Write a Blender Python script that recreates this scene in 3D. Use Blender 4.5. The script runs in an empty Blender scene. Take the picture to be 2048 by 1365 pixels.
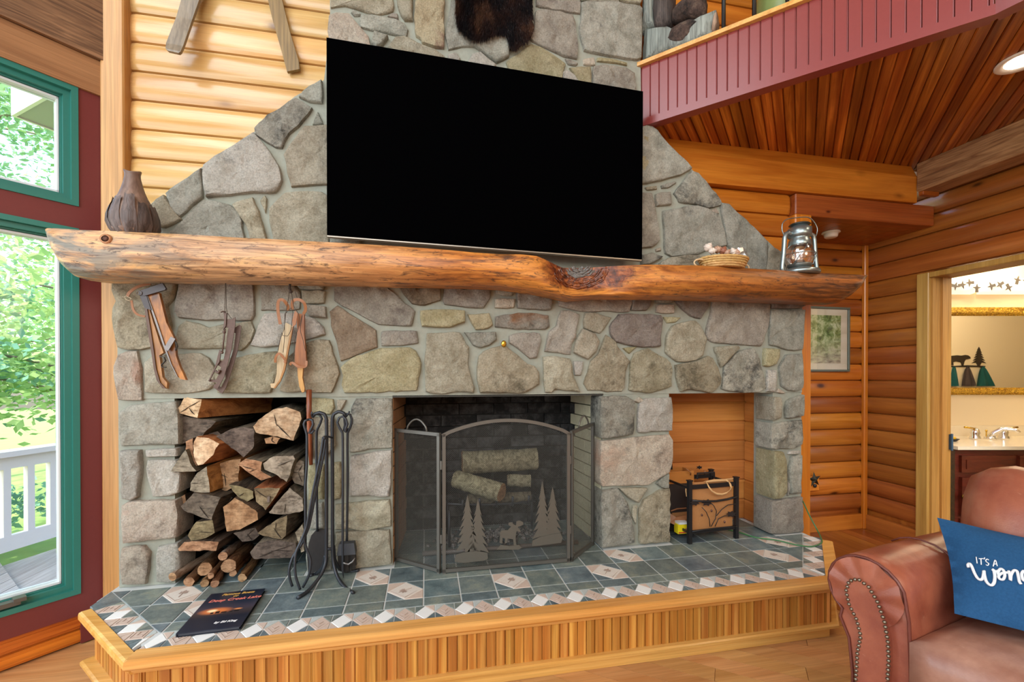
import bpy, bmesh, math, random
from mathutils import Vector, Matrix, noise
random.seed(7)
scene = bpy.context.scene
COL = scene.collection
H = 0.25                      # hearth top above the floor; heights below count from the hearth top
# ------------------------------------------------------------------ camera, world, light, exposure
CAM = Vector((0.617987, -2.153260, 0.920548))
FPX, CX, CY = 870.0, 1024.0, 752.635
YAW, PITCH = -0.195849, -0.005564
cp, sp = math.cos(PITCH), math.sin(PITCH)
FW = Vector((-math.sin(YAW) * cp, math.cos(YAW) * cp, sp))
RT = Vector((math.cos(YAW), math.sin(YAW), 0))
UP = RT.cross(FW)
cd = bpy.data.cameras.new('camera'); cam = bpy.data.objects.new('camera', cd); COL.objects.link(cam)
cam.location = CAM + Vector((0, 0, H)); cam.rotation_euler = (math.pi / 2 + PITCH, 0, YAW)
cd.sensor_width = 36; cd.lens = FPX / 2048 * 36; cd.shift_y = (CY - 682.5) / 2048; cd.clip_start = 0.02
scene.camera = cam
scene.view_settings.view_transform = 'Standard'; scene.view_settings.look = 'None'
scene.view_settings.gamma = 1; scene.view_settings.use_curve_mapping = False
scene.view_settings.exposure = -0.07
w = bpy.data.worlds.new('sky'); scene.world = w; w.use_nodes = True
wn = w.node_tree.nodes; wl = w.node_tree.links
bg = wn['Background']
sky = wn.new('ShaderNodeTexSky'); sky.sky_type = 'NISHITA'; sky.sun_disc = False
sky.sun_elevation = math.radians(48); sky.sun_rotation = math.radians(200); sky.air_density = 1.2; sky.dust_density = 2.5
wl.new(sky.outputs[0], bg.inputs[0]); bg.inputs[1].default_value = 0.9

def area(name, loc, target, sx, sy, power, col, spread=180):
    l = bpy.data.lights.new(name, 'AREA'); l.shape = 'RECTANGLE'; l.size = sx; l.size_y = sy; l.energy = power; l.color = col
    l.spread = math.radians(spread)
    o = bpy.data.objects.new(name, l); COL.objects.link(o)
    o.location = Vector(loc) + Vector((0, 0, H))
    o.rotation_euler = (Vector(target) - Vector(loc)).to_track_quat('-Z', 'Y').to_euler()
    return o
sl = bpy.data.lights.new('sun', 'SUN'); sl.energy = 9.0; sl.angle = 0.02; sl.color = (1, .96, .88)
so = bpy.data.objects.new('sun', sl); COL.objects.link(so); so.rotation_euler = (math.radians(38), 0, math.radians(-25))
area('window_light_left', (-3.0, -2.9, 1.3), (0.6, 0.0, 0.9), 2.6, 2.6, 105, (.78, .92, 1.0))
area('gable_window_light', (-2.5, -2.5, 4.6), (1.7, 0.0, 2.3), 3.0, 1.9, 140, (.80, .92, 1.0))
area('window_light_back', (-0.6, -5.6, 3.0), (0.9, 0.0, 1.0), 4.6, 3.0, 285, (.90, .97, 1.0))
area('room_light_right', (3.0, -3.6, 1.95), (1.6, 0.0, 0.8), 1.2, 1.2, 28, (1.0, .84, .62))

area('window_light_side', (-1.43, -.56, .75), (-.73, -1.26, .70), .9, 1.4, 20, (.80, .92, 1.0))

# ------------------------------------------------------------------ helpers
def ray(px, py): return FW + RT * ((px - CX) / FPX) - UP * ((py - CY) / FPX)
def P(px, py, y=0.0):                      # point of the photograph on the vertical plane y
    d = ray(px, py); return CAM + d * ((y - CAM.y) / d.y)
def PZ(px, py, z=0.0):                     # ... on the level plane z
    d = ray(px, py); return CAM + d * ((z - CAM.z) / d.z)
def PD(px, py, depth):                     # ... at a distance along the view axis
    return CAM + ray(px, py) * depth
def PV(px, py, p0, dr):                    # ... on a vertical plane through p0 along dr
    d = ray(px, py); n = Vector((-dr[1], dr[0])); q = Vector((p0[0] - CAM.x, p0[1] - CAM.y))
    return CAM + d * ((q @ n) / (Vector((d.x, d.y)) @ n))
def V(*a): return Vector(a)

class MB:
    def __init__(s): s.v = []; s.f = []; s.m = []
    def add(s, vs, fs, mi=0):
        b = len(s.v); s.v += [Vector(v) for v in vs]
        for f in fs: s.f.append(tuple(b + i for i in f)); s.m.append(mi)
        return s
    def hexa(s, p, mi=0):                  # 8 corners: bottom 4, top 4
        return s.add(p, [(3, 2, 1, 0), (4, 5, 6, 7), (0, 1, 5, 4), (1, 2, 6, 5), (2, 3, 7, 6), (3, 0, 4, 7)], mi)
    def box(s, x0, x1, y0, y1, z0, z1, mi=0):
        return s.hexa([(x0, y0, z0), (x1, y0, z0), (x1, y1, z0), (x0, y1, z0), (x0, y0, z1), (x1, y0, z1), (x1, y1, z1), (x0, y1, z1)], mi)
    def cbox(s, x0, x1, y0, y1, z0, z1, b=.004, mi=0):   # box with chamfered edges
        vs = []; 
        for z, i in ((z0, b), (z0 + b, 0), (z1 - b, 0), (z1, b)):
            for (x, y) in ((x0 + i + b * (i == 0), y0 + i), (x1 - i - b * (i == 0), y0 + i), (x1 - i, y0 + i + b * (i == 0)), (x1 - i, y1 - i - b * (i == 0)),
                           (x1 - i - b * (i == 0), y1 - i), (x0 + i + b * (i == 0), y1 - i), (x0 + i, y1 - i - b * (i == 0)), (x0 + i, y0 + i + b * (i == 0))):
                vs.append((x, y, z))
        fs = [tuple(range(7, -1, -1)), tuple(range(24, 32))]
        for r in range(3):
            for k in range(8): fs.append((r * 8 + k, r * 8 + (k + 1) % 8, r * 8 + 8 + (k + 1) % 8, r * 8 + 8 + k))
        return s.add(vs, fs, mi)
    def prism(s, pts, vec, mi=0, mi_side=None):     # polygon extruded by vec
        n = len(pts); vec = Vector(vec)
        s.add([Vector(p) for p in pts] + [Vector(p) + vec for p in pts], [tuple(range(n))], mi)
        b = len(s.v) - 2 * n; ms = mi if mi_side is None else mi_side
        s.f.append(tuple(b + n + i for i in range(n - 1, -1, -1))); s.m.append(ms)
        for i in range(n): s.f.append((b + i, b + n + i, b + n + (i + 1) % n, b + (i + 1) % n)); s.m.append(ms)
        return s
    def tube(s, path, r, n=8, mi=0, cap=True, flat=1.0):
        path = [Vector(p) for p in path]; N = len(path)
        rs = r if isinstance(r, (list, tuple)) else [r] * N
        vs = []; u = None
        for i, p in enumerate(path):
            t = (path[min(i + 1, N - 1)] - path[max(i - 1, 0)]).normalized()
            if u is None:
                u = t.cross(Vector((0, 0, 1)));
                if u.length < .1: u = t.cross(Vector((0, 1, 0)))
            u = (u - t * u.dot(t)).normalized(); w_ = t.cross(u)
            for k in range(n):
                a = 2 * math.pi * k / n; vs.append(p + u * (rs[i] * math.cos(a)) + w_ * (rs[i] * flat * math.sin(a)))
        fs = []
        for i in range(N - 1):
            for k in range(n): fs.append((i * n + k, i * n + (k + 1) % n, (i + 1) * n + (k + 1) % n, (i + 1) * n + k))
        if cap: fs += [tuple(range(n - 1, -1, -1)), tuple((N - 1) * n + k for k in range(n))]
        return s.add(vs, fs, mi)
    def stube(s, path, r, n=8, **kw):      # tube along a smooth curve through the points
        pp = [Vector(p) for p in path]; N = len(pp); rr = list(r) if isinstance(r, (list, tuple)) else [r] * N; o = []; ro = []
        for i in range(N - 1):
            p0, p1, p2, p3 = pp[max(0, i - 1)], pp[i], pp[i + 1], pp[min(N - 1, i + 2)]; L = max(1, min(5, int((p2 - p1).length / .012)))
            for k in range(L):
                t = k / L; a = (p2 - p0) * .5 * min(1, (p2 - p1).length / max(1e-6, (p1 - p0).length or 1)) if i else (p2 - p1) * .5; b = (p3 - p1) * .5 * min(1, (p2 - p1).length / max(1e-6, (p3 - p2).length or 1)) if i < N - 2 else (p2 - p1) * .5
                o.append((2 * t ** 3 - 3 * t * t + 1) * p1 + (t ** 3 - 2 * t * t + t) * a + (3 * t * t - 2 * t ** 3) * p2 + (t ** 3 - t * t) * b); ro.append(rr[i] + (rr[i + 1] - rr[i]) * t)
        return s.tube(o + [pp[-1]], ro + [rr[-1]], n, **kw)
    def lathe(s, prof, c, n=24, mi=0, ax=None, sx=1, sy=1, cap=True):   # prof: (r, z) from bottom to top
        c = Vector(c); vs = []
        R = Vector((0, 0, 1)).rotation_difference(Vector(ax)).to_matrix() if ax else Matrix.Identity(3)
        for r, z in prof:
            for k in range(n):
                a = 2 * math.pi * k / n; vs.append(c + R @ Vector((r * sx * math.cos(a), r * sy * math.sin(a), z)))
        fs = []
        for i in range(len(prof) - 1):
            for k in range(n): fs.append((i * n + k, i * n + (k + 1) % n, (i + 1) * n + (k + 1) % n, (i + 1) * n + k))
        if cap: fs += [tuple(range(n - 1, -1, -1)), tuple((len(prof) - 1) * n + k for k in range(n))]
        return s.add(vs, fs, mi)
    def ball(s, c, r, n=10, mi=0, sc=(1, 1, 1), rot=None):
        c = Vector(c); vs = []; m = n // 2 + 1
        for i in range(m + 1):
            th = math.pi * i / m
            for k in range(n):
                a = 2 * math.pi * k / n
                q = Vector((r * sc[0] * math.sin(th) * math.cos(a), r * sc[1] * math.sin(th) * math.sin(a), -r * sc[2] * math.cos(th)))
                vs.append(c + (rot @ q if rot else q))
        fs = [(i * n + k, i * n + (k + 1) % n, (i + 1) * n + (k + 1) % n, (i + 1) * n + k) for i in range(m) for k in range(n)]
        return s.add(vs, fs, mi)
    def jitter(s, a, fr=30, seed=0):
        o = Vector((seed * 7.3, seed * 3.1, seed * 5.7))
        for i, v in enumerate(s.v): s.v[i] = v + noise.noise_vector(v * fr + o) * a
        return s
    def build(s, name, mats, parent=None, smooth=False, kind=None, label=None, angle=None):
        me = bpy.data.meshes.new(name)
        off = parent.get('_base') if parent is not None else None
        off = Vector(off) if off is not None else Vector((0, 0, 0))
        me.from_pydata([v - off + Vector((0, 0, H)) for v in s.v], [], s.f)
        mats = mats if isinstance(mats, (list, tuple)) else [mats]
        for m in mats: me.materials.append(m)
        if len(mats) > 1: me.polygons.foreach_set('material_index', s.m)
        bm = bmesh.new(); bm.from_mesh(me); bmesh.ops.remove_doubles(bm, verts=bm.verts, dist=1e-6)
        bmesh.ops.recalc_face_normals(bm, faces=bm.faces); bm.to_mesh(me); bm.free()
        if smooth: me.polygons.foreach_set('use_smooth', [True] * len(me.polygons))
        me.update()
        if smooth and angle: me.set_sharp_from_angle(angle=math.radians(angle))
        o = bpy.data.objects.new(name, me); COL.objects.link(o)
        if parent is not None: o.parent = parent; o['_base'] = list(off)
        if kind: o['kind'] = kind
        if label: o['label'] = label
        return o

def tag(o, label, cat, group=None):
    o['label'] = label; o['category'] = cat
    if group: o['group'] = group
    return o
def thing(name, label, cat, loc, group=None):
    o = bpy.data.objects.new(name, None); COL.objects.link(o)
    loc = Vector(loc) + Vector((0, 0, H)); o.location = loc; o['_base'] = list(loc); o.empty_display_size = .05
    return tag(o, label, cat, group)
def dup(src, parent, loc=None, rot=None, scale=None):     # a copy that shares the mesh
    c = src.copy(); COL.objects.link(c)
    if parent is not None: c.parent = parent
    if loc is not None: c.location = loc
    if rot is not None: c.rotation_euler = rot
    if scale is not None: c.scale = scale
    return c
def clip(poly, planes):                    # convex clip in the plane; planes (a,b,c): keep a*x+b*y<=c
    for a, b, c in planes:
        out = []
        for i in range(len(poly)):
            p, q = poly[i], poly[(i + 1) % len(poly)]
            dp, dq = a * p[0] + b * p[1] - c, a * q[0] + b * q[1] - c
            if dp <= 0: out.append(p)
            if (dp < 0 < dq) or (dq < 0 < dp):
                t = dp / (dp - dq); out.append((p[0] + t * (q[0] - p[0]), p[1] + t * (q[1] - p[1])))
        poly = out
        if len(poly) < 3: return []
    return poly
def parea(p): return abs(sum(p[i][0] * p[(i + 1) % len(p)][1] - p[(i + 1) % len(p)][0] * p[i][1] for i in range(len(p)))) / 2
def pix(s): return [tuple(float(t) for t in q.split(',')) for q in s.split()]
def text(body, size, name, parent, mat, origin, xdir, ydir, depth=.0006, shear=0, bold=0, font_scale=1):
    cu = bpy.data.curves.new(name, 'FONT'); cu.body = body; cu.size = size; cu.extrude = depth; cu.shear = shear; cu.offset = bold; cu.resolution_u = 3
    o = bpy.data.objects.new(name, cu); COL.objects.link(o)
    dg = bpy.context.evaluated_depsgraph_get(); me = bpy.data.meshes.new_from_object(o.evaluated_get(dg))
    bpy.data.objects.remove(o); bpy.data.curves.remove(cu)
    x = Vector(xdir).normalized(); y = Vector(ydir); y = (y - x * y.dot(x)).normalized(); z = x.cross(y)
    off = Vector(parent.get('_base', (0, 0, 0))) if parent is not None else Vector()
    wv = max(v.co.x for v in me.vertices); 
    for v in me.vertices: v.co = Vector(origin) + x * v.co.x * font_scale + y * v.co.y + z * v.co.z - off + Vector((0, 0, H))
    me.materials.clear(); me.materials.append(mat)
    o = bpy.data.objects.new(name, me); COL.objects.link(o)
    if parent is not None: o.parent = parent
    return o, wv

# ------------------------------------------------------------------ materials
class NT:
    def __init__(s, name):
        s.m = bpy.data.materials.new(name); s.m.use_nodes = True; s.t = s.m.node_tree; s.n = s.t.nodes; s.l = s.t.links
        s.b = s.n['Principled BSDF']
    def node(s, typ, **kw):
        x = s.n.new('ShaderNode' + typ)
        for k, v in kw.items(): setattr(x, k, v)
        return x
    def link(s, a, b): s.l.new(a, b)
    def coords(s, scale=(1, 1, 1), rot=(0, 0, 0), rnd=True):
        tc = s.node('TexCoord'); mp = s.node('Mapping'); mp.inputs['Scale'].default_value = scale; src = tc.outputs['Object']
        if any(rot):
            m0 = s.node('Mapping'); m0.inputs['Rotation'].default_value = rot; s.link(src, m0.inputs[0]); src = m0.outputs[0]
        if rnd:
            oi = s.node('ObjectInfo'); ml = s.node('Math', operation='MULTIPLY'); ml.inputs[1].default_value = 23.0
            s.link(oi.outputs['Random'], ml.inputs[0])
            va = s.node('VectorMath', operation='ADD'); s.link(src, va.inputs[0]); s.link(ml.outputs[0], va.inputs[1])
            s.link(va.outputs[0], mp.inputs['Vector'])
        else: s.link(src, mp.inputs['Vector'])
        return mp.outputs[0]
    def noise(s, vec, scale, detail=4, rough=.55, dist=0):
        x = s.node('TexNoise'); x.inputs['Scale'].default_value = scale; x.inputs['Detail'].default_value = detail
        x.inputs['Roughness'].default_value = rough; x.inputs['Distortion'].default_value = dist; s.link(vec, x.inputs['Vector'])
        return x.outputs['Fac']
    def ramp(s, fac, stops):
        x = s.node('ValToRGB'); e = x.color_ramp.elements
        while len(e) < len(stops): e.new(.5)
        for i, (p, c) in enumerate(stops):
            e[i].position = p; e[i].color = (c, c, c, 1) if isinstance(c, (int, float)) else (*c, 1)
        s.link(fac, x.inputs[0]); return x.outputs[0]
    def mix(s, fac, a, b, mode='MIX'):
        x = s.node('Mix', data_type='RGBA', blend_type=mode)
        for sk, v in ((x.inputs[0], fac), (x.inputs[6], a), (x.inputs[7], b)):
            if hasattr(v, 'node'): s.link(v, sk)
            elif isinstance(v, (int, float)): sk.default_value = v if sk == x.inputs[0] else (v, v, v, 1)
            else: sk.default_value = (*v, 1)
        return x.outputs[2]
    def vary(s, col, lo=.85, hi=1.15, hue=.012):
        oi = s.node('ObjectInfo'); mr = s.node('MapRange'); mr.inputs[3].default_value = lo; mr.inputs[4].default_value = hi
        s.link(oi.outputs['Random'], mr.inputs[0]); h = s.node('HueSaturation'); s.link(mr.outputs[0], h.inputs['Value'])
        wn_ = s.node('TexWhiteNoise', noise_dimensions='1D'); s.link(oi.outputs['Random'], wn_.inputs['W'])
        m2 = s.node('MapRange'); m2.inputs[3].default_value = .5 - hue; m2.inputs[4].default_value = .5 + hue; s.link(wn_.outputs[0], m2.inputs[0]); s.link(m2.outputs[0], h.inputs['Hue'])
        s.link(col, h.inputs['Color']); return h.outputs[0]
    def bump(s, fac, strength, dist=.01):
        x = s.node('Bump'); x.inputs['Strength'].default_value = strength; x.inputs['Distance'].default_value = dist
        s.link(fac, x.inputs['Height'])
        if s.b.inputs['Normal'].links: s.link(s.b.inputs['Normal'].links[0].from_socket, x.inputs['Normal'])
        s.link(x.outputs[0], s.b.inputs['Normal'])
    def done(s, col, rough, metal=0, spec=.5, coat=0):
        for nm, v in (('Base Color', col), ('Roughness', rough)):
            if hasattr(v, 'node'): s.link(v, s.b.inputs[nm])
            elif isinstance(v, (int, float)): s.b.inputs[nm].default_value = v
            else: s.b.inputs[nm].default_value = (*v, 1)
        s.b.inputs['Metallic'].default_value = metal; s.b.inputs['Specular IOR Level'].default_value = spec
        s.b.inputs['Coat Weight'].default_value = coat; s.b.inputs['Coat Roughness'].default_value = .2
        return s.m
def srgb(*c): return tuple((x / 255 / 12.92) if x / 255 <= .04045 else ((x / 255 + .055) / 1.055) ** 2.4 for x in c)
def plain(name, c, rough=.5, metal=0, spec=.5, nz=0, bump=0, bs=60):
    t = NT(name); v = t.coords(); col = c
    n = t.noise(v, bs, 4)
    if nz: col = t.mix(n, tuple(x * (1 - nz) for x in c), tuple(min(1, x * (1 + nz)) for x in c))
    if bump: t.bump(n, bump, .004)
    return t.done(col, rough, metal, spec)
def wood(name, light, dark, axis='X', rough=.4, knots=0, knot_col=(.10, .045, .02), fine=.35, cross=16, lng=1.1, rotz=0, lo=.86, hi=1.14, bump=.12, contrast=(.3, .7), ring=0, spec=.5):
    t = NT(name); i = 'XYZ'.index(axis)
    sc = [cross] * 3; sc[i] = lng; v = t.coords(tuple(sc), (0, 0, rotz))
    n = t.noise(v, 1.0, 5, .55, .9)
    col = t.ramp(n, [(contrast[0], dark), (contrast[1], light)])
    if ring:                                   # cathedral grain
        wv = t.node('TexWave', wave_type='RINGS', rings_direction=axis); wv.inputs['Scale'].default_value = ring; wv.inputs['Distortion'].default_value = 5; wv.inputs['Detail'].default_value = 2; wv.inputs['Detail Scale'].default_value = .8
        sc3 = [1] * 3; sc3[i] = .12; t.link(t.coords(tuple(sc3), (0, 0, rotz)), wv.inputs['Vector'])
        col = t.mix(t.ramp(wv.outputs['Fac'], [(.25, .75), (.8, 0.0)]), col, dark)
    sc2 = [150] * 3; sc2[i] = 3.5
    f2 = t.noise(t.coords(tuple(sc2), (0, 0, rotz)), 1.0, 2)
    col = t.mix(fine, col, t.ramp(f2, [(.3, .45), (.65, 1.0)]), 'MULTIPLY')
    if knots:
        sk = [5.5] * 3; sk[i] = 2.6; vo = t.node('TexVoronoi'); vo.inputs['Scale'].default_value = 1; t.link(t.coords(tuple(sk), (0, 0, rotz)), vo.inputs['Vector'])
        col = t.mix(t.ramp(vo.outputs['Distance'], [(.0, 1.0), (.045 * knots, .85), (.085 * knots, .25), (.13 * knots, 0.0)]), col, knot_col)
    col = t.vary(col, lo, hi, .006)
    t.bump(f2, bump, .003)
    return t.done(col, rough, 0, spec)
def stone(name, c1, c2, dark, amt, stain=None, stain_amt=.0):
    t = NT(name); v = t.coords()
    col = t.ramp(t.noise(v, 9, 8, .74), [(.36, c2), (.60, c1)])
    if stain: col = t.mix(t.ramp(t.noise(v, 4.5, 3, .6, .5), [(.58 - stain_amt, 0.0), (.70 - stain_amt, .9)]), col, stain)
    d = t.ramp(t.noise(v, 5.0, 8, .78), [(.57 - amt, 0.0), (.70 - amt, .85)])
    col = t.mix(d, col, dark)
    sp_ = t.ramp(t.noise(v, 130, 3, .65), [(.34, .66), (.6, 1.06)])
    col = t.mix(.7, col, sp_, 'MULTIPLY')
    col = t.vary(col, .86, 1.14, .01)
    t.bump(t.noise(v, 17, 9, .74), 1.0, .034); t.bump(t.noise(v, 120, 4, .68), .7, .005)
    return t.done(col, .82, 0, .3)
def glass(name, rough=0, col=(1, 1, 1), ior=1.05):
    t = NT(name); t.b.inputs['Transmission Weight'].default_value = 1; t.b.inputs['IOR'].default_value = ior
    return t.done(col, rough, 0, .5)
def emit(name, c, s):
    t = NT(name); t.b.inputs['Emission Color'].default_value = (*c, 1); t.b.inputs['Emission Strength'].default_value = s
    return t.done(c, .5)

PINE = wood('pale_pine', srgb(226, 190, 132), srgb(202, 152, 88), 'X', .20, 1.3, srgb(120, 78, 45), .22, 14, .9)
PINEZ = wood('pale_pine_post', srgb(208, 164, 104), srgb(178, 128, 70), 'Z', .45, .5, srgb(90, 55, 30), .5, 18, .8)
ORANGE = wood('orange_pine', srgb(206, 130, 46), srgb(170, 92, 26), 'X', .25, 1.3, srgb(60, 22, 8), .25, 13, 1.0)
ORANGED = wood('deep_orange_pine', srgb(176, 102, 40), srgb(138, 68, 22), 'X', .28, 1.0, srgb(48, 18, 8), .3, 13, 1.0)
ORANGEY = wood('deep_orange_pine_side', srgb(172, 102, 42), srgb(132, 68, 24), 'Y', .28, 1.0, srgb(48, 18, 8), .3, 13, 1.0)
ORANGEZ = wood('orange_pine_post', srgb(224, 138, 44), srgb(196, 104, 28), 'Z', .3, .3, srgb(80, 30, 10), .3, 16, .8)
HEADER = wood('red_brown_header', srgb(180, 104, 44), srgb(146, 74, 28), 'X', .35, .6, srgb(70, 22, 8), .5, 20, .9)
NICHE = wood('niche_pine', srgb(204, 136, 72), srgb(176, 106, 48), 'X', .32, .9, srgb(90, 36, 14), .25, 13, 1.0)
CEIL = wood('stained_ceiling_board', srgb(230, 144, 56), srgb(140, 64, 20), 'X', .24, 0, fine=.45, cross=26, lng=1.2, rotz=-math.pi / 4, lo=.62, hi=1.28, ring=7)
BEAD = wood('amber_bead_board', srgb(226, 168, 84), srgb(182, 112, 44), 'Z', .3, .35, srgb(120, 60, 20), .4, 34, 1.5, lo=.8, hi=1.16, ring=10)
NOSE = wood('honey_trim', srgb(236, 184, 106), srgb(208, 146, 68), 'X', .25, .2, srgb(120, 60, 20), .3, 22, .8)
FLOORW = wood('oak_floor', srgb(206, 158, 104), srgb(178, 126, 74), 'X', .3, 0, fine=.35, cross=22, lng=1.4, lo=.88, hi=1.12)
MAROON = plain('maroon_paint', srgb(112, 48, 48), .42, nz=.06, bump=.05, bs=90)
FASCIA = plain('red_painted_bead', srgb(136, 60, 58), .27, nz=.05, bump=.03, bs=60)
GREEN = plain('teal_window_frame', srgb(46, 124, 114), .35, nz=.05)
MORTAR = plain('mortar', srgb(152, 155, 143), .9, nz=.16, bump=.5, bs=45, spec=.2)
BLACK = plain('black_iron', srgb(36, 36, 38), .5, 0, .5, nz=.2, bump=.1)
BLACKM = plain('black_metal', srgb(30, 30, 32), .35, .0, .5)
CHROME = plain('chrome', (.8, .8, .8), .12, 1)
BRASS = plain('brass', srgb(212, 172, 70), .22, 1)
ROUGHBEAM = wood('rough_beam', srgb(204, 160, 108), srgb(140, 96, 56), 'Y', .85, 0, fine=.7, cross=36, lng=5, bump=1.0)
HEADW = wood('brown_header_board', srgb(184, 134, 92), srgb(146, 98, 62), 'X', .6, .4, srgb(90, 50, 28), .5, 20, 1.0, rotz=-math.pi / 4, bump=.2)
ROUGHW = wood('rough_brown_board', srgb(164, 124, 90), srgb(96, 66, 46), 'X', .7, 0, fine=.8, cross=44, lng=5, rotz=-math.pi / 4, bump=.4)
STONES = {
    'g': stone('grey_fieldstone', srgb(202, 202, 188), srgb(158, 158, 144), srgb(104, 106, 104), .0),
    't': stone('tan_fieldstone', srgb(210, 204, 182), srgb(170, 160, 136), srgb(128, 116, 98), -.03),
    'p': stone('pinkish_grey_fieldstone', srgb(192, 186, 172), srgb(158, 150, 138), srgb(118, 106, 102), .0),
    'P': stone('purple_fieldstone', srgb(170, 160, 150), srgb(142, 130, 122), srgb(108, 96, 92), .03),
    'y': stone('yellow_fieldstone', srgb(206, 198, 162), srgb(172, 162, 124), srgb(124, 114, 86), -.01),
    'd': stone('charcoal_stained_fieldstone', srgb(196, 194, 180), srgb(154, 152, 138), srgb(70, 72, 70), .08),
    'b': stone('brown_fieldstone', srgb(172, 158, 134), srgb(140, 124, 102), srgb(98, 84, 66), .06),
    'o': stone('lichen_fieldstone', srgb(200, 192, 166), srgb(168, 158, 130), srgb(100, 94, 74), .06),
    'r': stone('red_streaked_fieldstone', srgb(208, 196, 166), srgb(186, 168, 138), srgb(124, 106, 92), -.05, srgb(150, 108, 100), .08),
    'u': stone('rusty_fieldstone', srgb(184, 178, 164), srgb(142, 136, 124), srgb(90, 86, 78), .06, srgb(156, 98, 36), .05),
    'w': stone('pale_fieldstone', srgb(218, 214, 204), srgb(190, 185, 172), srgb(112, 110, 106), .02),
    'c': stone('cream_fieldstone', srgb(216, 206, 188), srgb(192, 176, 158), srgb(120, 106, 96), .04, srgb(200, 168, 146), .0),
}

# ================================================================== THE SETTING
S2 = math.sqrt(.5)
def logs(mb_axis, crest, back, a0, a1, z0, z1, inward, round_lo=False, round_hi=False, n=9):
    """half-round log: crest at 'crest' (y or x), running from a0 to a1; inward = sign from wall to room"""
    mb = MB(); st = []
    L = [(a0, 1)] if not round_lo else [(a0, .5), (a0 + .012, .82), (a0 + .032, 1)]
    L += [(a1, 1)] if not round_hi else [(a1 - .032, 1), (a1 - .012, .82), (a1, .5)]
    zc, hz, d = (z0 + z1) / 2, (z1 - z0) / 2 - .0012, abs(back - crest)
    prof = [(math.cos(t), math.sin(t)) for t in [-math.pi / 2 + math.pi * k / n for k in range(n + 1)]]
    vs = []
    for a, k in L:
        for c, s_ in prof:
            r = back + inward * d * (abs(c) ** .5) * k * (1 if c > 0 else 0); z = zc + hz * s_ * (1 if k == 1 else .93 + .07 * k)
            vs.append((a, r, z) if mb_axis == 'X' else (r, a, z))
    m = n + 1; fs = []
    for i in range(len(L) - 1):
        for k in range(n): fs.append((i * m + k, i * m + k + 1, i * m + m + k + 1, i * m + m + k))
        fs.append((i * m + n, i * m, i * m + m, i * m + m + n))
    fs += [tuple(range(m)), tuple((len(L) - 1) * m + k for k in range(m - 1, -1, -1))]
    mb.add(vs, fs); return mb
YW = .12
ZTOP = 5.6
# floor: backing slab and oak planks
FZ = -H
fl = MB().box(-4.2, 4.03, -6.2, .6, FZ - .06, FZ - .006).build('floor', FLOORW, kind='structure')
pl_dir = math.radians(-38)
for k in range(34):
    u0 = -.9 + k * .083; x_ = math.cos(pl_dir); y_ = math.sin(pl_dir)
    for j, (s0, s1) in enumerate(((-1.7 + (k * .61) % .9, -.3 + (k * .61) % .9), (-.298 + (k * .61) % .9, 1.2 + (k * .61) % .9))):
        q = []
        for s_, u in ((s0, u0), (s1, u0), (s1, u0 + .0815), (s0, u0 + .0815)):
            q.append((1.6 + s_ * x_ - u * y_, -1.05 + s_ * y_ + u * x_))
        q = clip(q, [(0, 1, -.54 + .02), (1, 0, 4.0)]) if False else q
        b = MB(); b.prism([(x, y, FZ - .008) for x, y in q], (0, 0, .008)); o = b.build('floor_plank', FLOORW, fl)
hall_fl = MB()
for k in range(14):
    x0 = 2.62 + k * .092
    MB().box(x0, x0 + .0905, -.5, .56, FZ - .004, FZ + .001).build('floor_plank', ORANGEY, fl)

# wall_back: logs beside and above the fireplace
wb = MB().box(-.80, 2.92, .158, .20, 1.25, ZTOP).box(2.92, 4.04, .158, .20, 2.30, ZTOP).build('wall_back', ORANGED, kind='structure')
zj = 1.776
for k in range(-4, 28):
    z0 = zj + k * .1316
    logs('X', YW, .152, -.705, .45, z0, z0 + .1316, -1, True).build('log', PINE, wb, True, angle=40)
zr = [1.36, 1.49, 1.62, 1.755, 1.889, 2.017]
for a, b in zip(zr[:-1], zr[1:]):
    logs('X', YW - .005, .158, 1.70, 2.812, a, b, -1, False, True).build('log', ORANGE, wb, True, angle=40)
for k in range(22):
    logs('X', YW, .158, 1.70, 3.90, 2.58 + k * .132, 2.58 + k * .132 + .132, -1).build('log', ORANGE, wb, True, angle=40)
# header beam with a chamfered top, and the red brown one under it
t1 = MB(); t1.prism([(1.70, .155, 2.017), (1.70, .085, 2.017), (1.70, .085, 2.185), (1.70, .118, 2.264), (1.70, .155, 2.264)], (2.01, 0, 0)); t1.build('trim_1', ORANGE, kind='structure')
t2 = MB(); t2.cbox(2.815, 3.875, .10, .22, 1.885, 2.015, .006); t2.build('trim_2', HEADER, kind='structure')
t3 = MB(); t3.cbox(2.80, 2.917, .085, .20, FZ, 1.885, .006); t3.build('trim_3', ORANGEZ, kind='structure')
# corner post
t4 = MB(); t4.cbox(-.79, -.697, .085, .20, FZ, ZTOP, .006); t4.build('trim_4', PINEZ, kind='structure')

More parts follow.
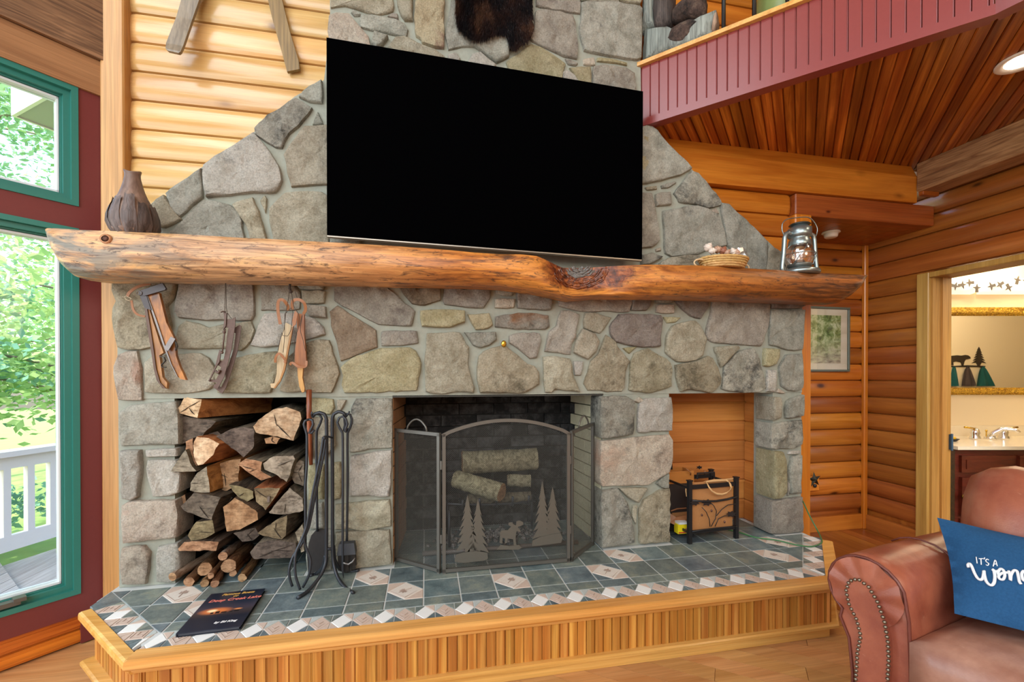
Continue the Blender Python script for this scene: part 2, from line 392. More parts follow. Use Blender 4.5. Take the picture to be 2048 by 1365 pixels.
# wall_right with the bathroom doorway
XR = 3.875
wr = MB()
wr.box(XR + .03, XR + .15, .12, .70, FZ, 1.60); wr.box(XR + .03, XR + .15, -6.2, .70, 1.60, ZTOP); wr.box(XR + .03, XR + .15, -6.2, -.85, FZ, 1.60)
wr = wr.build('wall_right', ORANGED, kind='structure')
for k in range(-9, 11):
    z0 = .992 + k * .122
    if z0 < FZ + .10: continue
    lo = .19 if z0 < 1.49 else -3.4
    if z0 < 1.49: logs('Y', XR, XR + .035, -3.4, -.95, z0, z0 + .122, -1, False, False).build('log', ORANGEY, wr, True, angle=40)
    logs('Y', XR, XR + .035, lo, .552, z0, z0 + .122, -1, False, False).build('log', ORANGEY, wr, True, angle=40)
b = MB().cbox(XR - .012, XR + .03, .19, .552, FZ, FZ + .11, .003); b.build('baseboard_right', ORANGEY, kind='structure')
# hall end wall with the picture
wh = MB().box(2.60, XR + .1, .585, .64, FZ, 2.0).build('wall_hall', ORANGED, kind='structure')
for k in range(-9, 8):
    z0 = .992 + k * .122
    if z0 < FZ + .10: continue
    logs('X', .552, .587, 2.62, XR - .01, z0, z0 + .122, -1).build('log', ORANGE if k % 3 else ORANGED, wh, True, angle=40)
MB().cbox(2.62, XR, .545, .575, FZ, FZ + .11, .003).build('baseboard_hall', ORANGE, kind='structure')
MB().cbox(XR - .03, XR + .005, .53, .56, FZ, 1.885, .006).build('trim_5', ORANGEZ, kind='structure')
hc = MB().box(2.86, XR + .03, .12, .6, 1.892, 1.95).build('ceiling_hall', HEADER, kind='structure')
for k in range(14):
    x0 = 2.80 + k * .09
    MB().box(x0, x0 + .087, .18, .56, 1.884, 1.893).build('ceiling_board', HEADER, hc)
# door casing and jamb
dz = 1.552
d = MB(); d.cbox(XR - .018, XR + .012, .12, .192, FZ, dz + .035, .004); d.cbox(XR - .014, XR + .012, -.95, .12, dz, dz + .035, .003); d = d.build('door_1', wood('door_casing_pine', srgb(204, 158, 84), srgb(178, 126, 56), 'Z', .35, 0, fine=.35), kind='structure')
jb = wood('door_jamb_oak', srgb(198, 142, 74), srgb(170, 112, 48), 'Z', .35, 0, fine=.5)
MB().box(XR + .004, XR + .158, .108, .135, FZ, dz).build('jamb', jb, d); MB().box(XR + .07, XR + .11, .097, .11, FZ, dz).build('door_stop', jb, d)
MB().box(XR + .012, XR + .155, -.95, .12, dz, dz + .03).build('head_jamb', jb, d)
hg = MB(); q = Vector((XR + .148, .108, .468)); hg.box(q.x - .006, q.x + .006, .092, .112, q.z - .05, q.z + .05); hg.tube([(q.x, .095, q.z - .055), (q.x, .095, q.z + .055)], .007, 8); hg.build('hinge', plain('blued_steel', srgb(60, 84, 104), .4, .6), d)

# wall_left: windows of the prow, running at 45 degrees
P0 = Vector((-.7815, .12))
def WB(mb, s0, s1, n0, n1, z0, z1, b=0):
    pts = []
    for z in (z0, z1):
        for s_, n_ in ((s0, n0), (s1, n0), (s1, n1), (s0, n1)): pts.append((P0.x - S2 * s_ + S2 * n_, P0.y - S2 * s_ - S2 * n_, z))
    return mb.hexa(pts)
SE = 1.45
wlft = MB()
WB(wlft, -.02, .095, -.10, 0, FZ, 2.172); WB(wlft, .095, SE, -.10, -.0, 1.545, 1.64); WB(wlft, .095, SE, -.10, -.0, -.125, -.03); WB(wlft, SE, 4.8, -.10, 0, FZ, ZTOP)
wlft = wlft.build('wall_left', MAROON, kind='structure')
h1 = MB(); WB(h1, 0, SE, -.10, .012, 2.15, 2.30); h1.build('trim_6', HEADW, kind='structure')
h2 = MB(); WB(h2, 0, SE, -.10, .03, 2.302, 2.75); h2.build('trim_7', ROUGHW, kind='structure')
h3 = MB(); WB(h3, 0, SE, -.10, .0, 2.75, ZTOP); h3.build('wall_gable', ROUGHW, kind='structure')
sl_ = MB(); WB(sl_, .095, SE, -.10, -.03, FZ, -.125); sl_ = sl_.build('wall_sill', ORANGED, kind='structure')
for z0, z1 in ((-.19, -.125), (-.25, -.191)):
    m = MB(); n_ = 6
    for i in range(n_):
        a0, a1 = -math.pi / 2 + math.pi * i / n_, -math.pi / 2 + math.pi * (i + 1) / n_
        WB(m, .095, SE, -.031, -.03 + .026 * math.cos((a0 + a1) / 2), (z0 + z1) / 2 + (z1 - z0) / 2 * math.sin(a0), (z0 + z1) / 2 + (z1 - z0) / 2 * math.sin(a1))
    m.build('log', wood('orange_sill_log', srgb(222, 128, 40), srgb(186, 92, 24), 'X', .3, .6, rotz=-math.pi / 4), sl_)
PANE = NT('window_pane'); _tr = PANE.node('BsdfTransparent'); _gl = PANE.node('BsdfGlossy'); _gl.inputs['Roughness'].default_value = .02
_fr = PANE.node('Fresnel'); _fr.inputs[0].default_value = 1.3; _mx = PANE.node('MixShader'); PANE.link(_fr.outputs[0], _mx.inputs[0]); PANE.link(_tr.outputs[0], _mx.inputs[1]); PANE.link(_gl.outputs[0], _mx.inputs[2])
PANE.link(_mx.outputs[0], PANE.n['Material Output'].inputs['Surface']); PANE = PANE.m
WHITE_V = plain('white_vinyl', srgb(226, 232, 236), .4)
def window(name, z0, z1, crank):
    fr = MB(); s0, s1 = .095, SE
    for (i, n0, n1) in ((0, -.075, .006), (.022, -.08, -.012), (.036, -.085, -.03)):
        w_ = .022 if i < .03 else .014
        a0, a1, y0, y1 = s0 + i, s1 - i, z0 + i, z1 - i
        WB(fr, a0, a0 + w_, n0, n1, y0, y1); WB(fr, a1 - w_, a1, n0, n1, y0, y1); WB(fr, a0 + w_, a1 - w_, n0, n1, y0, y0 + w_); WB(fr, a0 + w_, a1 - w_, n0, n1, y1 - w_, y1)
    fr = fr.build(name, GREEN, kind='structure')
    g = MB(); i = .052; WB(g, s0 + i + .009, s1 - i - .009, -.07, -.066, z0 + i + .009, z1 - i - .009); g.build('pane', PANE, fr)
    k = MB(); WB(k, s0 + i, s0 + i + .006, -.085, -.04, z0 + i, z1 - i); WB(k, s1 - i - .009, s1 - i, -.085, -.04, z0 + i, z1 - i); WB(k, s0 + i, s1 - i, -.085, -.04, z0 + i, z0 + i + .009); WB(k, s0 + i, s1 - i, -.085, -.04, z1 - i - .009, z1 - i); k.build('glazing_bead', WHITE_V, fr)
    if crank:
        c = MB(); WB(c, .27, .42, -.02, .012, z0 + .032, z0 + .05); WB(c, .255, .29, -.02, .02, z0 + .045, z0 + .06)
        c.build('window_crank', plain('grey_crank', srgb(96, 96, 92), .4, .3), fr)
    return fr
window('window_1', 1.64, 2.15, False); window('window_2', -.03, 1.545, True)

# the rest of the great room, outside the picture: closes the shell
sh = MB(); xk, yk = P0.x - S2 * 4.8, P0.y - S2 * 4.8
sh.box(-4.3, -4.2, -6.3, yk + .1, FZ, ZTOP); sh.box(-4.3, 4.03, -6.3, -6.2, FZ, ZTOP)
sh.build('wall_front', plain('warm_plaster', srgb(214, 196, 170), .8), kind='structure')
ce = MB().box(-4.3, 4.1, -6.3, .3, ZTOP, ZTOP + .1); ce.build('ceiling', wood('high_pine_ceiling', srgb(220, 180, 120), srgb(196, 148, 88), 'Y', .5), kind='structure')

# ------------------------------------------------------------------ loft: ceiling boards, fascia, cap
ZC = 2.264
FA = Vector((1.752, -.002)); FD = Vector((S2, -S2)); FN = Vector((S2, S2))     # fascia line and the direction behind it
q = PV(1990, 32, FA, FD); VL = (Vector((q.x, q.y)) - FA) @ FD
B2 = PZ(2040, 0, 2.25); B1 = FA + FD * VL; D2 = (Vector((B2.x, B2.y)) - B1).normalized(); N2 = Vector((-D2.y, D2.x))
if N2 @ FN < 0: N2 = -N2
lc = MB(); top = [FA + FN * .01, B1 + FN * .01, B1 + D2 * 1.6 + N2 * .01, Vector((XR + .03, -3.2)), Vector((XR + .03, .19)), Vector((FA.x, .19))]
lc.prism([(v.x, v.y, ZC + .012) for v in top], (0, 0, .12)); lc = lc.build('ceiling_loft', CEIL, kind='structure')
BW = .046
for k in range(0, 70):
    v0 = k * BW - .1; v1 = v0 + BW - .0012
    q = []
    for u, v in ((-1.2, v0), (2.6, v0), (2.6, v1), (-1.2, v1)): c = FA + FD * v + FN * u; q.append((c.x, c.y))
    c1 = -(FN @ (FA + FN * .004)); c2 = -(N2 @ (B1 + N2 * .004))
    q = clip(q, [(0, 1, .158), (1, 0, XR + .01), (-FN.x, -FN.y, c1) if v0 < VL - .01 else (-N2.x, -N2.y, c2)])
    if len(q) < 3 or parea(q) < .002: continue
    b = MB(); cx_ = sum(p[0] for p in q) / len(q); cy_ = sum(p[1] for p in q) / len(q)
    n_ = len(q); inn = []
    for p in q:
        d_ = Vector((cx_ - p[0], cy_ - p[1])); t = d_ @ FD; inn.append((p[0] + FD.x * (.004 if t > 0 else -.004), p[1] + FD.y * (.004 if t > 0 else -.004)))
    b.add([(x, y, ZC + .013) for x, y in q] + [(x, y, ZC + .006) for x, y in q] + [(x, y, ZC) for x, y in inn],
          [tuple(range(n_))] + [(i, (i + 1) % n_, n_ + (i + 1) % n_, n_ + i) for i in range(n_)] + [(n_ + i, n_ + (i + 1) % n_, 2 * n_ + (i + 1) % n_, 2 * n_ + i) for i in range(n_)] + [tuple(2 * n_ + i for i in range(n_ - 1, -1, -1))])
    b.build('ceiling_board', CEIL, lc)
def FB(mb, A, D, N, v0, v1, n0, n1, z0, z1):
    pts = []
    for z in (z0, z1):
        for v, n_ in ((v0, n0), (v1, n0), (v1, n1), (v0, n1)): c = A + D * v + N * n_; pts.append((c.x, c.y, z))
    return mb.hexa(pts)
fa = MB(); FB(fa, FA, FD, FN, -.03, VL, .010, .05, 2.24, 2.56); FB(fa, B1, D2, N2, 0, 1.6, .010, .05, 2.24, 2.56); fa = fa.build('trim_8', FASCIA, kind='structure')
def beadboard(A, D, N, L):
    k = 0; v = 0.0
    while v < L - .004:
        v1 = min(v + BW, L); m = MB()
        FB(m, A, D, N, v + .0012, v1 - .0055, 0, .011, 2.275, 2.56)
        c = A + D * (v1 - .0032) + N * .005; m.tube([(c.x, c.y, 2.275), (c.x, c.y, 2.56)], .0026, 6)
        m.build('bead_board', FASCIA, fa); v += BW
beadboard(FA, FD, FN, VL); beadboard(B1, D2, N2, 1.4)
m = MB(); FB(m, FA, FD, FN, -.02, VL + .01, -.008, .03, 2.238, 2.277); FB(m, B1, D2, N2, -.012, 1.6, -.0075, .0295, 2.2388, 2.2762); m.build('bottom_rail', FASCIA, fa)
m = MB(); FB(m, FA, FD, FN, -.02, VL + .02, -.022, .09, 2.558, 2.578); FB(m, B1, D2, N2, 0, 1.6, -.0215, .0895, 2.5588, 2.5772); m.build('cap_rail', NOSE, fa)
lf = MB(); lf.prism([(v.x, v.y, 2.50) for v in top], (0, 0, .05)); lf.build('floor_loft', ORANGED, kind='structure')
t9 = MB().cbox(3.70, 3.86, -2.6, .086, 2.085, 2.268, .008).jitter(.0035, 16, 3); t9.build('trim_9', ROUGHBEAM, kind='structure')
m = MB().cbox(3.72, 3.85, .055, .086, 2.06, 2.09, .004); m.build('trim_10', ORANGED, kind='structure')
# railing posts of the loft
for i, px in enumerate((1445, 1507, 1574)):
    c = PV(px, 30, FA, FD); t = (Vector((c.x, c.y)) - FA) @ FD; c = FA + FD * t + FN * .035
    m = MB(); m.tube([(c.x, c.y, 2.575), (c.x, c.y, 3.35)], .0095 if i < 2 else .008, 10)
    tag(m.build('baluster', BLACKM, None, True), ['black round loft baluster just right of the driftwood', 'black round loft baluster second from the chimney, left of the green pot', 'thin black loft baluster in front of the green pot'][i], 'baluster', 'loft balusters')
# recessed lamp
c = PZ(2046, 120, ZC)
t = thing('recessed_light', 'white round recessed lamp in the stained board ceiling', 'light', (c.x, c.y, ZC))
m = MB(); m.lathe([(.085, -.001), (.086, -.006), (.078, -.010), (.058, -.004), (.055, .0)], c, 28, cap=False); m.build('trim_ring', plain('white_ring', srgb(236, 228, 214), .5), t, True)
m = MB(); m.lathe([(.0, -.004), (.056, -.003)], c, 24); m.build('lamp', emit('lamp_glow', (1, .9, .74), 9), t)
pl = bpy.data.lights.new('downlight', 'SPOT'); pl.energy = 22; pl.color = (1, .80, .55); pl.spot_size = math.radians(130); pl.spot_blend = .8; pl.shadow_soft_size = .06
po = bpy.data.objects.new('downlight', pl); COL.objects.link(po); po.location = c + Vector((0, 0, H - .03))
# smoke detector on the hall ceiling
c = PZ(1662, 452, 1.884)
t = thing('smoke_detector', 'white round smoke detector on the dark hall ceiling', 'smoke detector', (c.x, .33, 1.884))
c = Vector((P(1662, 452, .33).x, .33, 1.884))
m = MB(); m.lathe([(.052, 0), (.054, -.006), (.05, -.010)], c, 24); m.build('base', plain('off_white', srgb(226, 214, 200), .5), t, True)
m = MB(); m.lathe([(.042, -.010), (.038, -.034), (.03, -.040), (0, -.040)], c, 24); m.build('cover', plain('off_white_cover', srgb(226, 210, 196), .5), t, True)

# ================================================================== FIREPLACE
fp = thing('fireplace', 'fieldstone fireplace and chimney with three openings and sloping shoulders', 'fireplace', (1.0, 0, 0))
YS = -.016                     # plane the stone outlines are measured on
mo = MB()
prof = [(-.675, .812), (-.675, 1.40)]
for px, py in ((262, 455), (310, 412), (402, 336), (508, 264), (588, 194), (648, 160)): v = P(px, py, 0); prof.append((v.x, v.z))
v = P(660, 60, 0); prof += [(v.x, v.z), (v.x + .004, ZTOP), (1.722, ZTOP)]
for px, py in ((1281, 120), (1283, 250), (1304, 254), (1345, 310), (1385, 340), (1440, 402), (1500, 455), (1535, 482), (1562, 508), (1590, 540)): v = P(px, py, 0); prof.append((v.x, v.z))
prof += [(2.765, 1.36), (2.765, .812)]
mo.prism([(x, 0, z) for x, z in prof], (0, .15, 0))
for x0, x1 in ((-.675, -.462), (.078, .462), (1.532, 1.918), (2.572, 2.765)): mo.box(x0, x1, .004, .15, 0.0, .812)
mo.build('mortar', MORTAR, fp)
# liners of the openings
lin = MB()
lin.box(-.50, .12, .43, .46, 0, .9); lin.box(-.50, -.462, .10, .44, 0, .9); lin.box(.078, .12, .10, .44, 0, .9); lin.box(-.50, .12, .15, .44, .82, .9)
lin.build('wood_box_liner', plain('dark_liner', srgb(48, 42, 38), .9), fp)  # one even dark brown on the wood box lining
fb = MB(); fb.box(.40, 1.60, .47, .50, 0, .95); fb.box(.40, 1.60, .14, .48, .86, .95); fb.box(.40, .455, .14, .48, 0, .95); fb.box(1.54, 1.60, .14, .48, 0, .95)
SOOT = NT('sooty_brick'); v_ = SOOT.coords(); SOOT = SOOT.done(SOOT.ramp(SOOT.noise(v_, 9, 6, .7), [(.45, srgb(18, 18, 19)), (.72, srgb(86, 86, 86))]), .85)
fb.build('firebox_liner', plain('firebox_mortar', srgb(58, 56, 52), .9), fp)
BRL = plain('buff_firebrick', srgb(196, 190, 160), .85, nz=.2, bump=.3, bs=40); BRB = plain('brown_firebrick', srgb(160, 120, 84), .85, nz=.25, bump=.3, bs=40)
random.seed(3)
ch = .0675
for r in range(12):
    z0, z1 = r * ch + .003, (r + 1) * ch - .003
    off = .0 if r % 2 else .105
    # back
    x = .50 - off
    while x < 1.51:
        a, b = max(x, .505), min(x + .205, 1.505)
        if b - a > .02:
            MB().box(a, b, .455 - random.random() * .006, .472, z0, z1).build('firebrick', SOOT, fp)
        x += .21
    # splayed sides
    for sx, xf, xb, mt in ((-1, .462, .505, BRB), (1, 1.533, 1.505, BRL)):
        y = .02 - off * .6
        while y < .455:
            a, b = max(y, .02), min(y + .205, .455)
            if b - a > .02:
                xa, xb_ = xf + (xb - xf) * (a / .455), xf + (xb - xf) * (b / .455)
                j = random.random() * .003; w_ = -.03 * -sx
                m = MB().hexa([(xa + w_, a, z0), (xa - sx * j, a, z0), (xb_ - sx * j, b, z0), (xb_ + w_, b, z0), (xa + w_, a, z1), (xa - sx * j, a, z1), (xb_ - sx * j, b, z1), (xb_ + w_, b, z1)])
                m.build('firebrick', (SOOT if (a > .30 and r > 7) else mt), fp)
            y += .21
# lintel plate and niche boards
MB().box(.462, 1.535, .0, .14, .806, .815).build('lintel', plain('steel_lintel', srgb(70, 70, 66), .6, .5), fp)
for k in range(7):
    z0, z1 = k * .1235, (k + 1) * .1235
    for nm, (x0, x1, y0, y1) in (('b', (1.86, 2.63, .262, .30)), ('s', (2.592, 2.63, .08, .262)), ('l', (1.86, 1.90, .10, .262))):
        m = MB(); m.cbox(x0, x1, y0, y1, z0, z1, .009); m.build('niche_board', NICHE if nm == 'b' else wood('niche_pine_side_%d%s' % (k, nm), srgb(206, 138, 70), srgb(176, 104, 44), 'Y', .32, .9, srgb(90, 36, 14), .25, 13, 1.0), fp)
MB().box(1.86, 2.63, .10, .30, .83, .87).build('niche_top', NICHE, fp)

CROPS = [
(300, 140, .25641, """
d:815,450 920,350 1140,220 1265,290 1235,340 1150,430 1080,490 1020,605 985,600 900,550 820,490
g:1150,205 1240,130 1335,72 1345,250 1250,238
g:1305,320 1345,412 1265,415
w:415,740 560,650 810,490 900,600 1000,740 1025,860 970,955 800,950 620,970 440,992 412,880
g:115,965 250,870 400,765 402,985 230,1140 185,1115
t:0,1050 100,970 180,1100 240,1160 110,1225 55,1215 30,1110
t:1040,660 1090,590 1210,440 1460,425 1460,880 1100,905 1070,800 1065,720
t:925,1080 1050,955 1200,945 1340,945 1390,985 1390,1360 965,1360 935,1180
g:150,1275 420,1010 620,1045 700,1130 735,1340 440,1340 150,1320
t:635,1050 795,990 840,1100 915,1340 790,1340 745,1200 700,1130
t:855,1015 890,975 905,1000 895,1110
g:1400,1300 1640,1310 1640,1390 1400,1390"""),
(650, 0, .16602, """
t:60,75 80,-110 790,-110 830,60 820,120 740,140 620,160 500,125 380,90 250,55 120,70
g:310,130 330,100 440,160 350,172
c:40,450 40,180 130,145 280,150 370,260 420,330 520,430 560,600 300,600 40,560
g:430,165 560,165 760,205 960,275 1000,340 985,435 880,410 700,365 560,345 430,320 415,250
p:750,185 800,140 870,150 880,210
t:860,-110 1050,-110 1055,235 950,235 910,160 880,60
r:1090,30 1110,-110 1440,-110 1430,400 1440,570 1330,550 1170,515 1150,460 1090,420 1080,200
g:1490,590 1450,400 1490,220 1530,-110 1600,-110 1700,0 1990,300 1960,520 1800,540 1650,545
d:590,380 760,440 680,540 620,560 560,500
t:760,575 850,450 960,445 1120,530 1330,600 1440,690 1400,760 900,720
w:1480,650 1580,615 1630,690 1600,760 1500,740
w:1720,740 1780,640 1870,625 1960,700 2060,780 2040,860 1700,820"""),
(950, 0, .16602, """
g:-20,540 150,440 300,400 380,440 410,520 410,675 265,745 190,690 90,600
p:735,130 800,100 1180,170 1215,260 1240,480 1235,700 1080,660 860,560 700,480 680,450 720,330
p:735,60 760,-110 1275,-110 1275,150 1130,130 960,95
g:1290,170 1290,20 1720,25 1990,80 2015,110 2005,690 1950,710 1560,650 1320,600 1285,480 1265,300
y:380,735 530,640 680,520 790,560 960,660 1095,760 1060,840 1040,1000 500,920 420,840
p:1095,690 1180,720 1245,750 1220,775 1130,760
c:1310,700 1440,680 1450,770 1320,765
y:1480,685 1640,690 1840,750 1835,775 1700,745 1480,725
y:1140,810 1400,795 1400,1060 1300,1040 1200,880
p:1430,790 1560,780 1830,810 1930,880 1950,1140 1430,1090
w:1060,860 1120,830 1200,890 1290,1010 1060,980
t:1750,-110 2010,-110 2010,0 1985,45 1750,10
g:1290,-110 1720,-110 1720,5 1290,0"""),
(1270, 240, .22711, """
g:50,55 150,55 230,140 330,260 430,350 500,430 400,480 200,535 50,560
d:240,570 360,535 370,550 300,590 245,595
t:95,590 195,575 200,605 115,612
p:185,645 315,630 325,740 195,755
d:350,640 420,550 500,450 560,470 650,570 760,720 750,750 640,775 540,740 400,720
c:680,790 720,775 745,825 700,815
g:250,800 480,755 560,755 640,780 740,840 790,980 810,1110 700,1120 560,1180 330,1200 270,1170 260,950
p:40,640 150,640 190,850 220,1060 150,1120 40,1125
g:760,725 830,740 900,810 1050,950 1170,1075 1150,1330 960,1330 900,1180 820,1100 790,930
t:1180,1100 1290,1160 1370,1260 1370,1340 1165,1340
d:60,1190 150,1170 250,1210 120,1275 60,1275
c:190,1135 235,1120 235,1150 195,1155
t:220,1260 300,1210 470,1190 900,1210 900,1330 220,1330"""),
(215, 550, .18315, """
o:50,-20 735,-20 735,190 705,275 640,330 690,540 650,660 600,700 480,790 350,810 210,815 110,790 90,680 60,480 60,370 100,290 55,180
p:790,-20 1570,-20 1590,240 1600,440 1560,495 1240,490 1000,490 880,465 760,470 745,400 755,250 780,140
t:780,560 850,500 980,530 1100,580 1250,545 1560,500 1600,600 1560,720 1450,835 1300,800 1000,805 740,800 740,690
c:110,870 200,830 320,830 350,950 355,1200 365,1370 110,1370 70,1150 60,1000
t:400,960 480,890 740,870 1000,860 1100,910 1160,1000 1180,1200 1080,1260 800,1290 400,1290 395,1150"""),
(480, 550, .18315, """
p:225,-20 520,-20 560,90 660,200 650,370 560,380 400,385 225,380
g:585,-20 920,-20 920,100 910,160 650,150 585,65
t:670,165 930,175 920,310 680,305
p:730,325 930,340 945,470 760,450 720,400
w:110,770 200,560 260,420 500,410 720,450 800,470 900,570 930,650 700,710 560,750 260,790
o:-250,930 0,900 260,850 430,830 480,880 400,1100 330,1290 0,1285 -240,1290 -270,1100
o:430,1270 500,1080 520,900 720,750 860,705 980,715 1010,850 1060,1000 1085,1080 1000,1290 800,1280
b:975,400 1060,330 1200,430 1350,520 1480,600 1500,790 1380,830 1200,900 1100,940 1050,720 1000,560"""),
(740, 550, .18315, """
p:-380,-20 80,-20 150,110 270,210 490,390 460,555 100,540 -20,480 -300,330 -400,280
b:240,-20 760,-20 770,270 600,330 460,310 380,220 300,100
p:830,-20 1320,-20 1310,250 1240,360 1060,345 820,320 800,270
y:545,385 800,375 1030,390 1040,510 870,570 560,560
y:1065,430 1300,420 1345,545 1290,585 1160,600 1110,520
p:125,610 510,610 525,750 330,770 120,775
t:620,640 980,625 1040,740 1080,790 1065,960 1090,1100 1145,1240 1130,1290 960,1270 820,1295 680,1300 610,1270 600,950
g:1030,630 1370,625 1390,700 1310,770 1200,795 1130,770
y:-320,1010 -200,910 0,850 120,800 430,795 500,830 560,970 530,1130 510,1270 470,1270 0,1280 -280,1290 -310,1200 -290,1100
g:1385,0 1600,0 1600,160 1540,235 1380,200
c:1370,255 1590,260 1580,360 1365,360"""),
(1000, 550, .18315, """
o:-235,880 -90,800 40,770 90,800 290,970 380,1000 420,1060 430,1190 250,1290 -220,1285 -240,1150 -250,1000
p:195,30 570,30 570,220 560,380 190,360
u:-50,450 200,420 400,420 530,440 545,560 500,595 200,590 -50,570
p:100,660 250,635 430,635 445,700 410,900 330,910 200,800 100,740
p:640,470 670,390 760,385 870,430 830,600 830,680 780,760 770,870 600,840 490,830 540,620 620,560
t:930,415 1050,415 1220,465 1100,640 1030,620 920,580
t:900,590 1040,650 1080,720 1050,830 960,920 870,880 800,840 840,720
p:650,60 1460,60 1450,300 1410,405 1200,395 950,400 820,380 650,340
P:1475,60 1700,60 1640,330 1600,390 1440,390
t:470,895 550,885 770,920 790,1060 830,1180 875,1280 720,1260 590,1245 570,1290 490,1285 480,1060
w:810,945 910,945 905,1010 885,1095 825,1095
o:960,1260 920,1180 1000,950 1080,870 1160,650 1260,720 1290,790 1420,940 1370,1060 1360,1230 1340,1265 1180,1275 1100,1255
y:1350,800 1500,785 1420,860"""),
(1280, 580, .1709, """
P:-350,430 -240,280 240,292 262,350 240,560 248,660 100,668 -110,650 -280,600 -340,520
o:-110,850 -60,740 100,680 180,740 370,850 380,940 365,1050 370,1130 150,1205 -70,1190 -120,1180 -110,1000
t:320,550 380,420 650,350 740,480 780,580 740,760 660,830 430,840 300,730
c:200,170 410,170 410,275 195,265
y:285,315 485,320 430,375 330,385
P:420,130 470,-30 840,-30 800,210 710,340 600,300 500,220
p:860,-30 1530,-30 1530,280 1490,480 1420,660 1300,640 1090,635 850,610 790,570 785,440 840,280
g:1535,235 1930,230 1920,480 1915,690 1820,710 1720,700 1620,660 1525,640
t:870,665 1130,655 1160,680 955,905
y:1460,685 1635,690 1630,780 1590,870 1510,900 1455,890
d:990,900 1160,720 1330,680 1400,800 1450,1000 1475,1140 1400,1200 1230,1205 1100,1190 960,1160 990,1040
o:420,880 660,840 800,770 850,800 900,900 945,1040 930,1100 870,1170 820,1210 720,1180 600,1160 480,1190 440,1080
w:1500,940 1600,940 1595,1195 1490,1190
g:1640,900 1720,760 1900,750 1915,900 1915,1150 1830,1190 1740,1180 1660,1120
c:1630,1155 1715,1210 1615,1205
P:1545,-30 1930,-30 1930,190 1870,215 1545,215
g:185,-30 400,-30 400,110 370,150 190,150"""),
(220, 780, .29304, """
d:60,150 130,110 440,80 460,200 465,370 300,375 70,385 60,260
w:70,415 200,410 210,470 190,730 150,755 90,740 80,560
w:240,415 450,400 455,455 245,460
w:255,485 445,480 470,560 465,700 400,725 290,730 270,640 250,540
c:80,790 130,765 450,755 465,850 455,1010 250,1030 90,1045
c:80,1080 230,1065 265,1120 250,1240 235,1330 75,1330 70,1180
w:315,1080 460,1050 475,1180 470,1290 400,1322 315,1315 310,1190"""),
(600, 780, .27855, """
y:45,60 230,70 240,130 220,180 45,170
t:265,75 330,75 290,150 265,150
d:400,65 660,65 660,420 540,420 360,450 350,350 370,130
w:360,480 655,435 655,560 640,770 440,755 355,765
t:250,830 640,790 655,980 480,1010 350,1000 250,1005
t:255,1030 380,1020 640,1010 655,1250 380,1285 260,1290
y:60,535 170,540 170,790 60,790
y:230,530 290,520 300,600 290,780 220,790
t:60,200 240,200 250,400 170,500 60,490
g:60,830 160,810 170,1000 60,1000
g:50,1020 230,1010 230,1290 50,1300"""),
(1180, 780, .24161, """
d:85,70 95,55 300,55 370,90 355,370 250,385 95,405 85,330
c:375,95 410,60 455,90 415,110
w:410,120 460,75 680,65 685,200 685,340 560,340 410,355 400,330
c:95,430 400,395 660,370 685,420 690,580 665,690 580,730 490,790 250,795 105,800 85,770 95,560
d:95,840 230,820 300,930 340,1060 370,1260 300,1280 100,1305 90,1000
t:240,815 475,815 400,935 330,900
t:360,965 395,960 385,1120 355,1050
o:415,990 450,920 600,830 665,820 665,1255 415,1278
g:555,780 640,700 660,700 655,815 610,815"""),
(1500, 780, .22727, """
t:205,65 275,70 275,250 205,270
g:330,100 400,70 475,40 475,230 320,250
d:200,300 460,270 470,480 390,515 195,520
y:205,545 290,545 315,620 320,900 280,950 205,960
g:375,590 460,580 440,910 360,915 350,700
w:360,545 450,540 440,570 350,570
p:190,985 300,970 465,945 465,1250 300,1275 185,1265
w:340,820 370,820 345,940"""),
]
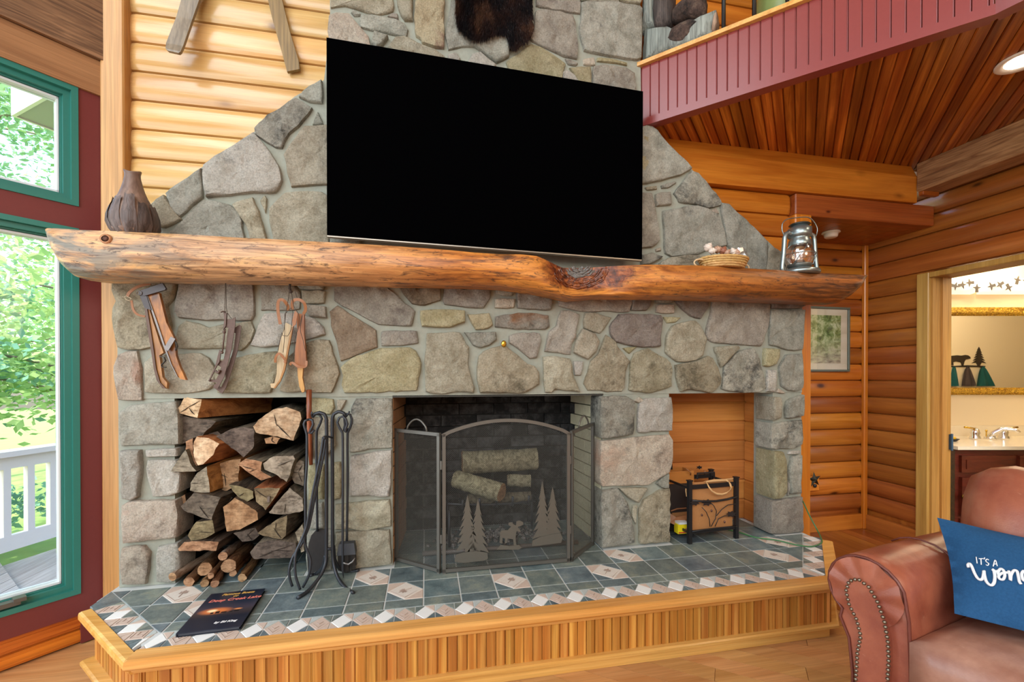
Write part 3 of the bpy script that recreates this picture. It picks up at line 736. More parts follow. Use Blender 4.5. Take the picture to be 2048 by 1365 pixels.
def stone_mesh(pts, h, seed, jamb):
    """outline (x, z) -> rough stone: pts on the wall, proud by h, back by jamb"""
    ar = parea(pts); out = []
    step = .028 if ar > .004 else .014
    for i in range(len(pts)):
        a, b = Vector(pts[i]), Vector(pts[(i + 1) % len(pts)]); n = max(1, int((b - a).length / step))
        for k in range(n): out.append(a + (b - a) * (k / n))
    sm = []
    for i in range(len(out)): sm.append(out[i] * .9 + (out[i - 1] + out[(i + 1) % len(out)]) * .05)
    c = sum(sm, Vector((0, 0))) / len(sm); sm = [p + (p - c).normalized() * .0028 for p in sm]; jit = .0055 if ar > .004 else .0016
    so = Vector((seed * 3.17, seed * 1.71, 0))
    sm = [p + Vector((noise.noise(Vector((p.x * 34, p.y * 34, 0)) + so), noise.noise(Vector((p.x * 34, p.y * 34, 9)) + so))) * jit for p in sm]
    n = len(sm); rings = []
    big = min(1, ar / .02)
    def ring(inset, frac, y, nz):
        r = []
        for p in sm:
            d = c - p; L = d.length; q = p + d * min(.8, inset / max(L, .004)) if frac is None else p + d * frac
            yy = y + noise.noise(Vector((q.x * 16, q.y * 16, 3)) + so) * nz + noise.noise(Vector((q.x * 45, q.y * 45, 7)) + so) * nz * .55
            r.append((q.x, yy, q.y))
        return r
    m = MB()
    rings = [ring(0, None, jamb, 0), ring(0, None, -h * .45, .002), ring(.0028, None, -h * .92, .006), ring(.012 * (.4 + .6 * big), None, -h * 1.08, .012 * big), ring(0, .30, -h * 1.15, .018 * big), ring(0, .55, -h * 1.15, .018 * big), ring(0, .78, -h * 1.15, .018 * big)]
    vs = [v for r in rings for v in r] + [(c.x, -h * 1.15 + noise.noise(Vector((c.x * 16, c.y * 16, 3)) + so) * .018 * big, c.y)]
    fs = [(r * n + k, r * n + (k + 1) % n, (r + 1) * n + (k + 1) % n, (r + 1) * n + k) for r in range(len(rings) - 1) for k in range(n)]
    L = len(rings) - 1
    fs += [(L * n + k, L * n + (k + 1) % n, len(vs) - 1) for k in range(n)]
    return m.add(vs, fs)
random.seed(11); si = 0
for ox, oy, sc, data in CROPS:
    for line in data.strip().split('\n'):
        k, pts = line.split(':'); q = [P(ox + x * sc, oy + y * sc, YS) for x, y in pix(pts)]
        q = [(v.x, max(v.z, .004)) for v in q]; si += 1
        jamb = .115 if min(v[1] for v in q) < .80 and max(v[1] for v in q) < .84 else .02
        stone_mesh(q, random.uniform(.014, .026) if parea(q) > .003 else .011, si, jamb).build('stone', STONES[k], fp, True, angle=50)
# plain stones that the television hides
for r in range(6):
    x = .26 + (r % 2) * .08
    while x < 1.60:
        w_ = random.uniform(.16, .26); z0 = 1.56 + r * .135
        q = [(x, z0), (x + w_ * .5, z0 - .008), (x + w_ - .02, z0 + .01), (x + w_ - .02, z0 + .112), (x + w_ * .4, z0 + .118), (x, z0 + .105)]
        si += 1; stone_mesh(q, .018, si, .02).build('stone', STONES[random.choice('gtpy')], fp, True, angle=50); x += w_

# the chimney goes on above the picture's edge
for r in range(12):
    x = .20 + (r % 2) * .03; zb = 2.80 + r * .165
    while x < 1.66:
        w_ = random.uniform(.19, .34); x2 = min(x + w_, 1.70)
        if x2 - x > .08:
            d_ = [random.uniform(-.014, .014) for _ in range(6)]; lo = zb + (.10 if r == 0 and x < 1.0 else .06 if r == 0 else 0)
            q = [(x, lo + d_[0]), ((x + x2) / 2, lo - .01 + d_[1]), (x2 - .02, lo + d_[2]), (x2 - .016, zb + .145 + d_[3]), ((x + x2) / 2, zb + .15 + d_[4]), (x + .004, zb + .14 + d_[5])]
            si += 1; stone_mesh(q, random.uniform(.014, .024), si, .02).build('stone', STONES[random.choice('gtpywgt')], fp, True, angle=50)
        x += w_
# ------------------------------------------------------------------ hearth
he = thing('hearth', 'raised tiled hearth with honey pine nosing and beadboard front', 'hearth', (1.0, -.25, 0))
def lineL(c): return (-1, -1, -c)          # keep x+y>=c
def lineR(c): return (1, -1, c)            # keep x-y<=c
core = [(-.688, .15), (-.688, -.105), (-.28, -.513), (2.375, -.513), (2.755, -.12), (2.77, .15)]
m = MB(); m.prism([(x, y, -.0022) for x, y in core], (0, 0, -.20))
m.box(-.46, .08, .10, .44, -.10, -.0022); m.box(.44, 1.56, .10, .48, -.10, -.0022); m.box(1.88, 2.60, .10, .30, -.10, -.0022)
m.build('hearth_core', plain('grout', srgb(196, 200, 198), .9, nz=.05), he)
def slate(name, a, b, c):
    t = NT(name); v = t.coords(); col = t.ramp(t.noise(v, 13, 6, .7), [(.34, a), (.52, b), (.7, c)])
    col = t.mix(.45, col, t.ramp(t.noise(v, 130, 3, .7), [(.3, .5), (.7, 1.25)]), 'MULTIPLY'); col = t.vary(col, .8, 1.2, .02)
    t.bump(t.noise(v, 60, 4), .12, .004); return t.done(col, .38, 0, .5)
SLATE = slate('slate_tile', srgb(88, 100, 100), srgb(114, 126, 122), srgb(142, 146, 130))
SLATED = slate('dark_slate_tile', srgb(80, 94, 100), srgb(104, 120, 124), srgb(130, 140, 138))
CREAM = plain('cream_tile', srgb(216, 208, 198), .45, nz=.08, bump=.15, bs=70); PINK = plain('pinkish_tile', srgb(200, 180, 166), .45, nz=.14, bump=.2, bs=60); WHITET = plain('white_tile', srgb(232, 234, 232), .35, nz=.03)
PALEG = plain('pale_grey_tile', srgb(180, 188, 186), .42, nz=.1)
g = .0027; T0 = .152
def tile(poly, mat, name='tile', dz=0.0, th=.011):
    if len(poly) < 3 or parea(poly) < .00012: return
    cx_, cy_ = sum(p[0] for p in poly) / len(poly), sum(p[1] for p in poly) / len(poly)
    inn = []
    for x, y in poly:
        d = Vector((cx_ - x, cy_ - y)); L = d.length; d = d * (.0022 / L if L > 0 else 0); inn.append((x + d.x, y + d.y))
    n = len(poly); mb = MB()
    mb.add([(x, y, -th) for x, y in poly] + [(x, y, dz - .0015) for x, y in poly] + [(x, y, dz) for x, y in inn],
           [tuple(range(n - 1, -1, -1))] + [(r * n + i, r * n + (i + 1) % n, (r + 1) * n + (i + 1) % n, (r + 1) * n + i) for r in (0, 1) for i in range(n)] + [tuple(2 * n + i for i in range(n))])
    return mb.build(name, mat, he)
INL, INR, OUTL, OUTR = -.71, 2.775, -.832, 2.897
openings = ((-.455, .07), (.47, 1.525), (1.925, 2.565))
field = [lineL(INL + g), lineR(INR - g), (0, -1, .399 - g), (-1, 0, .685), (1, 0, 2.765)]
DIAM = {(-3, 1), (-2, 0), (3, 0), (2, 1), (6, 0), (9, 0), (10, 1), (15, 0), (16, 1)}
yB = -.3344
def leaf(cx_, cy_, s, a, parent, z):
    mb = MB(); R = Matrix.Rotation(a, 2)
    for k in range(5):
        an = math.pi / 2 + (k - 2) * .75; L = s * (1, .8, 1)[min(k, 4 - k)] if k != 2 else s * 1.15
        tip = R @ Vector((math.cos(an), math.sin(an))) * L; sd = R @ Vector((-math.sin(an), math.cos(an))) * s * .22; b0 = tip * .12
        mb.add([(cx_ + b0.x, cy_ + b0.y, z), (cx_ + tip.x * .55 + sd.x, cy_ + tip.y * .55 + sd.y, z + .0012), (cx_ + tip.x, cy_ + tip.y, z), (cx_ + tip.x * .55 - sd.x, cy_ + tip.y * .55 - sd.y, z + .0012)], [(0, 1, 2, 3)])
    st = R @ Vector((0, -1)) * s * .9; mb.tube([(cx_, cy_, z), (cx_ + st.x, cy_ + st.y, z)], .0012, 5)
    return mb.build('leaf_relief', plain('leaf_relief_%d' % len(bpy.data.materials), srgb(176, 158, 146), .5), parent)
RELIEF = plain('tile_relief', srgb(170, 150, 138), .5)
for r in range(-1, 6):
    for k in range(-6, 20):
        x0, x1, y0, y1 = k * T0 + g, (k + 1) * T0 - g, yB + r * T0 + g, yB + (r + 1) * T0 - g
        if r < 2:
            cell = clip([(x0, y0), (x1, y0), (x1, y1), (x0, y1)], field)
            if (k, r) in DIAM and len(cell) == 4 and parea(cell) > .018:
                cx_, cy_ = (x0 + x1) / 2, (y0 + y1) / 2; e = .0015
                tl = tile([(x0, cy_), (cx_, y0), (x1, cy_), (cx_, y1)], CREAM, 'diamond_tile')
                s_ = .8; fr = MB()
                fr.tube([(cx_ - .076 * s_, cy_, .0005), (cx_, cy_ - .076 * s_, .0005), (cx_ + .076 * s_, cy_, .0005), (cx_, cy_ + .076 * s_, .0005), (cx_ - .076 * s_, cy_, .0005)], .0016, 5); fr.build('tile_border', RELIEF, tl)
                lb = MB(); a = random.random() * 6
                for q in range(5):
                    an = a + (q - 2) * .62; L = (.020, .026, .032)[2 - abs(q - 2)]; d = Vector((math.cos(an), math.sin(an))); sd = Vector((-d.y, d.x)) * .007
                    lb.add([(cx_, cy_, .0004), (cx_ + d.x * L * .5 + sd.x, cy_ + d.y * L * .5 + sd.y, .0018), (cx_ + d.x * L, cy_ + d.y * L, .0004), (cx_ + d.x * L * .5 - sd.x, cy_ + d.y * L * .5 - sd.y, .0018)], [(0, 1, 2, 3)])
                lb.tube([(cx_, cy_, .0008), (cx_ - math.cos(a) * .03, cy_ - math.sin(a) * .03, .0008)], .0013, 5); lb.build('leaf_relief', RELIEF, tl)
                for (cx2, cy2, sx, sy, mt) in ((x0, y0, 1, 1, SLATED), (x1, y0, -1, 1, PINK), (x1, y1, -1, -1, SLATED), (x0, y1, 1, -1, PINK)):
                    hx = (x1 - x0) / 2 - .003; hy = (y1 - y0) / 2 - .003
                    tile([(cx2, cy2), (cx2 + sx * hx, cy2), (cx2, cy2 + sy * hy)], mt, 'corner_tile')
                continue
            c2 = cell if r < 1 or True else cell
            # tiles that reach behind the wall face are kept only in the openings
            if r == 1 or r < 1: tile(clip(cell, [(0, 1, .02)]) if y1 > .02 else cell, SLATED if (k * 7 + r * 3) % 4 == 0 else SLATE)
        else:
            for a, b in openings:
                cell = clip([(x0, y0), (x1, y0), (x1, y1), (x0, y1)], [(-1, 0, -a), (1, 0, b), (0, 1, .45 if a < 1.6 else .262)])
                if cell: tile(cell, SLATED if (k + r) % 3 == 0 else SLATE)
# border of small diamonds: along the front and both chamfers
raw_tile = tile
def border(A, D, N, L, cl=None, cls=(), wd=.094):
    def tile(poly, mat, name='tile'): q = clip(poly, list(cls)); return raw_tile(q, mat, name) if q else None
    s_ = .076; n = int(round(L / s_)); s_ = L / n
    def pt(u, v): c = A + D * u + N * v; return (c.x, c.y)
    if cl: tile(clip([pt(L, 0), pt(L + .2, 0), pt(L + .2, wd), pt(L, wd)], [cl, (0, 1, .01)]), SLATED, 'border_tile')
    for i in range(n):
        u0, u1 = i * s_, (i + 1) * s_; um = (u0 + u1) / 2; e = .0015
        pat = i % 2
        dq = [pt(u0 + e, wd / 2), pt(um, e), pt(u1 - e, wd / 2), pt(um, wd - e)]
        if cl and len(clip(dq, [cl])) and parea(clip(dq, [cl])) < .9 * parea(dq): tile(clip(dq, [cl]), CREAM, 'border_diamond'); continue
        tl = tile([pt(u0 + e, wd / 2), pt(um, e), pt(u1 - e, wd / 2), pt(um, wd - e)], PINK if pat else WHITET, 'border_diamond')
        if pat and tl and len(clip(dq, list(cls))) == 4:
            m2 = MB(); f_ = .62
            m2.tube([(*pt(um + (s_ / 2) * f_ * c_, wd / 2 + (wd / 2) * f_ * d_), .0005) for c_, d_ in ((-1, 0), (0, -1), (1, 0), (0, 1), (-1, 0))], .0013, 5)
            m2.tube([(*pt(um - .012, wd / 2 + .006), .0006), (*pt(um, wd / 2 - .007), .0006), (*pt(um + .011, wd / 2 + .008), .0006)], .0013, 5)
            m2.build('tile_border', RELIEF, tl)
        # half triangles between diamonds at inner and outer edge
        tile([pt(u0 + e, 0), pt(um - e, 0), pt(u0 + e, wd / 2 - 2 * e)], SLATED if pat else PINK, 'border_triangle')
        tile([pt(um + e, 0), pt(u1 - e, 0), pt(u1 - e, wd / 2 - 2 * e)], PINK if pat else SLATED, 'border_triangle')
        tile([pt(u0 + e, wd), pt(u0 + e, wd / 2 + 2 * e), pt(um - e, wd)], PALEG if pat else SLATE, 'border_triangle')
        tile([pt(um + e, wd), pt(u1 - e, wd / 2 + 2 * e), pt(u1 - e, wd)], SLATE if pat else PINK, 'border_triangle')
D45L = Vector((-S2, S2)); D45R = Vector((S2, S2))
a0 = Vector((OUTL + .4955 + .012, -.4955)); a1 = Vector((OUTR - .4955 - .012, -.4955))
def halfp(p, q, keep):                     # keep the side of the line p-q where 'keep' lies
    a, b = q[1] - p[1], p[0] - q[0]; c = a * p[0] + b * p[1]
    return (a, b, c - .001) if a * keep[0] + b * keep[1] <= c else (-a, -b, -c - .001)
mL = ((OUTL + .4955, -.4955), (INL + .399, -.399)); mR = ((OUTR - .4955, -.4955), (INR - .399, -.399)); mid = (1.0, -.45)
a0 = Vector((OUTL + .4955, -.4955)); a1 = Vector((OUTR - .4955, -.4955))
border(a0, Vector((1, 0)), Vector((0, 1)), a1.x - a0.x, None, [halfp(*mL, mid), halfp(*mR, mid)])
b0 = Vector((OUTL + .4955, -.4955)); border(b0 - D45L * .02, D45L, Vector((S2, S2)), .456, (-1, 0, .684), [halfp(*mL, (-.6, -.2))], .0845)
c0 = Vector((OUTR - .4955, -.4955)); border(c0 - D45R * .02, D45R, Vector((-S2, S2)), .57, None, [halfp(*mR, (2.7, -.15))], .0845)
# nosing, cove, beadboards, ledge and toe kick along three runs
FC = [Vector((-.325, -.565)), Vector((2.405, -.565))]
LB = Vector((-.69, -.20)); RB = Vector((2.80, -.17))
def run(mb, path, prof):                   # sweep a profile (out, z) along a polyline seen from above
    n = len(path); vs = []
    nor = []
    for i in range(n - 1): d = (path[i + 1] - path[i]).normalized(); nor.append(Vector((d.y, -d.x)))
    for i in range(n):
        if i == 0: o_ = nor[0]
        elif i == n - 1: o_ = nor[-1]
        else: b_ = (nor[i - 1] + nor[i]).normalized(); o_ = b_ / (b_ @ nor[i])
        for u, z in prof: vs.append((path[i].x + o_.x * u, path[i].y + o_.y * u, z))
    k = len(prof); fs = [(i * k + j, i * k + (j + 1) % k, (i + 1) * k + (j + 1) % k, (i + 1) * k + j) for i in range(n - 1) for j in range(k)]
    fs += [tuple(range(k - 1, -1, -1)), tuple((n - 1) * k + j for j in range(k))]
    return mb.add(vs, fs)
def nosing_prof(wd=.068): return [(-wd, .003), (-.010, .004), (-.002, .001), (0, -.008), (0, -.022), (-.006, -.030), (-.014, -.034), (-.014, -.038), (-.018, -.046), (-.030, -.050), (-wd, -.050)]
run(MB(), [FC[0], FC[1]], nosing_prof()).build('nosing', NOSE, he)
run(MB(), [LB, FC[0]], nosing_prof(.038)).build('nosing', NOSE, he); run(MB(), [FC[1], RB], nosing_prof(.052)).build('nosing', NOSE, he)
run(MB(), [LB, FC[0], FC[1], RB], [(-.012, -.186), (-.004, -.190), (-.004, -.200), (-.016, -.204), (-.06, -.204), (-.06, -.186)]).build('ledge', NOSE, he)
run(MB(), [LB + Vector((.06, 0)), FC[0] + Vector((.012, 0)), FC[1] - Vector((.012, 0)), RB], [(-.030, -.204), (-.030, -.2495), (-.06, -.2495), (-.06, -.204)]).build('toe_kick', NOSE, he)
def boards(A, B):
    D = (B - A).normalized(); N = Vector((-D.y, D.x)); L = (B - A).length; wd = .0362; k = 0
    n = int(round(L / wd)); wd = L / n
    for k in range(n):
        v0, v1 = k * wd, (k + 1) * wd; m = MB()
        FB(m, A, D, N, v0 + .0008, v1 - .0048, .030, .042, -.190, -.046)
        c = A + D * (v1 - .0027) + N * .0345; m.tube([(c.x, c.y, -.190), (c.x, c.y, -.046)], .0022, 5, cap=False)
        m.build('bead_board', BEAD, he)
boards(FC[0] + Vector((.012, 0)), FC[1] - Vector((.012, 0))); boards(LB + Vector((.02, 0)), FC[0] + Vector((.012, .0))); boards(FC[1] - Vector((.012, 0)), RB)
# a dark backing so that no gap shows between boards
run(MB(), [LB + Vector((.03, 0)), FC[0] + Vector((.018, 0)), FC[1] - Vector((.018, 0)), RB], [(-.043, -.05), (-.043, -.19), (-.058, -.19), (-.058, -.05)]).build('board_backing', plain('board_backing', srgb(96, 56, 22), .8), he)

# ================================================================== MANTEL AND WHAT HANGS ON THE CHIMNEY
MW = NT('live_edge_log'); v_ = MW.coords((1.6, 9, 13), rnd=False); vf = MW.coords((5, 90, 120), rnd=False)
n1 = MW.noise(v_, 1.6, 6, .62, 1.4); colc = MW.ramp(n1, [(.30, srgb(112, 62, 30)), (.45, srgb(184, 112, 50)), (.58, srgb(218, 144, 66)), (.75, srgb(226, 150, 64))]); coll = MW.ramp(n1, [(.30, srgb(122, 88, 62)), (.44, srgb(190, 142, 96)), (.58, srgb(216, 170, 122)), (.75, srgb(226, 178, 112))])
tc = MW.node('TexCoord'); sx = MW.node('SeparateXYZ'); MW.link(tc.outputs['Object'], sx.inputs[0])
mr0 = MW.node('MapRange'); mr0.inputs[1].default_value = -1.0; mr0.inputs[2].default_value = -.3; MW.link(sx.outputs[0], mr0.inputs[0]); col = MW.mix(mr0.outputs[0], coll, colc)
mr = MW.node('MapRange'); mr.inputs[1].default_value = -1.75; mr.inputs[2].default_value = -1.05; mr.inputs[3].default_value = 1; mr.inputs[4].default_value = 0; MW.link(sx.outputs[0], mr.inputs[0])
gn = MW.ramp(MW.noise(MW.coords((3, 8, 9), rnd=False), 1.5, 5, .6, 1.0), [(.44, 0.0), (.56, 1.0)]); mul = MW.node('Math', operation='MULTIPLY'); MW.link(mr.outputs[0], mul.inputs[0]); MW.link(gn, mul.inputs[1])
col = MW.mix(mul.outputs[0], col, srgb(128, 124, 112))                                   # weathered grey end
mr2 = MW.node('MapRange'); mr2.inputs[1].default_value = .55; mr2.inputs[2].default_value = 1.5; MW.link(sx.outputs[0], mr2.inputs[0])
col = MW.mix(mr2.outputs[0], col, MW.ramp(MW.noise(MW.coords((3, 26, 34), rnd=False), 1.0, 5, .6, .6), [(.36, srgb(70, 40, 20)), (.62, srgb(164, 98, 46))]))   # striped brown end
dk = MW.ramp(MW.noise(MW.coords((7, 22, 30), rnd=False), 1.3, 5, .7, .8), [(.54, 0.0), (.66, .85)]); col = MW.mix(dk, col, srgb(70, 50, 40)); col = MW.mix(MW.ramp(MW.noise(MW.coords((20, 50, 60), rnd=False), 1.2, 4, .7), [(.60, 0.0), (.68, .8)]), col, srgb(60, 40, 30))
col = MW.mix(MW.ramp(MW.noise(MW.coords((2.2, 34, 44), rnd=False), 1.0, 5, .62, .7), [(.53, 0.0), (.66, .7)]), col, srgb(98, 60, 36)); col = MW.mix(.45, col, MW.ramp(MW.noise(vf, 1.0, 2), [(.3, .45), (.62, 1.1)]), 'MULTIPLY')
# dark burl patch around the hollow
_c = P(1172, 548, -.2); _mp = MW.node('Mapping'); _mp.inputs['Location'].default_value = (-(_c.x - 1.05) / .21, 0, -(_c.z - 1.28 + .012) / .075); _mp.inputs['Scale'].default_value = (1 / .21, 0, 1 / .075); MW.link(tc.outputs['Object'], _mp.inputs[0])
_ln = MW.node('VectorMath', operation='LENGTH'); MW.link(_mp.outputs[0], _ln.inputs[0]); _ad = MW.node('Math', operation='MULTIPLY_ADD'); MW.link(MW.noise(MW.coords((9, 9, 16), rnd=False), 1.2, 5, .65), _ad.inputs[0]); _ad.inputs[1].default_value = 1.3; MW.link(_ln.outputs['Value'], _ad.inputs[2])
_v = MW.coords((14, 14, 14), rnd=False); _bc = MW.ramp(MW.noise(_v, 1.6, 6, .7, 1.2), [(.36, srgb(52, 32, 26)), (.5, srgb(112, 56, 32)), (.66, srgb(170, 98, 50))])
_sub = MW.node('MapRange'); _sub.inputs[1].default_value = 1.55; _sub.inputs[2].default_value = 1.85; _sub.inputs[3].default_value = 1; _sub.inputs[4].default_value = 0; MW.link(_ad.outputs[0], _sub.inputs[0]); col = MW.mix(_sub.outputs[0], col, _bc)
MW.bump(MW.noise(MW.coords((3, 26, 34), rnd=False), 1.0, 5), .35, .012); MW.bump(MW.noise(vf, 1.0, 2), .25, .004)
MW = MW.done(col, .42, 0, .5)
BURL = NT('dark_burl'); v_ = BURL.coords((14, 14, 14), rnd=False); col = BURL.ramp(BURL.noise(v_, 1.6, 6, .7, 1.2), [(.36, srgb(52, 32, 26)), (.5, srgb(108, 56, 34)), (.66, srgb(164, 96, 52))])
BURL.bump(BURL.noise(v_, 3.0, 5), .7, .012); BURL = BURL.done(col, .25, 0, .6)
PAIRS = [((97, 457), (98, 470)), ((105, 457.5), (117, 511)), ((118, 458), (134, 535)), ((135, 459), (153, 554)), ((188, 461), (188, 559)), ((300, 466), (300, 560)), ((400, 470), (407, 560.6)), ((500, 476), (500, 562)), ((590, 481), (590, 564)), ((700, 487), (700, 566)), ((800, 493), (800, 569)), ((900, 501), (900, 571)), ((1000, 509), (1000, 574)), ((1040, 510), (1039, 579)), ((1074, 512), (1078, 585)), ((1100, 519), (1117, 593)), ((1137, 527), (1146, 599)), ((1195, 528), (1195, 595)), ((1273, 528), (1273, 595)), ((1340, 529), (1360, 596)), ((1418, 532), (1420, 598)), ((1500, 537), (1500, 601)), ((1555, 540.6), (1560, 603)), ((1623, 545.5), (1640, 606)), ((1660, 547), (1676, 606)), ((1690, 548.5), (1695, 595)), ((1715, 549.5), (1711, 580)), ((1730, 550.3), (1730, 556))]
mt = thing('mantel', 'long live-edge half log mantel with a dark burl hollow right of centre', 'mantel', (1.05, 0, 1.28))
YT, YB = -.225, -.15
def mant(t):
    i = min(int(t), len(PAIRS) - 2); f = t - i
    (a, b), (c, d) = PAIRS[i], PAIRS[i + 1]
    return (a[0] + (c[0] - a[0]) * f, a[1] + (c[1] - a[1]) * f), (b[0] + (d[0] - b[0]) * f, b[1] + (d[1] - b[1]) * f)
m = MB(); NS = 4 * (len(PAIRS) - 1); vs = []; K = 16
for i in range(NS + 1):
    tp, bt = mant(i / 4); a = P(tp[0], tp[1], YT); b = P(bt[0], bt[1], YB)
    hol = math.exp(-((tp[0] - 1150) / 52) ** 2) if tp[0] < 1150 else math.exp(-((tp[0] - 1150) / 105) ** 2)
    end = min(1, (i + 1) / 10, (NS - i + 1) / 8)
    for k in range(K):
        if k == 0: q = Vector((a.x, 0, a.z))
        elif k == 1: q = Vector((a.x, -.12, a.z))
        elif k == K - 1: q = Vector((b.x, 0, b.z + .012))
        elif k == K - 2: q = Vector((b.x, -.075, b.z))
        else:
            s_ = (k - 2) / (K - 5); an = s_ * math.pi / 2
            x = a.x + (b.x - a.x) * s_ ** 1.3; z = a.z + (b.z - a.z) * (math.sin(an) ** 1.15 if s_ < 1 else 1)
            y = YT - .03 * math.sin(s_ * math.pi) * end + (YB - YT) * s_ ** 2
            h_ = hol * max(0, math.sin(min(1, s_ * 1.25) * math.pi)) ; y += .10 * h_ + (.09 * hol * (1 - s_ / .3) if s_ < .3 else 0)
            q = Vector((x, y, z))
            nz = .012 if 4 < i < NS - 4 else .004
            q.y += noise.noise(Vector((x * 3.2, z * 9, 1))) * nz + noise.noise(Vector((x * 9, z * 26, 4))) * nz * .5
        vs.append(q)
fs = [(i * K + k, i * K + (k + 1) % K, (i + 1) * K + (k + 1) % K, (i + 1) * K + k) for i in range(NS) for k in range(K)]
fs += [tuple(range(K - 1, -1, -1)), tuple(NS * K + k for k in range(K))]
m.add(vs, fs)
m.build('log_body', MW, mt, True, angle=60)
# burl: twisted dark ridges inside the hollow
random.seed(5); bu = MB(); sil = MB(); SV = []
for idx, q in enumerate(vs):
    if 2 <= idx % K <= 12:
        d_ = q - CAM; dep = d_ @ FW; SV.append((CX + FPX * (d_ @ RT) / dep, CY - FPX * (d_ @ UP) / dep, q))
SV = [t for t in SV if 1060 < t[0] < 1280]
for k in range(64):                          # strands that curl round the hollow, half sunk in the wood
    s_ = random.uniform(.12, 1.0); t0 = random.uniform(.02, .75); t1 = min(.98, t0 + random.uniform(.16, .38)); pts = []
    for r in range(7):
        t = t0 + (t1 - t0) * r / 6; px = 1156 - (52 if t < .5 else 66) * s_ * math.cos(math.pi * t) + random.uniform(-1.5, 1.5); py = 531 + 46 * s_ * math.sin(math.pi * t) + random.uniform(-1.5, 1.5)
        near = sorted(SV, key=lambda v: (v[0] - px) ** 2 + (v[1] - py) ** 2)[:3]; y = sum(v[2].y for v in near) / 3; pts.append(P(px, py, y - .001))
    rr = random.uniform(.0038, .0062); (sil if s_ < .55 else bu).stube(pts, [rr * f for f in (.3, .8, 1, 1.05, 1, .8, .3)], 7)
bu.build('burl_ridges', BURL, mt, True, label='dark reddish burl ridges'); sil.build('burl_ridges', plain('grey_burl', srgb(104, 100, 96), .3, nz=.4), mt, True, label='silvery burl ridges')
kn = MB(); c = P(212, 478, -.240); kn.lathe([(.019, 0), (.017, .005), (.012, .006)], c, 14, ax=(0, -1, 0), sx=1.1, cap=False); kn.lathe([(.013, .003), (0, .004)], c, 14, ax=(0, -1, 0), sx=1.1, mi=1); kn.build('knot', [plain('mantel_knot_rim', srgb(170, 116, 76), .6, nz=.4, bump=.4, bs=120), plain('mantel_knot', srgb(88, 52, 34), .7, nz=.5, bump=.5, bs=120)], mt, True)
def mz(px):                                 # height of the mantel top
    for i in range(len(PAIRS) - 1):
        a, c = PAIRS[i][0], PAIRS[i + 1][0]
        if a[0] <= px <= c[0]: return P(px, a[1] + (c[1] - a[1]) * (px - a[0]) / (c[0] - a[0]), YT).z
# ---- television
TB = NT('tv_screen'); TB = TB.done((.0008, .0008, .001), .25, 0, 0.0)
tv = thing('television', 'large black flat screen television mounted above the mantel', 'television', (.94, -.1, 1.5))
c4 = [P(653, 75, -.12), P(1286, 183, -.12), P(1284, 519, -.12), P(654, 470, -.12)]; cc = sum(c4, Vector()) / 4
def off(k, y): return [Vector((p.x + (cc.x - p.x) * k, y, p.z + (cc.z - p.z) * k)) for p in c4]
m = MB(); m.prism(off(.001, -.114), (0, .034, 0)); m.build('housing', plain('tv_housing', srgb(70, 68, 66), .4, .4), tv)
m = MB(); m.prism(off(.0, -.1205), (0, .006, 0)); m.build('screen', TB, tv)
m = MB(); a, b = c4[3], c4[2]; m.hexa([a + V(0, .004, -.006), b + V(0, .004, -.006), b + V(0, .03, -.006), a + V(0, .03, -.006), a + V(0, .004, 0), b + V(0, .004, 0), b + V(0, .03, 0), a + V(0, .03, 0)]); m.build('bottom_trim', plain('silver_trim', srgb(150, 140, 128), .35, .7), tv)
m = MB(); m.box(.7, 1.2, -.082, -.055, 1.75, 2.15); m.box(.78, 1.12, -.055, .0, 1.82, 2.08); m.build('wall_bracket', BLACKM, tv)
# ---- hide on the chimney
out = [(906, 0), (906, 20), (907, 42), (909, 56), (917, 66), (927, 73), (941, 82), (955, 84), (966, 83), (974, 80), (985, 74), (997, 71), (1011, 74), (1017, 86), (1021, 98), (1029, 103), (1037, 99), (1046, 93), (1055, 85), (1062, 78), (1067, 66), (1069, 56), (1068, 35), (1067, 0)]
hd = thing('fur_hide', 'dark brown and black fur hide hanging on the chimney above the television', 'fur hide', (P(988, 40, 0).x, -.02, 2.95))
o3 = [P(x, y, -.028) for x, y in out]; xl, xr = o3[0].x, o3[-1].x; zt = o3[0].z
up_ = [Vector((xr + .02, -.028, zt + .25)), Vector((xr - .02, -.028, zt + .5)), Vector((xl + .02, -.028, zt + .5)), Vector((xl - .02, -.028, zt + .25))]
poly = [Vector((v.x + (sum(p.x for p in o3) / len(o3) - v.x) * .06, -.028, v.z + .012)) for v in o3] + up_
FUR = NT('fur'); v_ = FUR.coords((6, 6, 4), rnd=False); col = FUR.ramp(FUR.noise(v_, 1.4, 3), [(.38, srgb(22, 18, 20)), (.52, srgb(44, 28, 24)), (.66, srgb(84, 56, 40))])
FUR = FUR.done(col, .45, 0, .4)
m = MB(); m.prism(poly, (0, .02, 0)); m.build('hide', FUR, hd)
random.seed(9); fm = MB(); vs = []; fs = []
px_ = [(p.x, p.z) for p in poly]
def inside(x, z):
    r = False; j = len(px_) - 1
    for i in range(len(px_)):
        if (px_[i][1] > z) != (px_[j][1] > z) and x < (px_[j][0] - px_[i][0]) * (z - px_[i][1]) / (px_[j][1] - px_[i][1]) + px_[i][0]: r = not r
        j = i
    return r
x0, x1 = min(p[0] for p in px_), max(p[0] for p in px_); z0, z1 = min(p[1] for p in px_), zt + .50
cnt = 0
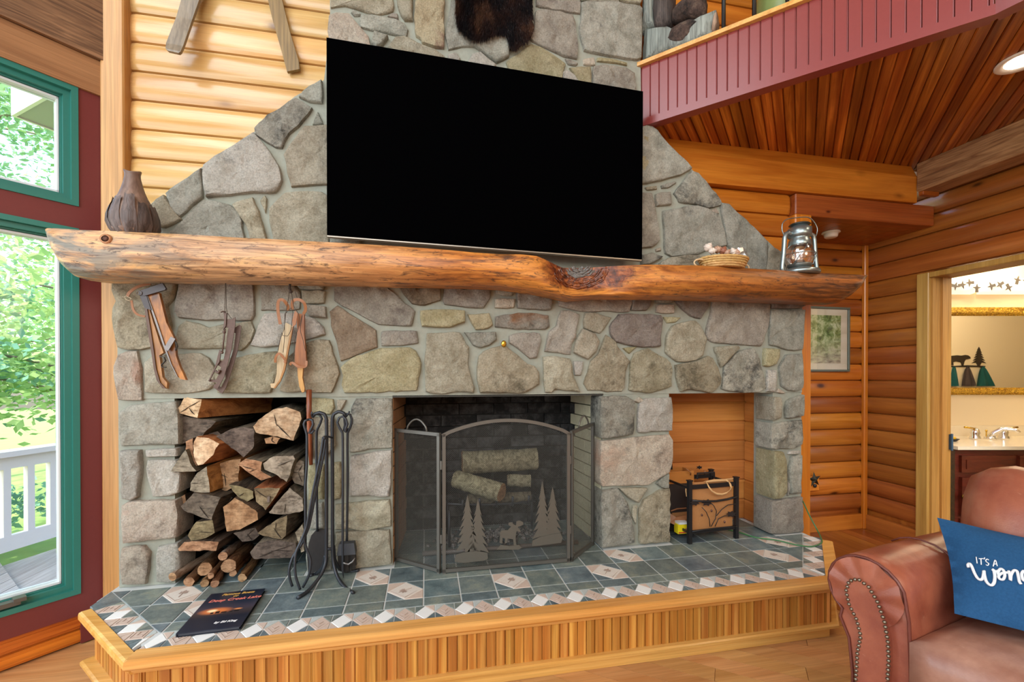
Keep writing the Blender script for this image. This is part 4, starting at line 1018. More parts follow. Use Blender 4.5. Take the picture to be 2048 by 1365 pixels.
while cnt < 24000:
    x, z = random.uniform(x0, x1), random.uniform(z0, z1)
    if not inside(x, z): continue
    cnt += 1; xm = (x0 + x1) / 2; L = random.uniform(.022, .042); sp_ = (x - xm) / (x1 - x0) * .9 + random.uniform(-.3, .3) + noise.noise(Vector((x * 18, z * 18, 0))) * .5
    tip = Vector((x + L * .5 * sp_, -.030 - random.uniform(.004, .016), z - L)); wd = .0014
    b = len(vs); vs += [(x - wd, -.0275, z), (x + wd, -.0275, z), ((x + tip.x) / 2 + wd * .7, -.036 - random.uniform(0, .006), z - L * .45), ((x + tip.x) / 2 - wd * .7, -.036, z - L * .45), tip]
    fs += [(b, b + 1, b + 2, b + 3), (b + 3, b + 2, b + 4)]
fm.v = [Vector(v) for v in vs]; fm.f = fs; fm.m = [0] * len(fs); fm.build('fur', FUR, hd, kind='stuff')
# ---- two old wooden skis on the log wall
SKI1 = wood('grey_ski_wood', srgb(150, 138, 118), srgb(112, 100, 84), 'Z', .4, 0, fine=.5, cross=30, lng=2); SKI2 = wood('brown_ski_wood', srgb(156, 128, 84), srgb(112, 88, 54), 'Z', .45, 0, fine=.6, cross=30, lng=2)
def ski(name, L, R, yf, mat, label, th):
    n = len(L); vs = []
    for (a, b, y) in zip(L, R, yf):
        pa, pb = P(*a, y), P(*b, y)
        vs += [pa, pb, pb + V(0, th, 0), pa + V(0, th, 0)]
    m = MB(); fs = [(i * 4 + k, i * 4 + (k + 1) % 4, i * 4 + 4 + (k + 1) % 4, i * 4 + 4 + k) for i in range(n - 1) for k in range(4)] + [(3, 2, 1, 0), tuple((n - 1) * 4 + k for k in range(4))]
    m.add(vs, fs); return tag(m.build(name, mat), label, 'ski', 'old wooden skis on the log wall')
ski('wooden_ski', [(408, -130), (362, 0), (353, 32), (332, 86), (331, 97), (335, 101)], [(448, -130), (398, 0), (384, 40), (366, 92), (361, 103), (357, 106)], [.09, .065, .055, .03, .02, .02], SKI1, 'grey wooden ski at left whose rounded end lifts off the log wall', .014)
ski('wooden_ski', [(510, -130), (536, 0), (544, 35), (564, 106), (574, 143)], [(528, -130), (564, 0), (580, 65), (597, 121), (599, 138)], [.09, .09, .09, .09, .09], SKI2, 'brown wooden ski at right with a square cut end, beside the chimney', .016)
# ---- gourd vase
gx = P(268, 450, -.165); gz = mz(268)
gv = thing('gourd_vase', 'brown gourd-shaped vase with a bark-clad belly on the left end of the mantel', 'vase', (gx.x, -.165, gz))
k_ = (P(318, 430, -.165).x - P(218, 430, -.165).x) / 100; hz = lambda py: P(268, py, -.165).z
zb = hz(466); c0 = Vector((gx.x, -.165, gz)); dzv = gz - zb
pr = [(0, 466), (35, 466), (42, 458), (46.5, 445), (46, 430), (41, 415), (34, 401), (27, 388), (22, 376), (18, 363), (15, 350), (14.5, 343), (16.5, 338), (13, 338), (11, 346), (0, 352)]
GV = wood('gourd_brown', srgb(150, 122, 108), srgb(110, 86, 76), 'Z', .5, 0, fine=.6, cross=30, lng=3); BK = wood('gourd_bark', srgb(120, 104, 98), srgb(62, 54, 52), 'Z', .55, 0, fine=.8, cross=22, lng=2.5, bump=.7)
m = MB(); n_ = 40; vs = []
for r, py in pr:
    for k in range(n_):
        a = 2 * math.pi * k / n_; tilt = (466 - py) * -.02
        rr = r * k_ * (1 + (.012 * math.sin(7 * a) if py > 400 else 0)); zz = hz(py) + dzv + (.006 * math.sin(2 * a + 1) if py < 343 else 0)
        vs.append(Vector((c0.x + rr * math.cos(a) + tilt * k_, c0.y + rr * math.sin(a), zz)))
m.add(vs, [(i * n_ + k, i * n_ + (k + 1) % n_, (i + 1) * n_ + (k + 1) % n_, (i + 1) * n_ + k) for i in range(len(pr) - 1) for k in range(n_)]); m.build('body', GV, gv, True)
for s_ in range(10):                        # overlapping bark leaves around the belly
    m = MB(); a0 = 2 * math.pi * s_ / 10; vs = []; ys = [466, 457, 444, 430, 415, 404 - 6 * (s_ % 3)]
    for i, py in enumerate(ys):
        t = i / (len(ys) - 1); r = [35, 42, 47.5, 46.4, 41.5, 36][i]; wd = .36 * (1 - .35 * t)
        for j in range(5):
            a = a0 + wd * (j / 2 - 1) ; rr = (r + 2.2 - abs(j - 2) * .9 + (1.2 if j == 4 else 0)) * k_; vs.append(Vector((c0.x + rr * math.cos(a), c0.y + rr * math.sin(a), hz(py) + dzv + .004 * math.sin(j * 2 + s_))))
    m.add(vs, [(i * 5 + j, i * 5 + j + 1, i * 5 + 6 + j, i * 5 + 5 + j) for i in range(len(ys) - 1) for j in range(4)]); m.build('bark_leaf', BK, gv, True)
# ---- shell basket
WICK = wood('braided_straw', srgb(236, 196, 130), srgb(196, 148, 84), 'X', .6, 0, fine=.5, cross=60, lng=40)
bc = P(1447, 520, -.18); bz = mz(1440); kx = (P(1490, 520, -.15).x - P(1400, 520, -.15).x) / 90
bs = thing('shell_basket', 'oval braided straw basket full of shells on the mantel', 'basket', (bc.x, -.178, bz))
for r in range(5):
    m = MB(); n_ = 44; z = bz + .006 + r * .0105; ra, rb = (36 + r * 1.8) * kx, (24 + r * 1.4) * kx; path = []; rs = []
    for k in range(n_ + 1):
        a = 2 * math.pi * k / n_; path.append((bc.x + ra * math.cos(a), -.178 + rb * math.sin(a), z + .0012 * math.sin(k * math.pi))); rs.append(.0068 if k % 2 else .0054)
    m.tube(path, rs, 8, cap=False); m.build('coil', WICK, bs, True)
m = MB(); m.lathe([(0, 0), (36 * kx, 0), (36 * kx, .004), (0, .004)], (bc.x, -.178, bz), 28, sy=.66); m.build('base', WICK, bs)
for sx in (-1, 1):
    m = MB(); hx = bc.x + sx * 46 * kx; n_ = 20
    m.tube([(hx + .004 * sx + 12 * kx * math.cos(2 * math.pi * k / n_), -.19 if sx < 0 else -.15, bz + .022 + .019 * math.sin(2 * math.pi * k / n_)) for k in range(n_ + 1)], [.0042 if k % 2 else .0034 for k in range(n_ + 1)], 7, cap=False); m.build('handle', plain('pale_twine', srgb(216, 190, 150), .7, nz=.2), bs, True)
random.seed(21)
SH = [plain('white_shell', srgb(228, 214, 200), .35, nz=.12, bs=140), plain('banded_shell', srgb(188, 150, 126), .35, nz=.5, bs=160), plain('brown_shell', srgb(150, 96, 74), .3, nz=.4, bs=160)]
def shell(px, py, y, r, mi, label, elong=1.3, a=0):
    r *= 1.25; y -= .03; py += 2
    c = P(px, py, y); m = MB(); pr_ = []
    for i in range(15):
        t = i / 14; pr_.append((max(0.0004, r * math.sin(math.pi * t ** .75) * (1 + .16 * math.sin(t * 26))), (t - .5) * 2 * r * elong))
    m.lathe(pr_, c, 12, ax=(math.cos(a), -.25, math.sin(a)), cap=True); return tag(m.build('shell', SH[mi], None, True), label, 'shell', 'shells in the straw basket')
shell(1417, 492, -.13, .017, 0, 'white speckled shell at the upper left of the straw basket', 1.2, 1.0)
shell(1426, 500, -.155, .013, 0, 'small white shell lying below the speckled one in the basket', 1.4, .2)
shell(1436, 497, -.14, .015, 1, 'tan banded shell left of the middle of the basket', 1.3, .4)
shell(1447, 499, -.15, .016, 2, 'brown banded spiral shell in the middle of the basket', 1.2, 1.2)
shell(1455, 503, -.165, .011, 1, 'small pale banded shell in front of the brown spiral one', 1.5, .9)
shell(1466, 501, -.14, .014, 0, 'white ribbed shell at the right of the basket', 1.3, 2.2)
shell(1474, 503, -.15, .012, 1, 'pinkish shell by the clear wrap on the basket', 1.3, 1.9)
CLEAR = NT('clear_wrap'); a_ = CLEAR.node('BsdfTransparent'); b_ = CLEAR.node('BsdfGlossy'); b_.inputs['Roughness'].default_value = .12; x_ = CLEAR.node('MixShader'); x_.inputs[0].default_value = .22
CLEAR.link(a_.outputs[0], x_.inputs[1]); CLEAR.link(b_.outputs[0], x_.inputs[2]); CLEAR.link(x_.outputs[0], CLEAR.n['Material Output'].inputs['Surface']); CLEAR = CLEAR.m
m = MB(); m.ball(P(1482, 508, -.14), .033, 12, sc=(1.1, .8, 1)); m.jitter(.014, 45, 4); tag(m.build('plastic_wrap', CLEAR), 'crumpled clear plastic wrap at the right end of the shell basket', 'plastic wrap')
# ---- hurricane lantern
lc_ = P(1599, 500, -.165); lz = mz(1600); ks = (P(1650, 500, -.13).x - P(1550, 500, -.13).x) / 100
GALV = plain('galvanized_steel', srgb(150, 164, 166), .32, .85, nz=.1)
hl = thing('lantern', 'galvanized hurricane lantern with wire guard on the right of the mantel', 'lantern', (lc_.x, -.165, lz))
zz = lambda py: lz + (540 - py) * ks
L0 = Vector((lc_.x, -.165, 0))
m = MB(); m.lathe([(28 * ks, zz(541)), (30 * ks, zz(538)), (29 * ks, zz(534)), (18 * ks, zz(530)), (13 * ks, zz(528)), (0, zz(528))], L0, 28); m.build('fuel_tank', GALV, hl, True)
m = MB(); m.lathe([(13 * ks, zz(530)), (18 * ks, zz(526)), (18 * ks, zz(523)), (9 * ks, zz(521)), (7 * ks, zz(516)), (0, zz(516))], L0, 24); m.build('burner', plain('dark_burner', srgb(110, 112, 108), .4, .7), hl, True)
m = MB(); m.lathe([(15 * ks, zz(526)), (20 * ks, zz(517)), (21.5 * ks, zz(506)), (19 * ks, zz(495)), (14 * ks, zz(488)), (13.4 * ks, zz(488)), (18.4 * ks, zz(495)), (20.9 * ks, zz(506)), (19.4 * ks, zz(517)), (14.4 * ks, zz(526))], L0, 28, cap=False); m.build('globe', CLEAR, hl, True)
m = MB(); m.lathe([(16 * ks, zz(494)), (17 * ks, zz(490)), (16 * ks, zz(484)), (14 * ks, zz(480)), (14 * ks, zz(478)), (17 * ks, zz(477)), (17.5 * ks, zz(473)), (17.5 * ks, zz(463)), (13 * ks, zz(461)), (12 * ks, zz(457)), (0, zz(457))], L0, 28); m.build('hood', GALV, hl, True)
m = MB(); m.lathe([(11 * ks, zz(458)), (16 * ks, zz(457)), (14 * ks, zz(455)), (0, zz(454))], L0, 24); m.build('chimney_cap', plain('dark_steel', srgb(70, 74, 72), .35, .7), hl, True)
for sx in (-1, 1):
    m = MB(); m.stube([(lc_.x + sx * x * ks, -.165, zz(y)) for x, y in ((15, 474), (22, 471), (27, 473), (29, 480), (31, 505), (34, 531), (33, 536), (26, 537))], 3.6 * ks, 10); m.build('side_tube', GALV, hl, True)
m = MB(); m.stube([(lc_.x + x * ks, -.165, zz(y)) for x, y in ((-29, 478), (-34, 468), (-33, 456), (-25, 449), (0, 444), (18, 443), (28, 449), (35, 460), (34, 470), (29, 478))], .9 * ks, 6); m.build('bail_handle', GALV, hl, True)
m = MB()
for a0 in range(4):
    a = a0 * math.pi / 2 + .4; m.tube([(lc_.x + r * ks * math.cos(a + t), -.165 + r * ks * math.sin(a + t), zz(y)) for r, y, t in ((20, 526, 0), (23, 512, .4), (22.5, 500, .8), (16, 489, 1.2))], .6 * ks, 5)
n_ = 24; m.tube([(lc_.x + 23.4 * ks * math.cos(2 * math.pi * k / n_), -.165 + 23.4 * ks * math.sin(2 * math.pi * k / n_), zz(507)) for k in range(n_ + 1)], .6 * ks, 5)
m.build('wire_guard', GALV, hl, True)

# ---- skates hanging under the mantel
SKW = wood('skate_wood', srgb(198, 142, 78), srgb(140, 88, 42), 'Z', .35, 0, fine=.5, cross=40, lng=5); SKD = wood('dark_skate_wood', srgb(110, 68, 40), srgb(60, 36, 22), 'Z', .4, 0, cross=40, lng=5); SKP = wood('pale_skate_wood', srgb(206, 186, 150), srgb(170, 142, 104), 'Z', .45, 0, cross=40, lng=5)
LEA = plain('tan_leather', srgb(150, 98, 60), .5, nz=.15, bump=.15); LEAD = plain('dark_leather', srgb(64, 54, 54), .4, nz=.2, bump=.15); RUST = plain('rusty_iron', srgb(98, 78, 70), .55, .35, nz=.3, bump=.3, bs=120); STEELG = plain('worn_steel', srgb(120, 112, 108), .4, .7, nz=.2); CORD = plain('waxed_cord', srgb(70, 58, 46), .8)
def C1(x, y, d=-.07): return P(215 + x * .18315, 550 + y * .18315, d)
def C2(x, y, d=-.07): return P(480 + x * .18315, 550 + y * .18315, d)
def flatp(pts, fn, d, th, mi=0, mb=None):
    mb = mb or MB(); return mb.prism([fn(x, y, d) for x, y in pts], (0, th, 0), mi)
def strip(pts, fn, d0, w_, mat, name, par, th=.0025):
    pp = [fn(q[0], q[1], d0 - (q[2] if len(q) > 2 else 0)) for q in pts]; sm = []
    for i in range(len(pp) - 1):
        p0, p1, p2, p3 = [pp[max(0, min(len(pp) - 1, i + k))] for k in (-1, 0, 1, 2)]
        for k in range(4): t = k / 4; sm.append(.5 * ((2 * p1) + (p2 - p0) * t + (2 * p0 - 5 * p1 + 4 * p2 - p3) * t * t + (3 * p1 - p0 - 3 * p2 + p3) * t ** 3))
    sm.append(pp[-1]); m = MB(); vs = []; n = len(sm)
    for i, p in enumerate(sm):
        d = sm[min(i + 1, n - 1)] - sm[max(i - 1, 0)]; s_ = Vector((-d.z, 0, d.x)); s_ = s_.normalized() * w_ if s_.length > 1e-6 else Vector((w_, 0, 0))
        vs += [p - s_, p + s_, p + s_ + Vector((0, th, 0)), p - s_ + Vector((0, th, 0))]
    m.add(vs, [(i * 4 + k, i * 4 + (k + 1) % 4, i * 4 + 4 + (k + 1) % 4, i * 4 + 4 + k) for i in range(n - 1) for k in range(4)] + [(3, 2, 1, 0), tuple((n - 1) * 4 + k for k in range(4))]); return m.build(name, mat, par)
s1 = thing('wooden_skates', 'pair of wooden skates with a dark leather heel strap hanging at the left', 'skates', C1(560, 150))
m = MB(); flatp([(435, 215), (560, 195), (640, 520), (730, 700), (745, 880), (790, 1010), (825, 1080), (855, 1150), (800, 1140), (740, 1080), (690, 960), (655, 840), (600, 720), (520, 440)], C1, -.085, .018, mb=m); m.build('skate_body', wood('amber_skate_wood', srgb(196, 122, 44), srgb(92, 52, 26), 'Z', .3, 0, fine=.4, cross=24, lng=9), s1)
m = MB(); flatp([(410, 370), (455, 370), (500, 520), (570, 740), (612, 850), (565, 880), (580, 980), (600, 1120), (650, 1180), (645, 1245), (600, 1235), (540, 1150), (505, 1000), (480, 800), (440, 560)], C1, -.062, .018, mb=m); m.build('skate_body', SKW, s1)
m = MB(); flatp([(405, 370), (432, 372), (470, 600), (500, 800), (530, 1030), (575, 1180), (640, 1245), (600, 1240), (535, 1150), (500, 1000), (470, 800), (430, 560)], C1, -.068, .006, mb=m); m.build('runner', SKD, s1)
m = MB(); flatp([(425, 228), (437, 226), (540, 510), (625, 770), (700, 980), (770, 1120), (755, 1110), (680, 960), (605, 770), (520, 520)], C1, -.090, .006, mb=m); m.build('runner', STEELG, s1)
m = MB(); flatp([(335, 178), (600, 90), (635, 150), (625, 165), (400, 230), (345, 225)], C1, -.098, .012, mb=m); m.build('heel_strap', LEAD, s1)
m = MB(); flatp([(350, 225), (425, 230), (475, 385), (405, 365)], C1, -.094, .008, mb=m); m.build('heel_strap', LEAD, s1)
m = MB(); m.stube([C1(x, y, -.1) for x, y in ((320, 210), (322, 180), (345, 172), (372, 190), (372, 215), (345, 222), (320, 210))], .0018, 6); m.build('buckle', STEELG, s1, True)
strip([(470, 95), (330, 130, .005), (240, 190, .01), (215, 240, .01)], C1, -.06, .0055, LEA, 'strap', s1); strip([(260, 280), (280, 380, .006), (330, 435, .004), (410, 455)], C1, -.06, .0042, LEA, 'strap', s1)
m = MB(); m.stube([C1(x, y, -.075) for x, y in ((185, 240), (205, 230), (265, 262), (240, 285), (200, 268), (185, 240))], .0012, 6); m.build('buckle', plain('pale_buckle', srgb(200, 180, 150), .4, .5), s1, True)
m = MB(); flatp([(690, 675), (740, 700), (660, 835), (615, 800)], C1, -.1, .004, mb=m); m.build('toe_plate', STEELG, s1)
m = MB(); m.stube([C1(x, y, -.085) for x, y in ((740, 720), (765, 780), (745, 825))], .006, 8, flat=.3); m.stube([C1(x, y, -.07) for x, y in ((570, 890), (620, 900), (635, 940), (590, 985), (600, 1010), (640, 1010))], .006, 8, flat=.3); m.build('clamp', plain('skate_clamp', srgb(84, 86, 84), .4, .6), s1, True)
m = MB(); m.tube([C1(580, 100, -.09), C1(560, 50, -.1), C1(545, -30, -.1)], .0012, 5); m.build('hanging_cord', CORD, s1)
s2 = thing('iron_skates', 'pair of rusty iron clamp-on skates hanging on a cord, middle pair', 'skates', C1(1320, 400))
m = MB(); flatp([(1290, 485), (1355, 485), (1395, 462), (1392, 560), (1370, 700), (1345, 850), (1305, 1000), (1270, 1120), (1205, 1240), (1150, 1235), (1165, 1200), (1200, 1180), (1105, 1165), (1110, 1140), (1180, 1150), (1215, 1090), (1240, 1010), (1185, 975), (1195, 940), (1265, 935), (1290, 820), (1310, 640), (1320, 580), (1285, 570)], C1, -.08, .004, mb=m); m.build('blade', RUST, s2)
m = MB(); flatp([(1265, 400), (1300, 420), (1290, 560), (1262, 600), (1275, 480)], C1, -.086, .01, mb=m); flatp([(1220, 820), (1240, 830), (1222, 950), (1190, 1000), (1110, 1165), (1100, 1160), (1175, 1000), (1200, 900)], C1, -.088, .006, mb=m); m.build('sole_plate', RUST, s2)
m = MB(); flatp([(1385, 580), (1440, 548), (1460, 560), (1452, 640), (1420, 830), (1370, 1000), (1330, 1130), (1290, 1240), (1250, 1300), (1170, 1240), (1190, 1200), (1240, 1230), (1290, 1130), (1285, 1060), (1320, 990), (1380, 800), (1400, 640), (1375, 630)], C1, -.058, .004, mb=m); m.build('blade', RUST, s2)
m = MB(); m.tube([C1(1285, 590, -.09), C1(1270, 700, -.09), C1(1255, 850, -.09)], .003, 7); m.ball(C1(1275, 625, -.09), .007, 8); m.ball(C1(1252, 850, -.09), .006, 8); m.stube([C1(x, y, -.09) for x, y in ((1240, 410), (1262, 398), (1290, 405))], .006, 8, flat=.4); m.stube([C1(x, y, -.085) for x, y in ((1180, 1050), (1210, 1075), (1225, 1040))], .006, 8); m.build('clamp_screw', RUST, s2, True)
m = MB(); m.stube([C1(x, y, -.09) for x, y in ((1355, 480), (1305, 410), (1297, 300), (1293, 150), (1290, 20))], .0014, 5); m.stube([C1(x, y, -.09) for x, y in ((1282, 400), (1284, 260), (1288, 100), (1290, 20))], .0014, 5); m.build('hanging_cord', CORD, s2)
s3 = thing('wooden_skates', 'pair of wooden skates with tan leather straps and cords, rightmost pair', 'skates', C2(560, 300))
m = MB(); flatp([(500, 520), (575, 560), (530, 800), (490, 940), (480, 1040), (440, 1150), (380, 1240), (340, 1235), (330, 1190), (375, 1185), (400, 1080), (405, 940), (415, 840), (460, 640)], C2, -.075, .018, mb=m); m.build('skate_body', SKP, s3)
m = MB(); flatp([(560, 570), (578, 570), (520, 880), (490, 1040), (440, 1165), (385, 1240), (365, 1240), (430, 1150), (470, 1030), (500, 880)], C2, -.078, .01, mb=m); m.build('runner', SKW, s3)
m = MB(); flatp([(620, 420), (700, 430), (700, 640), (715, 820), (725, 960), (690, 1020), (680, 1120), (700, 1230), (705, 1270), (680, 1290), (650, 1230), (630, 1100), (625, 1010), (595, 960), (600, 820), (625, 650)], C2, -.07, .018, mb=m); m.build('skate_body', wood('chestnut_skate_wood', srgb(170, 112, 62), srgb(128, 80, 40), 'Z', .35, 0, cross=30, lng=6), s3)
m = MB(); flatp([(630, 1020), (690, 1015), (680, 1120), (705, 1240), (700, 1280), (675, 1285), (648, 1220), (632, 1110)], C2, -.072, .01, mb=m); m.build('toe_curl', wood('pale_toe', srgb(222, 176, 108), srgb(190, 138, 72), 'Z', .4), s3)
strip([(440, 540), (415, 400, .004), (420, 290, .01), (470, 275, .02), (520, 340, .01), (520, 390)], C2, -.085, .0062, LEA, 'strap', s3); strip([(570, 380), (575, 290, .01), (640, 270, .02), (700, 310, .02), (715, 380, .01), (690, 430)], C2, -.085, .0062, LEA, 'strap', s3)
m = MB(); flatp([(600, 390), (630, 420), (610, 540), (575, 570), (570, 500)], C2, -.1, .004, mb=m); m.build('strap', LEA, s3)
strip([(385, 960), (390, 900, .006), (430, 860, .01), (495, 935, .006), (480, 960)], C2, -.09, .005, LEA, 'strap', s3); strip([(545, 985), (570, 960, .01), (640, 1005, .014), (715, 1000, .01), (725, 940, .004)], C2, -.085, .005, LEA, 'strap', s3)
m = MB()
for pts in (((545, 100), (530, 250), (500, 420), (480, 600), (440, 700), (415, 830)), ((555, 100), (570, 250), (590, 350), (640, 430), (640, 560), (600, 700), (590, 850), (565, 950)), ((590, 130), (620, 240), (640, 280)), ((500, 420), (560, 360), (575, 400), (555, 600), (520, 670), (470, 665), (450, 630)), ((650, 560), (680, 440), (660, 600), (690, 720), (715, 830)), ((490, 420), (485, 700), (470, 850))): m.stube([C2(x, y, -.098) for x, y in pts], .0013, 5)
m.build('lacing', CORD, s3, True)
m = MB(); m.stube([C2(x, y, -.095) for x, y in ((560, -20), (550, 80), (540, 150), (560, 200))], .0045, 6); m.ball(C2(555, 185, -.095), .008, 8); m.build('knot', plain('dark_knot', srgb(56, 42, 34), .8), s3, True)
# ---- small things on the stone
c = P(1008, 688, -.03); kb = thing('brass_knob', 'small oval brass knob fixed between stones above the firebox', 'knob', c)
m = MB(); m.lathe([(.016, 0), (.017, .004), (.011, .008), (0, .008)], (c.x, -.022, c.z), 18, ax=(0, -1, 0), sx=.8); m.build('rosette', BRASS, kb, True); m = MB(); m.box(c.x - .003, c.x + .003, -.048, -.028, c.z - .012, c.z + .012); m.build('key', BRASS, kb)
m = MB(); m.stube([P(x, y, -.05) for x, y in ((905, 568), (915, 575), (928, 579), (940, 576), (950, 570))], .003, 7); tag(m.build('black_wire', BLACKM, None, True), 'loop of black wire drooping under the middle of the mantel', 'wire')
m = MB(); pts = [P(618, 780, -.05), P(618, 830, -.045), P(620, 880, -.045), P(622, 930, -.04)]; m.tube(pts, [.0125, .0120, .0115, .0085], 10); tag(m.jitter(.0015, 40).build('wooden_stick', wood('red_brown_stick', srgb(150, 82, 44), srgb(98, 48, 24), 'Z', .4, 0, cross=50, lng=6), None, True), 'reddish brown wooden stick hanging right of the firewood', 'stick')

# ================================================================== FIREWOOD
def endgrain(name, a, b, c):
    t = NT(name); v = t.coords((1, 1, 1)); nw = t.noise(t.coords((30, 8, 90)), 1.0, 5, .6, .4)
    col = t.mix(t.ramp(t.noise(v, 14, 5, .65), [(.4, 0.0), (.62, 1.0)]), a, b); col = t.mix(t.ramp(nw, [(.48, 0.0), (.66, .7)]), col, c)
    t.bump(nw, .3, .004); t.bump(t.noise(v, 120, 3), .5, .004); col = t.mix(.75, col, t.ramp(t.noise(v, 55, 5, .7), [(.34, .55), (.6, 1.08)]), 'MULTIPLY'); col = t.vary(col, .82, 1.12); return t.done(col, .85, 0, .2)
EG = {'l': endgrain('light_cut_end', srgb(216, 190, 156), srgb(190, 158, 122), srgb(146, 112, 82)), 'g': endgrain('grey_cut_end', srgb(164, 152, 134), srgb(122, 110, 94), srgb(82, 72, 62)),
      'b': endgrain('brown_cut_end', srgb(182, 144, 110), srgb(146, 108, 78), srgb(100, 70, 48)), 'd': endgrain('dark_cut_end', srgb(116, 104, 92), srgb(80, 70, 62), srgb(52, 46, 42)), 'o': endgrain('olive_cut_end', srgb(150, 136, 104), srgb(116, 102, 76), srgb(80, 70, 52))}
def bark(name, a, b, sc=34):
    t = NT(name); v = t.coords((sc, 4.5, sc)); n = t.noise(v, 1.0, 6, .65, .8); col = t.vary(t.ramp(n, [(.36, b), (.62, a)]), .8, 1.15)
    t.bump(n, .9, .014); return t.done(col, .9, 0, .2)
BK1 = bark('grey_bark', srgb(120, 110, 92), srgb(60, 52, 44)); BK2 = bark('brown_split_wood', srgb(168, 112, 66), srgb(112, 66, 36), 22); BK3 = bark('dark_bark', srgb(92, 76, 62), srgb(44, 36, 30))
def C3(x, y, d): return P(220 + x * .3077, 770 + y * .3077, d)
CRACK = plain('crack_dark', srgb(46, 36, 28), .95)
def wood_log(poly, y0, dirx, dirz, L, eg, bk, label, bev=.004, seed=0):
    pts = [C3(x, y, y0) for x, y in pix(poly)]; n = len(pts); c = sum(pts, Vector()) / n
    # denser, slightly ragged outline
    o = []
    for i in range(n):
        a, b = pts[i], pts[(i + 1) % n]; k = max(1, int((b - a).length / .016))
        for j in range(k):
            q = a + (b - a) * (j / k); nv = noise.noise_vector(q * 60 + Vector((seed, 0, 0))) * .004; o.append(q + Vector((nv.x, 0, nv.z)))
    n = len(o); m = MB(); vs = []; st = [(0, .985), (.006, 1.0), (L * .33, 1.01), (L * .66, .99), (L, .95)]
    for t, s_ in st:
        for q in o:
            r = c + (q - c) * s_; nv = noise.noise_vector(Vector((q.x * 40, t * 6, q.z * 40)) + Vector((0, 0, seed))) * (.007 if t > .01 else .0015)
            vs.append(Vector((r.x + dirx * t + nv.x, y0 + t + (noise.noise(q * 55) * .003 if t < .01 else 0), r.z + dirz * t + nv.z)))
    vs.append(Vector((c.x, y0 - .001, c.z)))
    m.add(vs, [])
    for i in range(len(st) - 1):
        for k in range(n): m.f.append((i * n + k, i * n + (k + 1) % n, (i + 1) * n + (k + 1) % n, (i + 1) * n + k)); m.m.append(1)
    for k in range(n): m.f.append((len(vs) - 1, (k + 1) % n, k)); m.m.append(0)
    m.f.append(tuple((len(st) - 1) * n + k for k in range(n))); m.m.append(0)
    o_ = m.build('firewood_log', [EG[eg], bk], None, True, angle=45)
    rs = random.Random(seed)
    for _ in range(rs.choice((0, 1, 2, 3))):               # drying cracks in the cut end
        e = pts[rs.randrange(len(pts))]; p0 = c + (e - c) * rs.uniform(-.25, .1); p1 = c + (e - c) * rs.uniform(.6, .92); d = (p1 - p0); s_ = Vector((-d.z, 0, d.x)).normalized() * rs.uniform(.0010, .0022); k = MB()
        md = p0.lerp(p1, .55) + s_ * rs.uniform(-1.5, 1.5); k.prism([Vector((v.x, y0 - .0042, v.z)) for v in (p0, md - s_, p1, md + s_)], (0, .003, 0)); k.build('crack', CRACK, o_)
    return tag(o_, label, 'firewood', 'split logs in the wood box')
